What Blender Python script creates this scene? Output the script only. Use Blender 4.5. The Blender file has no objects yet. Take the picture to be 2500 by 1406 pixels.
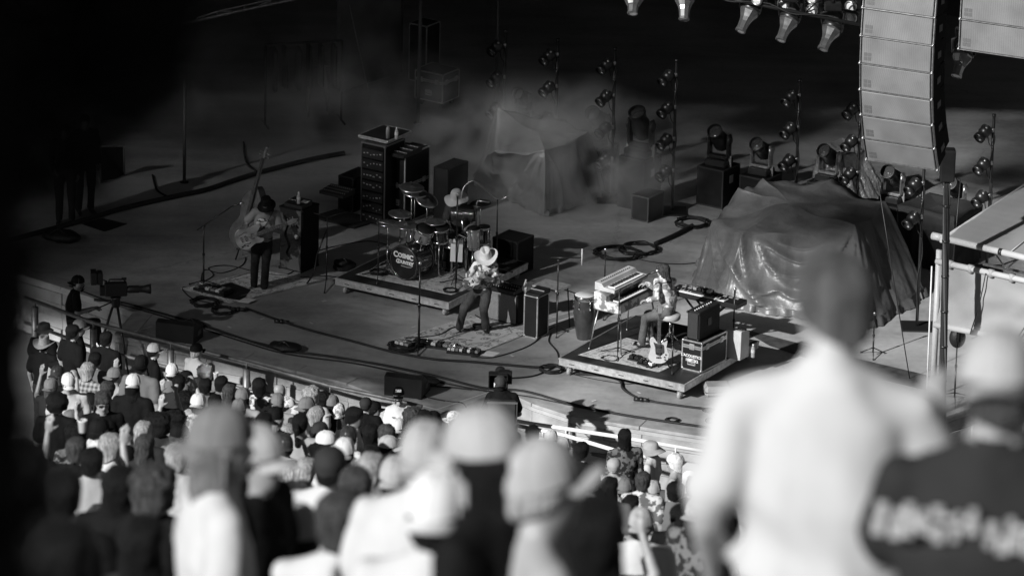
import bpy, bmesh, math, random
from math import sin, cos, tan, pi, radians, sqrt, atan2
from mathutils import Vector, Matrix, Euler, noise
import numpy as np
V3 = Vector
S = bpy.context.scene
col = S.collection
rnd = random.Random(7)
# ---------------------------------------------------------------- camera
FP = 200/36*2500            # focal length in photo pixels
PT = radians(18.9); RL = radians(1.25); DST = 94.0
Cp = Vector((0, -DST*cos(PT), DST*sin(PT)))
Fw = Vector((0, cos(PT), -sin(PT)))
_R = Vector((1, 0, 0)); _U = Vector((0, sin(PT), cos(PT)))
Rt = _R*cos(RL) + _U*sin(RL); Up = _U*cos(RL) - _R*sin(RL)
cd = bpy.data.cameras.new('camera'); cam = bpy.data.objects.new('camera', cd); col.objects.link(cam)
cam.matrix_world = Matrix(((Rt.x, Up.x, -Fw.x, Cp.x), (Rt.y, Up.y, -Fw.y, Cp.y), (Rt.z, Up.z, -Fw.z, Cp.z), (0, 0, 0, 1)))
cd.lens = 200; cd.sensor_width = 36; cd.sensor_fit = 'HORIZONTAL'; cd.clip_start = 0.5; cd.clip_end = 600
cd.dof.use_dof = True; cd.dof.focus_distance = 93.5; cd.dof.aperture_fstop = 4.6
S.camera = cam
# ---------------------------------------------------------------- sky and sun
SE = radians(28); SA = radians(42)      # elevation; light travels towards +x +y
w = bpy.data.worlds.new('World'); S.world = w; w.use_nodes = True
nt = w.node_tree; nt.nodes.clear()
sky = nt.nodes.new('ShaderNodeTexSky'); sky.sky_type = 'NISHITA'; sky.sun_disc = False
sky.altitude = 2500; sky.air_density = 0.7; sky.dust_density = 0.2; sky.sun_elevation = SE; sky.sun_rotation = atan2(-sin(SA), -cos(SA))
bw = nt.nodes.new('ShaderNodeRGBToBW'); bg = nt.nodes.new('ShaderNodeBackground'); wo = nt.nodes.new('ShaderNodeOutputWorld')
bg.inputs[1].default_value = 0.05
nt.links.new(sky.outputs[0], bw.inputs[0]); nt.links.new(bw.outputs[0], bg.inputs[0]); nt.links.new(bg.outputs[0], wo.inputs[0])
sd = bpy.data.lights.new('sun', 'SUN'); sd.energy = 5.0; sd.angle = radians(0.9); sun = bpy.data.objects.new('sun', sd); col.objects.link(sun)
LD = Vector((sin(SA)*cos(SE), cos(SA)*cos(SE), -sin(SE)))
sun.rotation_euler = LD.to_track_quat('-Z', 'Y').to_euler()
S.view_settings.view_transform = 'Standard'; S.view_settings.look = 'None'; S.view_settings.exposure = 0.5; S.view_settings.gamma = 1
S.render.engine = 'CYCLES'; S.cycles.volume_step_rate = 2.0; S.cycles.max_bounces = 5; S.cycles.volume_bounces = 0; S.cycles.transparent_max_bounces = 8
# ---------------------------------------------------------------- picture point -> place
def ray(u, v):
    return (Fw + Rt*((u-1250)/FP) - Up*((v-703)/FP)).normalized()
def P(u, v, z=0.0):                      # the spot of the level z seen at photo pixel u, v
    d = ray(u, v); t = (z-Cp.z)/d.z
    return Cp + d*t
def PD(u, v, dist):
    return Cp + ray(u, v)*dist
def PY(u, v, Y):                         # the spot at depth Y
    d = ray(u, v); t = (Y-Cp.y)/d.y
    return Cp + d*t
def proj(p):
    q = p-Cp; z = q.dot(Fw); return (1250+FP*q.dot(Rt)/z, 703-FP*q.dot(Up)/z)
def hz(u, v, base):                      # height above the floor of pixel v over a base point
    return PY(u, v, base.y).z
# ---------------------------------------------------------------- materials
MATS = {}
def mat(name, v=0.2, rough=0.6, metal=0.0, var=0.0, vs=6.0, bump=0.0, bs=40.0, spec=0.5, kind=None, v2=None, coat=0.0, sheen=0.0, alpha=1.0):
    if name in MATS: return MATS[name]
    if name.startswith(('tee', 'hat_', 'shirt', 'cap_', 'hair', 'big_tee', 'dark_jeans', 'case_lam', 'tolex', 'leaf', 'bark', 'riser_deck')): spec = .12
    m = bpy.data.materials.new(name); m.use_nodes = True; n = m.node_tree; N = n.nodes; L = n.links
    b = N['Principled BSDF']; b.inputs['Base Color'].default_value = (v, v, v, 1); b.inputs['Roughness'].default_value = rough
    b.inputs['Metallic'].default_value = metal; b.inputs['Specular IOR Level'].default_value = spec
    if coat: b.inputs['Coat Weight'].default_value = coat
    if sheen: b.inputs['Sheen Weight'].default_value = sheen
    if alpha < 1: b.inputs['Alpha'].default_value = alpha
    tc = N.new('ShaderNodeTexCoord')
    def ramp(src, stops):
        r = N.new('ShaderNodeValToRGB'); L.new(src, r.inputs[0]); e = r.color_ramp.elements
        e[0].position = stops[0][0]; e[0].color = (stops[0][1],)*3+(1,)
        e[1].position = stops[-1][0]; e[1].color = (stops[-1][1],)*3+(1,)
        for p, c in stops[1:-1]:
            x = e.new(p); x.color = (c, c, c, 1)
        return r.outputs[0]
    if kind in ('flowers', 'spots', 'leafy'):
        t = N.new('ShaderNodeTexNoise'); t.inputs['Scale'].default_value = vs; t.inputs['Detail'].default_value = 3; L.new(tc.outputs['Object'], t.inputs[0])
        c = ramp(t.outputs[0], [(0.42, v), (0.50, v2), (0.56, v)]) if kind == 'flowers' else ramp(t.outputs[0], [(0.47, v), (0.53, v2)])
        L.new(c, b.inputs['Base Color'])
    elif kind == 'plaid' or kind == 'stripes':
        t = N.new('ShaderNodeTexWave'); t.inputs['Scale'].default_value = vs; t.bands_direction = 'X' if kind == 'plaid' else 'Z'; L.new(tc.outputs['Object'], t.inputs[0])
        c = ramp(t.outputs['Fac'], [(0.45, v), (0.55, v2)])
        if kind == 'plaid':
            t2 = N.new('ShaderNodeTexWave'); t2.inputs['Scale'].default_value = vs; t2.bands_direction = 'Z'; L.new(tc.outputs['Object'], t2.inputs[0])
            c2 = ramp(t2.outputs['Fac'], [(0.45, v), (0.55, v2)])
            mx = N.new('ShaderNodeMix'); mx.data_type = 'RGBA'; mx.inputs[0].default_value = 0.5; L.new(c, mx.inputs[6]); L.new(c2, mx.inputs[7]); c = mx.outputs[2]
        L.new(c, b.inputs['Base Color'])
    elif kind == 'rug':
        t = N.new('ShaderNodeTexVoronoi'); t.inputs['Scale'].default_value = vs; L.new(tc.outputs['Object'], t.inputs[0])
        t2 = N.new('ShaderNodeTexNoise'); t2.inputs['Scale'].default_value = vs*1.7; t2.inputs['Detail'].default_value = 6; L.new(tc.outputs['Object'], t2.inputs[0])
        ad = N.new('ShaderNodeMath'); ad.operation = 'ADD'; L.new(t.outputs['Distance'], ad.inputs[0]); L.new(t2.outputs[0], ad.inputs[1])
        c = ramp(ad.outputs[0], [(0.62, v), (0.74, v2), (0.86, v*1.1), (1.0, v2*0.9)]); L.new(c, b.inputs['Base Color'])
    elif kind == 'grille':
        t = N.new('ShaderNodeTexNoise'); t.inputs['Scale'].default_value = 2.2; t.inputs['Detail'].default_value = 4; L.new(tc.outputs['Object'], t.inputs[0])
        c = ramp(t.outputs[0], [(0.3, v*0.75), (0.7, v*1.15)])
        vo = N.new('ShaderNodeTexVoronoi'); vo.inputs['Scale'].default_value = vs; vo.inputs['Randomness'].default_value = 0; L.new(tc.outputs['Object'], vo.inputs[0])
        k = ramp(vo.outputs['Distance'], [(0.28, 0.55), (0.36, 1.0)])
        mx = N.new('ShaderNodeMix'); mx.data_type = 'RGBA'; mx.blend_type = 'MULTIPLY'; mx.inputs[0].default_value = 1; L.new(c, mx.inputs[6]); L.new(k, mx.inputs[7]); L.new(mx.outputs[2], b.inputs['Base Color'])
    elif kind == 'floor':
        t = N.new('ShaderNodeTexNoise'); t.inputs['Scale'].default_value = 0.35; t.inputs['Detail'].default_value = 8; t.inputs['Roughness'].default_value = 0.62; L.new(tc.outputs['Object'], t.inputs[0])
        t2 = N.new('ShaderNodeTexNoise'); t2.inputs['Scale'].default_value = 9; t2.inputs['Detail'].default_value = 8; L.new(tc.outputs['Object'], t2.inputs[0])
        mp = N.new('ShaderNodeMapping'); mp.inputs['Rotation'].default_value = (0, 0, radians(-33)); mp.inputs['Scale'].default_value = (0.35, 1.6, 1); L.new(tc.outputs['Object'], mp.inputs[0])
        t3 = N.new('ShaderNodeTexNoise'); t3.inputs['Scale'].default_value = 1.3; t3.inputs['Detail'].default_value = 5; L.new(mp.outputs[0], t3.inputs[0])
        a = N.new('ShaderNodeMath'); a.operation = 'MULTIPLY_ADD'; L.new(t2.outputs[0], a.inputs[0]); a.inputs[1].default_value = 0.25; L.new(t.outputs[0], a.inputs[2])
        a2 = N.new('ShaderNodeMath'); a2.operation = 'MULTIPLY_ADD'; L.new(t3.outputs[0], a2.inputs[0]); a2.inputs[1].default_value = 0.45; L.new(a.outputs[0], a2.inputs[2])
        c = ramp(a2.outputs[0], [(0.58, v*0.52), (0.80, v*.95), (1.1, v*1.3)]); L.new(c, b.inputs['Base Color'])
        # faint cracks
        cr = N.new('ShaderNodeTexVoronoi'); cr.feature = 'DISTANCE_TO_EDGE'; cr.inputs['Scale'].default_value = 0.12
        w2 = N.new('ShaderNodeMix'); w2.data_type = 'RGBA'; w2.blend_type = 'ADD'; w2.inputs[0].default_value = 0.35; L.new(tc.outputs['Object'], w2.inputs[6]); L.new(t2.outputs[1], w2.inputs[7]); L.new(w2.outputs[2], cr.inputs[0])
        k = ramp(cr.outputs['Distance'], [(0.0, 0.78), (0.003, 1.0)])
        mx = N.new('ShaderNodeMix'); mx.data_type = 'RGBA'; mx.blend_type = 'MULTIPLY'; mx.inputs[0].default_value = 1; L.new(c, mx.inputs[6]); L.new(k, mx.inputs[7]); L.new(mx.outputs[2], b.inputs['Base Color'])
        rr = ramp(t.outputs[0], [(0.35, rough-0.2), (0.65, rough+0.15)]); L.new(rr, b.inputs['Roughness'])
    elif var:
        t = N.new('ShaderNodeTexNoise'); t.inputs['Scale'].default_value = vs; t.inputs['Detail'].default_value = 5; L.new(tc.outputs['Object'], t.inputs[0])
        L.new(ramp(t.outputs[0], [(0.3, v*(1-var)), (0.7, min(1, v*(1+var)))]), b.inputs['Base Color'])
    if bump:
        t = N.new('ShaderNodeTexNoise'); t.inputs['Scale'].default_value = bs; t.inputs['Detail'].default_value = 4; L.new(tc.outputs['Object'], t.inputs[0])
        bp = N.new('ShaderNodeBump'); bp.inputs['Strength'].default_value = bump; bp.inputs['Distance'].default_value = 0.02; L.new(t.outputs[0], bp.inputs['Height']); L.new(bp.outputs[0], b.inputs['Normal'])
    MATS[name] = m
    return m
BLK = mat('black_plastic', 0.012, 0.45, var=0.3)
BLK2 = mat('black_powder_steel', 0.02, 0.35, 0.3, spec=0.6)
RUB = mat('rubber', 0.01, 0.7)
CHR = mat('chrome', 0.75, 0.16, 1.0)
STL = mat('worn_steel', 0.45, 0.38, 0.9, var=0.3, vs=20)
ALU = mat('aluminium', 0.55, 0.42, 0.7, var=0.25, vs=15)
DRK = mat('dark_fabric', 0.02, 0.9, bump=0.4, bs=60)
WHT = mat('white_paint', 0.75, 0.5, var=0.08)
GRY = mat('grey_plastic', 0.22, 0.5, var=0.15)
WOODD = mat('dark_wood', 0.06, 0.4, var=0.4, vs=12, coat=0.3)
WOODM = mat('mid_wood', 0.2, 0.35, var=0.3, vs=10, coat=0.5)
PAP = mat('paper', 0.8, 0.8)
# ---------------------------------------------------------------- mesh building
ID = Matrix.Identity(4)
def T(x=0, y=0, z=0, rx=0, ry=0, rz=0):
    return Matrix.Translation((x, y, z)) @ Euler((radians(rx), radians(ry), radians(rz))).to_matrix().to_4x4()
def look(p, d, up=(0, 0, 1)):            # frame at p with its z along d
    z = Vector(d).normalized(); u = Vector(up)
    if abs(z.dot(u)) > 0.98: u = Vector((0, 1, 0))
    x = u.cross(z).normalized(); y = z.cross(x)
    return Matrix(((x.x, y.x, z.x, p[0]), (x.y, y.y, z.y, p[1]), (x.z, y.z, z.z, p[2]), (0, 0, 0, 1)))
class MB:
    def __init__(s): s.bm = bmesh.new(); s.mi = 0
    def slot(s, i): s.mi = i; return s
    def _tag(s, faces, sm):
        for f in faces: f.material_index = s.mi; f.smooth = sm
    def box(s, c, d, M=ID, b=0.0):
        r = bmesh.ops.create_cube(s.bm, size=1, matrix=M @ Matrix.Translation(c) @ Matrix.Diagonal((d[0], d[1], d[2], 1)))
        fs = set(f for v in r['verts'] for f in v.link_faces)
        s._tag(fs, False)
        if b:
            es = set(e for v in r['verts'] for e in v.link_edges)
            o = bmesh.ops.bevel(s.bm, geom=list(es), offset=b, segments=1, affect='EDGES', profile=0.5)
            s._tag(o['faces'], False)
        return s
    def tube(s, pts, r, n=7, M=ID, cap=True, closed=False, flat=1.0):
        pts = [M @ Vector(p) for p in pts]; k = len(pts)
        rs = r if isinstance(r, (list, tuple)) else [r]*k
        rings = []; prev = None
        for i, p in enumerate(pts):
            if closed: d = pts[(i+1) % k]-pts[i-1]
            else: d = pts[min(i+1, k-1)]-pts[max(i-1, 0)]
            if d.length < 1e-9: d = Vector((0, 0, 1))
            d.normalize()
            a = prev if prev is not None else (Vector((0, 0, 1)) if abs(d.z) < 0.9 else Vector((1, 0, 0)))
            x = (a - d*a.dot(d))
            if x.length < 1e-6: x = d.orthogonal()
            x.normalize(); y = d.cross(x); prev = x
            rings.append([s.bm.verts.new(p + x*(cos(2*pi*j/n)*rs[i]*flat) + y*(sin(2*pi*j/n)*rs[i])) for j in range(n)])
        fs = []
        for i in range(k if closed else k-1):
            A = rings[i]; B = rings[(i+1) % k]
            for j in range(n): fs.append(s.bm.faces.new((A[j], A[(j+1) % n], B[(j+1) % n], B[j])))
        if cap and not closed:
            fs.append(s.bm.faces.new(rings[0][::-1])); fs.append(s.bm.faces.new(rings[-1]))
        s._tag(fs, n > 4); return s
    def lathe(s, prof, n=20, M=ID, cap=True, ex=1.0, ey=1.0):
        rings = [[s.bm.verts.new(M @ Vector((cos(2*pi*j/n)*r*ex, sin(2*pi*j/n)*r*ey, z))) for j in range(n)] for r, z in prof]
        fs = []
        for A, B in zip(rings, rings[1:]):
            for j in range(n): fs.append(s.bm.faces.new((A[j], A[(j+1) % n], B[(j+1) % n], B[j])))
        if cap: fs.append(s.bm.faces.new(rings[0][::-1])); fs.append(s.bm.faces.new(rings[-1]))
        s._tag(fs, True); return s
    def ell(s, c, r, M=ID, n=12, m=8):
        r = (r,)*3 if not isinstance(r, (tuple, list)) else r; c = Vector(c)
        nv = s.bm.verts.new; nf = s.bm.faces.new; rows = []
        for i in range(1, m):
            p = pi*i/m; rows.append([nv(M @ Vector((c.x+r[0]*sin(p)*cos(2*pi*j/n), c.y+r[1]*sin(p)*sin(2*pi*j/n), c.z+r[2]*cos(p)))) for j in range(n)])
        a = nv(M @ Vector((c.x, c.y, c.z+r[2]))); b = nv(M @ Vector((c.x, c.y, c.z-r[2]))); fs = []
        for A, B in zip(rows, rows[1:]):
            for j in range(n): fs.append(nf((A[j], B[j], B[(j+1) % n], A[(j+1) % n])))
        for j in range(n): fs.append(nf((a, rows[0][j], rows[0][(j+1) % n]))); fs.append(nf((b, rows[-1][(j+1) % n], rows[-1][j])))
        s._tag(fs, True); return s
    def prism(s, pts, z0, z1, M=ID, b=0.0):
        A = [s.bm.verts.new(M @ Vector((p[0], p[1], z0))) for p in pts]; B = [s.bm.verts.new(M @ Vector((p[0], p[1], z1))) for p in pts]
        fs = [s.bm.faces.new(A[::-1]), s.bm.faces.new(B)]
        n = len(pts)
        for j in range(n): fs.append(s.bm.faces.new((A[j], A[(j+1) % n], B[(j+1) % n], B[j])))
        s._tag(fs, False)
        if b:
            o = bmesh.ops.bevel(s.bm, geom=list(fs[1].edges)+list(fs[0].edges), offset=b, segments=2, affect='EDGES', profile=0.5); s._tag(o['faces'], True)
        return s
    def grid(s, f, nu, nv, sm=True, closeu=False):
        V = [[s.bm.verts.new(f(i/nu, j/nv)) for j in range(nv+1)] for i in range(nu+(0 if closeu else 1))]
        fs = []
        for i in range(nu):
            for j in range(nv):
                a = V[i]; b_ = V[(i+1) % len(V)]
                fs.append(s.bm.faces.new((a[j], b_[j], b_[j+1], a[j+1])))
        s._tag(fs, sm); return s
    def mesh(s, name):
        bmesh.ops.recalc_face_normals(s.bm, faces=s.bm.faces[:])
        me = bpy.data.meshes.new(name); s.bm.to_mesh(me); s.bm.free(); return me
    def build(s, name, mats, parent=None, label=None):
        return link(name, s.mesh(name), mats if mats else [], parent, label)
def link(name, me, mats, parent=None, label=None):
    if not isinstance(mats, (list, tuple)): mats = [mats]
    for m in mats:
        me.materials.append(m)
    o = bpy.data.objects.new(name, me); col.objects.link(o)
    if parent: o.parent = parent
    if label: o['label'] = label
    return o
def tag(o, label, cat, group=None):
    o['label'] = label; o['category'] = cat
    if group: o['group'] = group
    return o
def thing(name, label, cat, loc=(0, 0, 0), rz=0, group=None, rot=None):
    o = bpy.data.objects.new(name, None); col.objects.link(o); o.empty_display_size = 0.1
    o.location = loc; o.rotation_euler = rot if rot else (0, 0, radians(rz))
    return tag(o, label, cat, group)
def struct(o, kind='structure'):
    o['kind'] = kind; return o
def kids(o): return [c for c in bpy.data.objects if c.parent == o]
def dup(o, parent=None):
    c = o.copy(); col.objects.link(c)
    if parent: c.parent = parent
    for k in list(o.children): dup(k, c)
    return c
def again(o, label, loc, rz=None, rot=None, scale=None):
    c = dup(o); c['label'] = label; c.location = loc
    if rz is not None: c.rotation_euler = (0, 0, radians(rz))
    if rot is not None: c.rotation_euler = rot
    if scale: c.scale = (scale,)*3
    return c
def smoothpts(pts, k=6):                # Catmull-Rom
    pts = [Vector(p) for p in pts]; out = []
    for i in range(len(pts)-1):
        a = pts[max(i-1, 0)]; b = pts[i]; c = pts[i+1]; d = pts[min(i+2, len(pts)-1)]
        for j in range(k):
            t = j/k; out.append(0.5*((2*b)+(c-a)*t+(2*a-5*b+4*c-d)*t*t+(3*b-a-3*c+d)*t**3))
    out.append(pts[-1]); return out
def text(s, size, thick, m, name, M, parent, bold=0.0, spacing=1.0, label=None, shear=0):
    cu = bpy.data.curves.new(name, 'FONT'); cu.body = s; cu.size = size; cu.extrude = thick; cu.offset = bold; cu.align_x = 'CENTER'; cu.space_character = spacing; cu.shear = shear; cu.resolution_u = 3
    o = bpy.data.objects.new(name, cu); col.objects.link(o)
    me = bpy.data.meshes.new_from_object(o.evaluated_get(bpy.context.evaluated_depsgraph_get())); bpy.data.objects.remove(o)
    me.transform(M)
    return link(name, me, m, parent, label)
TH = 33.0                                # the stage front runs right and towards the viewer by this angle
e1 = Vector((cos(radians(TH)), -sin(radians(TH)), 0)); e2 = Vector((sin(radians(TH)), cos(radians(TH)), 0))
def frame_from(a, b):
    """matrix with origin a and x towards b, z up"""
    x = (b-a); x.z = 0; x.normalize(); y = V3((-x.y, x.x, 0))
    return Matrix(((x.x, y.x, 0, a.x), (x.y, y.y, 0, a.y), (0, 0, 1, a.z), (0, 0, 0, 1))), (b-a).length
# ---------------------------------------------------------------- ground levels
PIT = -1.0
def gz(Y):
    xs = [-140, -88.9, -74.9, -48.8, -22.6, -11.5, 60]; zs = [47, 28.8, 23.4, 13.3, 3.3, PIT, PIT]
    for a, b, c, d in zip(xs, xs[1:], zs, zs[1:]):
        if Y <= b: return c+(d-c)*(Y-a)/(b-a)
    return PIT
EDGE = [(-700, 480), (0, 655), (150, 700), (330, 762), (281, 818), (600, 876), (850, 936), (1067, 1016), (1197, 961), (1240, 958), (1300, 985), (1395, 1016), (1732, 1068), (1990, 1112), (2297, 1019), (2500, 950), (3100, 780)]
ep = [P(*q) for q in EDGE]
m = MB()
back = [Vector((60, 45, 0)), Vector((-60, 45, 0))]
m.prism([(p.x, p.y) for p in ep[::-1]]+[(-60, 45), (60, 45)], -0.12, 0.0)
FLOORM = mat('stage_concrete', 0.33, 0.62, kind='floor', bump=0.15, bs=60)
struct(m.build('stage_floor', FLOORM))
# stone face under the edge: courses of rough blocks
m = MB(); R_ = random.Random(3)
for a, b in zip(ep, ep[1:]):
    d = b-a; Ln = d.length; t = d.normalized(); n = Vector((t.y, -t.x, 0))
    if Ln > 30: continue
    z = -0.125
    for c in range(4):
        h = (0.19, 0.24, 0.2, 0.23)[c]; s0 = -R_.random()*0.4
        while s0 < Ln:
            wd = R_.uniform(0.5, 1.5); x0 = max(s0, 0.0); x1 = min(s0+wd-0.006, Ln)
            if x1-x0 > 0.03:
                dp = R_.uniform(0.0, 0.035)
                ctr = a+t*(x0+x1)/2+n*(-0.12+dp); ctr.z = z-h/2
                M = Matrix.Translation(ctr) @ Matrix.Rotation(atan2(t.y, t.x), 4, 'Z')
                m.box((0, 0, 0), (x1-x0, 0.2, h-0.004), M, b=0.008)
            s0 += wd
        z -= h
struct(m.build('stage_wall', mat('sandstone', 0.30, 0.9, var=0.35, vs=2.2, bump=0.5, bs=18)))
# pale coping line along the edge
m = MB()
for si, (a, b) in enumerate(zip(ep, ep[1:])):
    d = b-a
    if d.length > 30: continue
    t = d.normalized(); n = Vector((t.y, -t.x, 0)); k = max(1, int(d.length/0.9))
    for i in range(k):
        c = a+d*((i+0.5)/k)+n*0.0-n*0.14; c.z = -0.02+.004*(si % 2)
        m.box((0, 0, 0), (d.length/k-0.012, 0.34, 0.055), Matrix.Translation(c) @ Matrix.Rotation(atan2(t.y, t.x), 4, 'Z'), b=0.008)
struct(m.build('stage_coping', mat('coping_stone', 0.33, 0.75, var=0.25, vs=4, bump=0.3)))
# ---------------------------------------------------------------- stage roof and back wall; slats and side walls added for shade
def shifted(u, v, h):                    # a point at height h whose shadow falls on floor spot u, v
    p = P(u, v, 0); return p-LD*(h/(-LD.z))
def slab_world(name, pts, z0, z1, m, kind='structure'):
    b = MB(); b.prism([(p[0], p[1]) for p in pts], z0, z1); return struct(b.build(name, m), kind)
RM = mat('roof_steel', .06, .7)
bk = [P(-900, 120), P(600, 20), P(1250, -60), P(3300, 560)]
slab_world('stage_roof', [(-45, -1.5), (1.5, -1.5), (3.2, 2), (14, 5), (45, 0), (45, 40), (-45, 40)], 8.6, 9.1, RM)
# unseen slats added high left: gap widths set the sunlight per floor spot
H2 = 13.0
CT = [(-300, 600, .02), (100, 620, .01), (300, 560, .03), (500, 540, .04), (700, 740, .075), (300, 780, .05), (800, 800, .09), (600, 880, .10), (850, 940, .12), (1000, 900, .13), (1080, 1000, .22), (1200, 950, .28), (1250, 900, .22), (1330, 930, .65), (1400, 960, 1), (1330, 985, 1), (1330, 850, .30),
      (1150, 800, .30), (1250, 780, .42), (1330, 700, .16), (1450, 600, .16), (1400, 520, .20), (1300, 450, .22), (1640, 460, .28), (1560, 430, .34), (1550, 640, .26), (1600, 700, .42), (1480, 740, .75), (1700, 780, 1), (1440, 830, .70), (1500, 900, 1), (1900, 760, 1), (1900, 640, .55), (2000, 560, .40), (1750, 560, .3),
      (1000, 640, .09), (1100, 560, .08), (900, 500, .02), (1000, 300, 0), (600, 300, .015), (0, 400, 0), (1500, 300, .0), (1900, 300, 0), (2300, 620, .05), (2200, 820, 1), (2350, 760, 1), (2450, 540, 1), (2600, 600, 1), (2450, 430, 0), (2100, 450, .18), (1850, 430, .12), (2290, 480, .50), (2270, 390, .45), (2150, 560, .5), (870, 630, .12), (2700, 350, 0), (1500, 60, 0), (400, 100, 0)]
CP = np.array([[P(u, v, 0).x, P(u, v, 0).y] for u, v, t in CT]); CV = np.array([t for _, _, t in CT])
EX = [(p.x, p.y) for p in ep]
def past_edge(x, y):                     # metres the spot lies in front of the stage edge (negative on the stage)
    best = 1e9
    for (ax, ay), (bx, by) in zip(EX, EX[1:]):
        dx, dy = bx-ax, by-ay; t = min(1, max(0, ((x-ax)*dx+(y-ay)*dy)/(dx*dx+dy*dy))); q = math.hypot(x-ax-dx*t, y-ay-dy*t)
        if q < best: best = q; sg = (x-ax)*dy-(y-ay)*dx
    return best if sg > 0 else -best
vs_, fs_ = [], []; SP = .24; sg_ = .6
off = -LD*(H2/(-LD.z)); off = V3((off.x, off.y, 0))
for j in range(-20, 150):
    for i in range(-75, 75):
        f = P(1250, 703, 0)+e1*(i*sg_)+e2*(-9+(j*SP)); f.z = 0
        if f.y > 26 or f.x > 26 or f.x < -26: continue
        if past_edge(f.x, f.y) > (1.3 if f.x < -6.2 else .55 if f.x < -2.6 else .1): continue
        d2 = (CP[:, 0]-f.x)**2+(CP[:, 1]-f.y)**2; w_ = 1/(d2+.02)**1.6; tr = float((w_*CV).sum()/w_.sum())
        if tr > .93: continue
        wd = SP*(1-tr)+(.004 if tr < .012 else 0); c = f+off; k = len(vs_)
        for a in (-.5, .5):
            for b_ in (-.5, .5):
                for zz in (0, .002):
                    q = c+e1*(a*(sg_+.001))+e2*(b_*wd); vs_.append((q.x, q.y, H2+zz))
        fs_ += [(k, k+2, k+6, k+4), (k+1, k+5, k+7, k+3), (k, k+4, k+5, k+1), (k+2, k+3, k+7, k+6), (k, k+1, k+3, k+2), (k+4, k+6, k+7, k+5)]
me = bpy.data.meshes.new('added_shade_slats'); me.from_pydata(vs_, [], fs_); struct(link('added_shade_slats', me, RM))
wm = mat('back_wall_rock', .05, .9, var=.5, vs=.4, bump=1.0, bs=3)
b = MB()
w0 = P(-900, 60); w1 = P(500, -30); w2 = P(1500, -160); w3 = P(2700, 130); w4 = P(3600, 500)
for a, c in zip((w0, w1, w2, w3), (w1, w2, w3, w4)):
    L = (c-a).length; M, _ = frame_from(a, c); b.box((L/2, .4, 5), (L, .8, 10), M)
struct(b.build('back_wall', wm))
b = MB(); b.box((-17, 16, 4), (.6, 38, 8)); struct(b.build('added_side_wall', wm))  # unseen wall added to cut sky light from the left
b = MB(); b.box((24, 22, 4), (.6, 34, 8)); struct(b.build('added_side_wall', wm))  # its unseen partner on the right, also added to darken the rear stage
# ---------------------------------------------------------------- people: one continuous remeshed surface per body

class Fig:
    def __init__(s): s.pr = []
    def cap(s, a, b, ra, rb, lab, fl=1.0): s.pr.append(('c', V3(a), V3(b), ra, rb, lab, fl)); return s
    def ell(s, c, r, lab): s.pr.append(('e', V3(c), V3(r), 0, 0, lab, 1)); return s
    def loft(s, rings, lab): s.pr.append(('l', rings, None, 0, 0, lab, 1)); return s     # ring: centre, half axes vectors
def remesh(mb, vox, sm, name):
    me = mb.mesh(name); o = bpy.data.objects.new('tmp', me); col.objects.link(o)
    r = o.modifiers.new('r', 'REMESH'); r.mode = 'VOXEL'; r.voxel_size = vox; r.use_smooth_shade = True
    if sm:
        k = o.modifiers.new('s', 'SMOOTH'); k.factor = 0.5; k.iterations = sm
    dg = bpy.context.evaluated_depsgraph_get(); out = bpy.data.meshes.new_from_object(o.evaluated_get(dg))
    bpy.data.objects.remove(o); bpy.data.meshes.remove(me); out.name = name
    for p in out.polygons: p.use_smooth = True
    return out
def fig_mb(pr):
    m = MB()
    for k, a, b, ra, rb, lab, fl in pr:
        if k == 'c':
            m.tube([a, a.lerp(b, .5), b], [ra, (ra+rb)/2, rb], n=12); m.ell(a, ra, n=12, m=8); m.ell(b, rb, n=12, m=8)
        elif k == 'e': m.ell(a, tuple(b), n=16, m=12)
        else:
            n = 18; R = []
            for c, ax, ay in a:
                c, ax, ay = V3(c), V3(ax), V3(ay); rr = []
                for j in range(n):
                    t = 2*pi*j/n; cc, ss = cos(t), sin(t)
                    cc = math.copysign(abs(cc)**0.86, cc); ss = math.copysign(abs(ss)**0.86, ss)
                    rr.append(m.bm.verts.new(c+ax*cc+ay*ss))
                R.append(rr)
            for A, B in zip(R, R[1:]):
                for j in range(n): m.bm.faces.new((A[j], A[(j+1) % n], B[(j+1) % n], B[j]))
            m.bm.faces.new(R[0][::-1]); m.bm.faces.new(R[-1])
    return m
LABS = ['skin', 'shirt', 'pants', 'shoe']
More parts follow.
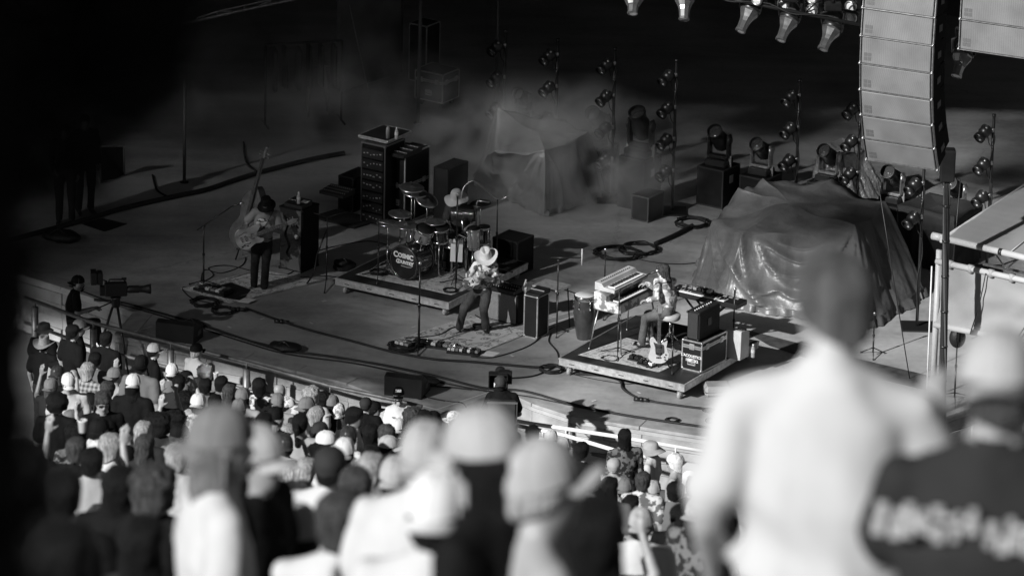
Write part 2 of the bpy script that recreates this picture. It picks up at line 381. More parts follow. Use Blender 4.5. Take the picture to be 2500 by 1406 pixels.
def relabel(me, pr):
    n = len(me.polygons); c = np.empty(n*3); me.polygons.foreach_get('center', c); c = c.reshape(-1, 3)
    best = np.full(n, 1e9); lab = np.zeros(n, int)
    def seg(a, b, ra, rb):
        a = np.array(a); b = np.array(b); ab = b-a; t = np.clip(((c-a)@ab)/max(ab@ab, 1e-9), 0, 1)
        return np.linalg.norm(c-(a+t[:, None]*ab), axis=1)-(ra+(rb-ra)*t)
    for k, a, b, ra, rb, l, fl in pr:
        if k == 'c': d = seg(a, b, ra, rb)
        elif k == 'e':
            r = np.array(b); q = np.linalg.norm((c-np.array(a))/r, axis=1); d = (q-1)*r.min()
        else:
            d = np.full(n, 1e9)
            for (c0, ax, ay), (c1, bx, by) in zip(a, a[1:]):
                c0_, c1_ = np.array(c0), np.array(c1); ab = c1_-c0_; t = np.clip(((c-c0_)@ab)/max(ab@ab, 1e-9), 0, 1)
                p = c-(c0_+t[:, None]*ab); X = np.array(V3(ax).normalized()); Y = np.array(V3(ay).normalized()); Z = np.cross(X, Y)
                lx = V3(ax).length*(1-t)+V3(bx).length*t; ly = V3(ay).length*(1-t)+V3(by).length*t
                q = np.sqrt((p@X/lx)**2+(p@Y/ly)**2); dz = np.abs(p@Z); d = np.minimum(d, (q-1)*np.minimum(lx, ly)+dz*0.7)
        i = LABS.index(l); w = d < best; best[w] = d[w]; lab[w] = i
    me.polygons.foreach_set('material_index', lab.astype(np.int32)); me.update()
def hand(F, wr, d, nrm, curl=0.4, side=1, fing=None, s=1.0):
    """wr wrist, d direction of the fingers, nrm out of the palm, side +1 thumb on the d x nrm side"""
    d = V3(d).normalized(); nrm = V3(nrm); nrm = (nrm-d*nrm.dot(d)).normalized(); x = d.cross(nrm)*side; wr = V3(wr)
    F.loft([(wr, x*.026*s, nrm*.018*s), (wr+d*.045*s, x*.038*s, nrm*.017*s), (wr+d*.09*s, x*.042*s, nrm*.014*s)], 'skin')
    L = [.072, .082, .076, .06]; fing = fing or [curl]*4
    for i in range(4):
        b = wr+d*(.088-.006*abs(i-1))*s+x*(.030-.020*i)*s; dd = (d+x*(.10-.07*i)).normalized(); c = fing[i]
        p1 = b+(dd*cos(c)+nrm*sin(c))*L[i]*.45*s; p2 = p1+(dd*cos(c*2.0)+nrm*sin(c*2.0))*L[i]*.35*s; p3 = p2+(dd*cos(c*2.8)+nrm*sin(c*2.8))*L[i]*.25*s
        F.cap(b, p1, .010*s, .0095*s, 'skin').cap(p1, p2, .0095*s, .009*s, 'skin').cap(p2, p3, .009*s, .008*s, 'skin')
    b = wr+d*.025*s+x*.030*s; p1 = b+(x*.7+d*.65+nrm*.35).normalized()*.042*s; p2 = p1+(d*.85+x*.35+nrm*.5).normalized()*.034*s
    F.cap(b, p1, .013*s, .011*s, 'skin').cap(p1, p2, .011*s, .009*s, 'skin')
def head_prims(F, H, M3):
    """H centre of the skull, M3 3x3: columns right, forward, up"""
    r, f, u = M3.col[0], M3.col[1], M3.col[2]
    q = lambda x, y, z: H+r*x+f*y+u*z
    F.loft([(q(0, .035, -.118), r*.022, f*.018), (q(0, .03, -.10), r*.045, f*.045), (q(0, .015, -.06), r*.062, f*.072), (q(0, .0, 0), r*.073, f*.09), (q(0, -.006, .05), r*.073, f*.092), (q(0, -.008, .085), r*.058, f*.076), (q(0, -.008, .112), r*.028, f*.038)], 'skin')
    F.cap(q(0, .085, .005), q(0, .106, -.03), .009, .014, 'skin')          # nose
    for s in (-1, 1):
        F.cap(q(.074*s, -.005, .012), q(.072*s, .0, -.03), .013, .010, 'skin')  # ears
        F.cap(q(.012*s, .084, .02), q(.05*s, .07, .022), .009, .008, 'skin')    # brow
        F.ell(q(.034*s, .062, -.025), (.022, .022, .02), 'skin')                 # cheek
    F.cap(q(-.02, .083, -.062), q(.02, .083, -.062), .008, .008, 'skin')   # lips
    F.ell(q(0, .07, -.098), (.022, .02, .016), 'skin')                     # chin
DEF = dict(pel=(0, 0, .95), wai=(0, .0, 1.09), che=(0, -.01, 1.29), nek=(0, -.02, 1.475), hed=(0, .012, 1.63),
           shL=(-.185, -.012, 1.425), elL=(-.235, -.03, 1.14), wrL=(-.235, .06, .90), shR=(.185, -.012, 1.425), elR=(.235, -.03, 1.14), wrR=(.235, .06, .90),
           hiL=(-.095, 0, .93), knL=(-.105, .02, .49), anL=(-.11, -.03, .085), toL=(-.125, .14, .03), hiR=(.095, 0, .93), knR=(.105, .02, .49), anR=(.11, -.03, .085), toR=(.125, .14, .03),
           hdL=(0, .35, -1), hdR=(0, .35, -1), npL=(1, 0, 0), npR=(-1, 0, 0), yaw=0, nod=0, tilt=0, curl=.5, fl=None, fr=None)
def make_fig(pose, sleeve='short', slim=1.0, hair_r=0, bulk=1.0):
    J = dict(DEF); J.update(pose); loose = J.pop('loose', 0); wz = 1.2 if loose else 1.0
    for k in J:
        if isinstance(J[k], tuple) and k not in ('fl', 'fr'): J[k] = V3(J[k])
    F = Fig()
    ax = (J['shR']-J['shL']).normalized(); hx = (J['hiR']-J['hiL']).normalized()
    def fwd(a, b, x):
        z = (b-a).normalized(); return z.cross(x).normalized()
    sp = [J['pel'], J['wai'], J['che'], J['nek']]
    f0 = fwd(sp[0], sp[1], hx); f1 = fwd(sp[1], sp[2], (hx+ax).normalized()); f2 = fwd(sp[2], sp[3], ax); b = bulk
    F.loft([(sp[0]-(sp[1]-sp[0]).normalized()*.09, hx*.13*b, f0*.09*b), (sp[0], hx*.168*b, f0*.118*b), (sp[0].lerp(sp[1], .55), hx*.160*b, f0*.112*b)], 'pants')
    F.loft([(sp[0].lerp(sp[1], .35), hx*.170*b*wz, f0*.122*b*wz), (sp[1], (hx+ax).normalized()*.155*b*wz, f1*.112*b*wz), (sp[1].lerp(sp[2], .6), ax*.170*b*(1+(wz-1)*.6), f1*.122*b*(1+(wz-1)*.6)), (sp[2], ax*.182*b, f2*.125*b),
            (sp[2].lerp(sp[3], .6), ax*.165*b, f2*.10*b), (sp[3], ax*.092, f2*.082), (sp[3]+V3((0, 0, .022)), ax*.076, f2*.074)], 'shirt')
    F.cap(sp[3]-(sp[3]-sp[2])*.06, J['hed']-V3((0, 0, .05)), .066, .058, 'skin')
    Mh = Euler((radians(J['nod']), radians(J['tilt']), radians(J['yaw'])), 'XYZ').to_matrix()
    head_prims(F, J['hed'], Mh)
    for s in 'LR':
        sh, el, wr = J['sh'+s], J['el'+s], J['wr'+s]; k = 0.012
        F.cap(sp[3].lerp(sh, .35)+V3((0, 0, -.015)), sh, .062, .062, 'shirt'); F.cap(sp[3]+V3((0, 0, .012)), sp[3].lerp(sh, .8)+V3((0, 0, .005)), .052, .050, 'shirt')
        if sleeve == 'short':
            m_ = sh.lerp(el, .66); F.cap(sh, m_, .068 if loose == 0 else .060, .074 if loose == 0 else .086, 'shirt'); F.cap(m_, el, .044, .040, 'skin'); F.cap(el, wr, .041, .027, 'skin')
        elif sleeve == 'none':
            F.cap(sh, sh.lerp(el, .05), .058, .055, 'shirt'); F.cap(sh.lerp(el, .1), el, .048, .038, 'skin'); F.cap(el, wr, .039, .026, 'skin')
        elif sleeve == 'roll':
            m_ = el.lerp(wr, .35); F.cap(sh, el, .066, .054, 'shirt'); F.cap(el, m_, .054, .050, 'shirt'); F.cap(m_, wr, .037, .027, 'skin')
        else:
            F.cap(sh, el, .064, .052, 'shirt'); F.cap(el, wr, .052, .040, 'shirt')
        hand(F, wr, J['hd'+s], J['np'+s], J['curl'], side=1 if s == 'R' else -1, fing=J['fr'] if s == 'R' else J['fl'])
        hi, kn, an, to = J['hi'+s], J['kn'+s], J['an'+s], J['to'+s]
        F.cap(hi, kn, .100*b, .074, 'pants'); F.cap(kn, kn.lerp(an, .45), .074, .068, 'pants'); F.cap(kn.lerp(an, .45), an+(kn-an)*.02, .068, .064, 'pants')
        F.cap(an, an+V3((0, 0, -.02)), .042, .04, 'shoe'); he = an+(an-to).normalized()*V3((1, 1, 0)).length*.02
        F.cap(V3((he.x, he.y, to.z+.015)), to, .042, .036, 'shoe')
    return F, J, Mh
VAR = {}
def body_mesh(key, pose, sleeve='short', vox=.02, bulk=1.0, sm=2, warp=0.008):
    if key in VAR: return VAR[key]
    F, J, Mh = make_fig(pose, sleeve, bulk=bulk)
    me = remesh(fig_mb(F.pr), vox, sm, 'body_'+key); relabel(me, F.pr)
    # cloth folds: push clothed vertices a little
    nv = len(me.vertices); lab = np.zeros(nv, bool); co = np.empty(nv*3); no = np.empty(nv*3)
    me.vertices.foreach_get('co', co); me.vertex_normals.foreach_get('vector', no); co = co.reshape(-1, 3); no = no.reshape(-1, 3)
    for p in me.polygons:
        if p.material_index in (1, 2): lab[list(p.vertices)] = True
    for i in np.nonzero(lab)[0]:
        c = V3(co[i]); n = noise.noise(V3((c.x*9+3, c.y*9, c.z*5+c.x*6)))*warp*1.6+noise.noise(c*24)*warp*.5
        if warp > .02: n = warp*(.42*sin((c.x*.9+c.z*.75)*34+3*noise.noise(c*3.1))*(.5+.5*noise.noise(c*2.3+V3((4, 1, 2))))+.5*noise.noise(V3((c.x*5+c.z*3, c.y*5, c.z*3-c.x*2))))
        co[i] += no[i]*n
    me.vertices.foreach_set('co', co.ravel()); me.update()
    H = Matrix.Translation(J['hed']) @ Mh.to_4x4()
    VAR[key] = (me, H, J); return VAR[key]
SK = [mat('skin_light', .26, .5, var=.08, vs=14, sheen=.1), mat('skin_mid', .16, .5, var=.08, vs=14), mat('skin_dark', .08, .45, var=.08, vs=14)]
# hair and hats in head space: x right, y forward, z up, origin at the skull centre
HM = {}
def hmesh(kind, under=False):
    if (kind, under) in HM: return HM[(kind, under)]
    m = MB(); R_ = random.Random(5)
    def noisy(amp, sc):
        for v in m.bm.verts:
            n = noise.noise(v.co*sc)*amp; d = V3((v.co.x, v.co.y, v.co.z*.6)); 
            if d.length > 1e-4: v.co += d.normalized()*n
    def shell(zlow_b, zlow_f, grow, n=26, fm=None):       # a hair shell: low edge runs from the back to the forehead
        def f(u, t):
            a = 2*pi*u; bk = (1-sin(a))/2               # 1 at the back
            zl = zlow_f+(zlow_b-zlow_f)*bk**0.7
            th = t*pi/2; zt = .118+grow*.6; z = zt*cos(th)**.8 if zl > -.0 else None
            if t < .6:
                q = t/.6*pi/2; rr = sin(q)**.8; z = .035+(zt-.035)*cos(q)
            else:
                rr = 1.0; z = .035+(zl-.035)*(t-.6)/.4
            rx = (.076+grow)*rr; ry = (.096+grow)*rr
            if t > .6: 
                k = (t-.6)/.4; rx *= 1-.10*k; ry *= 1-.12*k*(1 if sin(a) < 0 else .4)
            return V3((cos(a)*rx, sin(a)*ry-.008-(.010 if sin(a) > .3 else 0)*max(0, t-.5)*2, z))
        m.grid(f, n, 14, closeu=True)
    if kind == 'short': shell(-.075, .045, .014); noisy(.009, 32)
    elif kind == 'buzz': shell(-.05, .055, .006)
    elif kind == 'bob': shell(-.12, .03, .026); noisy(.014, 20)
    elif kind == 'curly': shell(-.11, .03, .04, n=40); noisy(.03, 26)
    elif kind == 'afro': shell(-.06, .03, .055, n=40); noisy(.02, 20)
    elif kind in ('long', 'vlong'):
        L = -.30 if kind == 'long' else -.48
        shell(-.10, .04, .018)
        def f(u, t):
            a = pi+pi*u; z = .02+(L-.02)*t; w_ = .088+.012*sin(t*3)-.02*t*t; st = noise.noise(V3((u*14, t*2, 1)))*.010
            return V3((cos(a)*(w_+st), sin(a)*(.10-.0*t+st)-.005+(.0 if t < .5 else -.01), z))
        m.grid(f, 22, 12)
        def g(u, t):
            a = pi+pi*u; z = .02+(L-.02)*t; w_ = .074-.02*t*t
            return V3((cos(a)*w_, sin(a)*.07, z))
        m.grid(g, 22, 12); noisy(.016, 17)
    elif kind == 'bun':
        shell(-.07, .05, .012); m.ell((0, -.115, .05), .042, n=14, m=10); noisy(.005, 40)
    elif kind == 'pony':
        shell(-.07, .05, .012); m.tube(smoothpts([(0, -.10, .03), (0, -.145, .0), (0, -.14, -.10), (0, -.12, -.22)], 4), [.02]*4+[.03]*4+[.026]*4+[.008], n=10); noisy(.004, 40)
    elif kind in ('cap', 'capb', 'capf'):
        def f(u, t):
            a = 2*pi*u; q = t*pi/2; rr = sin(q)**.75; z = .022+(.116)*cos(q)**.9
            return V3((cos(a)*.090*rr, sin(a)*.110*rr-.004, z+(.012*max(0, sin(a)) if t > .9 else 0)))
        m.grid(f, 24, 10, closeu=True)
        s = -1 if kind == 'capb' else 1
        def br(u, t):
            x = -.075+.15*u; y0 = sqrt(max(0, 1-(x/.092)**2))*.105; L = .075*sqrt(max(0.02, 1-(x/.08)**2)); 
            return V3((x, s*(y0-.008+L*t)-.004, .030-.35*x*x/.075-.015*t-.004))
        m.grid(br, 12, 5)
        def br2(u, t): 
            p = br(u, t); return p+V3((0, 0, -.004))
        m.grid(br2, 12, 5)
        m.ell((0, -.004, .138), (.009, .009, .006), n=8, m=5)
        for j in range(6):                                   # panel seams
            a = pi/6+j*pi/3; pts = []
            for i in range(7):
                q = (i/6)*pi/2; rr = sin(q)**.75; pts.append((cos(a)*.0905*rr, sin(a)*.1105*rr-.004, .0235+.116*cos(q)**.9))
            m.tube(pts, .0022, n=4)
    elif kind == 'bucket':
        m.lathe([(.001, .145), (.05, .144), (.082, .132), (.094, .09), (.10, .035), (.150, -.015), (.148, -.022), (.098, .02)], n=30, cap=False, ey=1.12); noisy(.012, 14)
    elif kind in ('cowboy', 'straw'):
        def cr(u, t):
            a = 2*pi*u; q = t; z = .165-.03*abs(sin(a))*0; 
            if t < .35: rr = t/.35*.80; z = .158-.035*math.exp(-(cos(a)*rr/.3)**2)*(1-rr*.5)
            else: rr = .80+.2*(t-.35)/.65; z = .158-(.158-.03)*((t-.35)/.65)
            return V3((cos(a)*.088*rr, sin(a)*.118*rr-.004, z))
        m.grid(cr, 30, 12, closeu=True)
        def br(u, t):
            a = 2*pi*u; rx = .088+.085*t; ry = .118+.085*t; x = cos(a)*rx; y = sin(a)*ry
            return V3((x, y-.004, .03+.040*t*t*cos(a)**2-.030*t*sin(a)**2))
        m.grid(br, 36, 5, closeu=True)
        m.grid(lambda u, t: br(u, t)+V3((0, 0, -.005)), 36, 5, closeu=True)
    elif kind in ('wide', 'fedora'):
        w_ = .105 if kind == 'wide' else .06
        def cr(u, t):
            a = 2*pi*u; rr = sin(t*pi/2)**.6; z = .03+.105*cos(t*pi/2)**.55-(.02*math.exp(-(cos(a)*rr/.35)**2)*(1-t) if kind == 'fedora' else 0)
            return V3((cos(a)*.092*rr, sin(a)*.115*rr-.004, z))
        m.grid(cr, 28, 10, closeu=True)
        def br(u, t):
            a = 2*pi*u; return V3((cos(a)*(.092+w_*t), sin(a)*(.115+w_*t)-.004, .03-.03*t+.018*sin(3*a+1)*t))
        m.grid(br, 36, 5, closeu=True); m.grid(lambda u, t: br(u, t)+V3((0, 0, -.005)), 36, 5, closeu=True)
    elif kind == 'tophat':
        m.lathe([(.001, .165), (.078, .165), (.082, .15), (.086, .03), (.15, .018), (.15, .012), (.086, .02)], n=28, cap=False, ey=1.2)
    elif kind == 'beanie': shell(-.02, .02, .018); noisy(.004, 30)
    elif kind == 'scarf':
        shell(-.12, .05, .03); noisy(.008, 15)
        m.grid(lambda u, t: V3((cos(pi+pi*u)*(.10-.04*t), sin(pi+pi*u)*(.12+.03*t)-.01, -.02-.50*t)), 20, 10)
    elif kind == 'band': m.lathe([(.080, .03), (.083, .045), (.080, .06)], n=24, cap=False, ey=1.24)
    if under:
        for v in m.bm.verts:
            if v.co.z > .0:
                f = 1-min(1, v.co.z/.04)*.24; v.co.x *= f; v.co.y *= f*.97
                if v.co.z > .04: v.co.z = .04+(v.co.z-.04)*.55
    me = m.mesh('h_'+kind)
    HM[(kind, under)] = me; return me
HAIRM = {'sandy': mat('hair_sandy', .075, .6, var=.5, vs=40, bump=.9, bs=170), 'ash': mat('hair_ash', .13, .6, var=.5, vs=40, bump=.9, bs=170), 'dark': mat('hair_dark', .007, .55, bump=.9, bs=170), 'brown': mat('hair_brown', .045, .5, var=.7, vs=70, bump=.9, bs=170), 'light': mat('hair_light', .28, .5, var=.6, vs=70, bump=.9, bs=170), 'white': mat('hair_white', .62, .55, var=.3, vs=40, bump=.8, bs=120), 'foil': mat('silver_sequins', .8, .2, 1.0, bump=3.0, bs=160)}
for m_ in HAIRM.values():                 # strands: bump stretched down the head
    n_ = m_.node_tree; tc_ = [x for x in n_.nodes if x.type == 'TEX_COORD'][0]
    mp = n_.nodes.new('ShaderNodeMapping'); mp.inputs['Scale'].default_value = (1, 1, .12); n_.links.new(tc_.outputs['Object'], mp.inputs[0])
    for x in n_.nodes:
        if x.type == 'TEX_NOISE': n_.links.new(mp.outputs[0], x.inputs[0])
def glasses(M, parent, m=BLK, up=0):
    b = MB()
    for s in (-1, 1):
        b.box((.032*s, .098, .002+up), (.048, .008, .034), b=.004); b.box((.073*s, .05, .006+up), (.005, .09, .006))
    b.box((0, .10, .008+up), (.03, .006, .006)); o = b.build('glasses', m, parent); o.matrix_local = M; return o
def eyes_mouth(M, parent, beard=None):
    b = MB()
    for s in (-1, 1): b.ell((.030*s, .086, .003), (.012, .006, .006))
    b.ell((0, .0915, -.062), (.022, .005, .004)); o = b.build('eyes_and_mouth', mat('eyes', .02, .3), parent); o.matrix_local = M
    if beard:
        b = MB(); b.ell((0, .072, -.105), (.035, .035, .038)); b.tube([(-.035, .07, -.075), (-.03, .09, -.045), (0, .10, -.042), (.03, .09, -.045), (.035, .07, -.075)], .009)
        o = b.build('beard', beard, parent); o.matrix_local = M
def put_head(o, kind, m, H, name, under=False):
    me = hmesh(kind, under); c = bpy.data.objects.new(name, me); col.objects.link(c)
    if not me.materials: me.materials.append(m)
    c.material_slots[0].link = 'OBJECT'; c.material_slots[0].material = m
    c.parent = o; c.matrix_local = H; return c
CAPN = {'cap': 'cap', 'capb': 'cap', 'capf': 'cap', 'bucket': 'hat', 'cowboy': 'hat', 'straw': 'hat', 'wide': 'hat', 'fedora': 'hat', 'tophat': 'hat', 'beanie': 'beanie', 'scarf': 'head_scarf', 'band': 'hat_band'}
def person(label, loc, rz, key, mats, hair=None, hm='dark', hat=None, hatm=None, group=None, scale=1.0, hat_tilt=(0, 0)):
    me, H, J = VAR[key]
    root = thing('person', label, 'person', loc, rz, group); root.scale = (scale,)*3
    b = bpy.data.objects.new('body', me); col.objects.link(b); b.parent = root
    while len(me.materials) < 4: me.materials.append(None)
    for i, m in enumerate(mats):
        b.material_slots[i].link = 'OBJECT'; b.material_slots[i].material = m
    if hair: put_head(root, hair, HAIRM[hm], H, 'hair', bool(hat) and hat not in ('band', 'scarf'))
    if hat: put_head(root, hat, hatm, H @ T(0, 0, 0, hat_tilt[0], 0, hat_tilt[1]), CAPN[hat])
    return root, H, J
# ---------------------------------------------------------------- stage gear builders
def quad_rug(name, cs, z, label, v, v2, vs=7, th=0.012, cat='rug'):
    c = [P(u, v_, z) for u, v_ in cs]; o = (c[0]+c[2])/2; o.z = z
    m = MB(); N = 24
    def f(u, t, e=0.0):
        u_ = (u-.5)*(1-e)+.5; t_ = (t-.5)*(1-e)+.5
        p = c[0].lerp(c[1], u_).lerp(c[3].lerp(c[2], u_), t_)-o
        return V3((p.x, p.y, th+.006*noise.noise(V3((p.x*1.3, p.y*1.3, 2)))+e*.02))
    m.grid(lambda u, t: f(u, t), N, N)
    m.slot(1); 
    for e0 in (0.02, 0.30):
        w_ = .05
        for (a, b) in (((0, 0), (1, 0)), ((1, 0), (1, 1)), ((1, 1), (0, 1)), ((0, 1), (0, 0))):
            pts = [f(a[0]+(b[0]-a[0])*i/12, a[1]+(b[1]-a[1])*i/12, e0)+V3((0, 0, .003)) for i in range(13)]
            cx = f(.5, .5, 0)
            q = [p+(cx-p).normalized()*(.035 if e0 < .1 else .02) for p in pts]
            for i in range(12):
                vs_ = [m.bm.verts.new(x) for x in (pts[i], pts[i+1], q[i+1], q[i])]; m.bm.faces.new(vs_).material_index = 1
    ob = m.build(name, [mat(name+label[:6], v, .95, kind='rug', vs=vs, v2=v2), mat('rug_border', v2*1.1, .95, var=.5, vs=20)]); ob.location = o
    return tag(ob, label, cat)
def riser(label, a, b, zt, depth, z0=0.0, edge='alu'):
    A = P(a[0], a[1], zt); B = P(b[0], b[1], zt); M, L = frame_from(A, B)
    t = thing('riser', label, 'riser', (A.x, A.y, 0)); t.matrix_world = Matrix.Translation((A.x, A.y, 0)) @ M.to_3x3().to_4x4()
    m = MB(); m.box((L/2, depth/2, zt-.012), (L-.01, depth-.01, .024), b=.003); m.build('deck', mat('riser_deck', .028, .45, var=.5, vs=3, bump=.2), t)
    m = MB(); h = .1
    for y in (0, depth):
        m.box((L/2, y, zt-.03-h/2), (L+.04, .04, h), b=.006); m.box((L/2, y, zt-.02), (L+.05, .05, .028), b=.004)
    for x in (0, L):
        m.box((x, depth/2, zt-.03-h/2), (.04, depth-.045, h), b=.006); m.box((x, depth/2, zt-.02), (.05, depth-.055, .028), b=.004)
    for i in range(1, 5): m.box((L*i/5, depth/2, zt-.09), (.05, depth-.06, .07))
    m.build('frame', ALU, t)
    m = MB()
    for i in range(5): m.box((L*(i+.5)/5, -.0225, zt-.075), (.09, .004, .012))
    m.build('slots', BLK, t)
    for x in (.12, L-.12):
        for y in (.10, depth-.10):
            m = MB(); r = min(.065, (zt-.13)*.42); m.tube([(x-.022, y, z0+r), (x+.022, y, z0+r)], r, n=16); o = m.build('caster', mat('caster_wheel', .35, .5), t)
            m = MB(); m.box((x, y, zt-.135), (.10, .09, .012), b=.003); m.box((x-.032, y, (z0+r+zt-.13)/2+.01), (.008, .06, zt-.13-z0-r+.02)); m.box((x+.032, y, (z0+r+zt-.13)/2+.01), (.008, .06, zt-.13-z0-r+.02)); m.build('fork', STL, o)
    return t, M, L
def flight_case(name, label, near, z, w, d, h, v=.03, latches=True, wheels=0.0, lid=None, mtx=None, th=TH, dish=True, trim=None):
    """near: photo pixel of the bottom corner towards the viewer; w along the left front face, d along the right face"""
    N_ = P(near[0], near[1], z); a = radians(th); x = V3((cos(a), -sin(a), 0)); y = V3((sin(a), cos(a), 0))
    t = thing(name, label, 'flight case' if name == 'flight_case' else name.replace('_', ' '), N_-x*w/2+y*d/2, -th)
    bm_ = mat('case_laminate_%d' % int(v*1000), v, .38, var=.25, vs=2, bump=.08, bs=80)
    m = MB(); z0 = wheels
    m.box((0, 0, z0+h/2), (w-.012, d-.012, h-.006)); m.build('case_body', bm_, t)
    m = MB(); e = .022
    for sx in (-1, 1):
        for sy in (-1, 1): m.box((sx*(w/2-e/2), sy*(d/2-e/2), z0+h/2), (e, e, h-2*e), b=.003)
    for zz in ([z0+e/2, z0+h-e/2]+([z0+h*lid-.02, z0+h*lid+.012] if lid else [])):
        for s in (-1, 1):
            m.box((0, s*(d/2-e/2), zz), (w-2*e, e*1.04, e)); m.box((s*(w/2-e/2), 0, zz), (e*1.04, d-2*e, e))
    m.build('edging', trim or ALU, t)
    m = MB()
    for sx in (-1, 1):
        for sy in (-1, 1):
            for zz in (z0+.02, z0+h-.02): m.ell((sx*(w/2-.018), sy*(d/2-.018), zz), .028, n=8, m=6)
    m.build('ball_corners', trim or STL, t)
    if latches:
        for (fx, px) in (('f', 0), ('s', 0)):
            for s in ((-.28, .28) if (w if fx == 'f' else d) > .5 else (0,)):
                m = MB(); zz = z0+h*(lid or .62)
                if fx == 'f': m.box((s*w, -d/2-.001, zz), (.09, .012, .10), b=.004); m.box((s*w, -d/2-.008, zz), (.035, .012, .05), b=.004)
                else: m.box((w/2+.001, s*d, zz), (.012, .09, .10), b=.004); m.box((w/2+.008, s*d, zz), (.012, .035, .05), b=.004)
                m.build('latch', ALU, t)
        if dish:
            m = MB(); zz = z0+h*.30
            m.box((0, -d/2-.0005, zz), (.15, .008, .11), b=.01); o = m.build('handle_dish', ALU, t)
            m = MB(); m.tube([(-.05, -d/2-.006, zz-.02), (-.05, -d/2-.018, zz-.02), (.05, -d/2-.018, zz-.02), (.05, -d/2-.006, zz-.02)], .007); m.build('handle', BLK, o)
    if wheels:
        for sx in (-1, 1):
            for sy in (-1, 1):
                m = MB(); r = wheels*.45; m.tube([(sx*(w/2-.1)-.02, sy*(d/2-.1), r), (sx*(w/2-.1)+.02, sy*(d/2-.1), r)], r, n=14); m.box((sx*(w/2-.1), sy*(d/2-.1), wheels*.8), (.07, .07, wheels*.38)); m.build('caster', BLK2, t)
    return t
def mic(M, parent, m=STL, L=.16, wire=True):
    b = MB(); b.lathe([(.010, 0), (.013, .03), (.017, L*.65), (.019, L*.68)], 10, M); o = b.build('microphone', BLK2, parent)
    b = MB(); b.lathe([(.019, L*.68), (.026, L*.78), (.026, L*.9), (.014, L+.005), (.002, L+.01)], 12, M); b.build('mic_grille', m, o); return o
def mic_stand(label, base, h, boom=None, micd=None, r=.011, legs=.30, rz=0, round_base=False, name='mic_stand', pencil=False, z=None, msize=.16):
    b0 = P(*base) if len(base) == 3 else V3(base)
    t = thing(name, label, 'mic stand', b0, rz)
    m = MB(); m.tube([(0, 0, .06), (0, 0, h*.55)], r*1.25, n=8); m.tube([(0, 0, h*.5), (0, 0, h)], r, n=8); m.tube([(0, 0, h*.53), (0, 0, h*.57)], r*1.9, n=8); m.build('pole', BLK2, t)
    if round_base:
        m = MB(); m.lathe([(.14, 0), (.14, .012), (.05, .03), (.02, .05)], 20); m.build('base', BLK2, t)
    else:
        for k in range(3):
            a = k*2*pi/3+.5; m = MB(); m.tube([(cos(a)*.015, sin(a)*.015, .13), (cos(a)*legs, sin(a)*legs, .012)], r*.8, n=6); m.ell((cos(a)*legs, sin(a)*legs, .014), .017, n=6, m=5); m.build('leg', BLK2, t)
    tip = V3((0, 0, h))
    if boom:
        a, bq = V3(boom[0]), V3(boom[1]); m = MB(); m.tube([V3((0, 0, h))+a, V3((0, 0, h))+bq], r*.8, n=7); m.ell((0, 0, h), .026, n=8, m=6); m.ell(V3((0, 0, h))+a, .02, n=8, m=6); m.build('boom', BLK2, t); tip = V3((0, 0, h))+bq; dr = (bq-a).normalized()
    else: dr = V3((0, 0, 1))
    if micd is not None:
        d = V3(micd).normalized()
        mic(look(tip-d*.04, d), t, CHR if pencil else STL, msize)
    return t, b0
def pxboom(b0, h, p1, p2, dy1=0, dy2=0):
    """boom ends given by photo pixels at the stand's own depth"""
    top = b0+V3((0, 0, h)); return (PY(p1[0], p1[1], b0.y+dy1)-top, PY(p2[0], p2[1], b0.y+dy2)-top)
def cable(label, pts, r=.012, z=.0, m=RUB, name='cable', group=None, k=5, base=None, kind=None):
    w_ = smoothpts([P(p[0], p[1], z+(p[2] if len(p) > 2 else 0)) for p in pts], k); o = w_[0].copy(); o.z = z
    b = MB(); b.tube([p-o+V3((0, 0, r*1.02)) for p in w_], r, n=6); ob = b.build(name, m); ob.location = o
    tag(ob, label, 'cable', group); return ob
def coil(label, c, rad, z=0.0, n=4, r=.011, m=RUB, seed=1, sq=1.0, group=None, tail=None):
    o = P(c[0], c[1], z); R_ = random.Random(seed); pts = []
    for i in range(n*14):
        a = i*2*pi/14; rr = rad*(.75+.25*R_.random()); pts.append(V3((cos(a)*rr+R_.uniform(-1, 1)*rad*.05, sin(a)*rr*sq, r+r*1.6*(i/14)*.6)))
    if tail:
        for q in tail: w_ = P(q[0], q[1], z)-o; w_.z = r; pts.append(w_)
    b = MB(); b.tube(smoothpts(pts, 2), r, n=5); ob = b.build('coiled_cable', m); ob.location = o
    return tag(ob, label, 'cable', group)
def slab(name, label, cat, cs, z, th, m, group=None):
    c = [P(u, v, z) for u, v in cs]; o = sum(c, V3((0, 0, 0)))/len(c); b = MB(); b.prism([((p-o).x, (p-o).y) for p in c][::-1], 0.003, th+.003); ob = b.build(name, m); ob.location = o
    return tag(ob, label, cat, group)
def bottle(label, base, z, h=.21, r=.033, pos=None):
    p = pos if pos is not None else P(base[0], base[1], z); t = thing('water_bottle', label, 'bottle', p)
    b = MB(); b.lathe([(r*.9, 0), (r, .01), (r*.94, h*.3), (r, h*.5), (r, h*.68), (r*.45, h*.86), (r*.4, h*.9)], 12); b.build('bottle_body', mat('clear_plastic', .35, .15, coat=.8), t)
    b = MB(); b.tube([(0, 0, h*.9), (0, 0, h)], r*.48, n=10); b.build('bottle_cap', WHT, t)
    b = MB(); b.tube([(0, 0, h*.36), (0, 0, h*.6)], r*1.03, n=14, cap=False); b.build('bottle_label', mat('label', .5, .6, var=.5, vs=60), t)
    return t
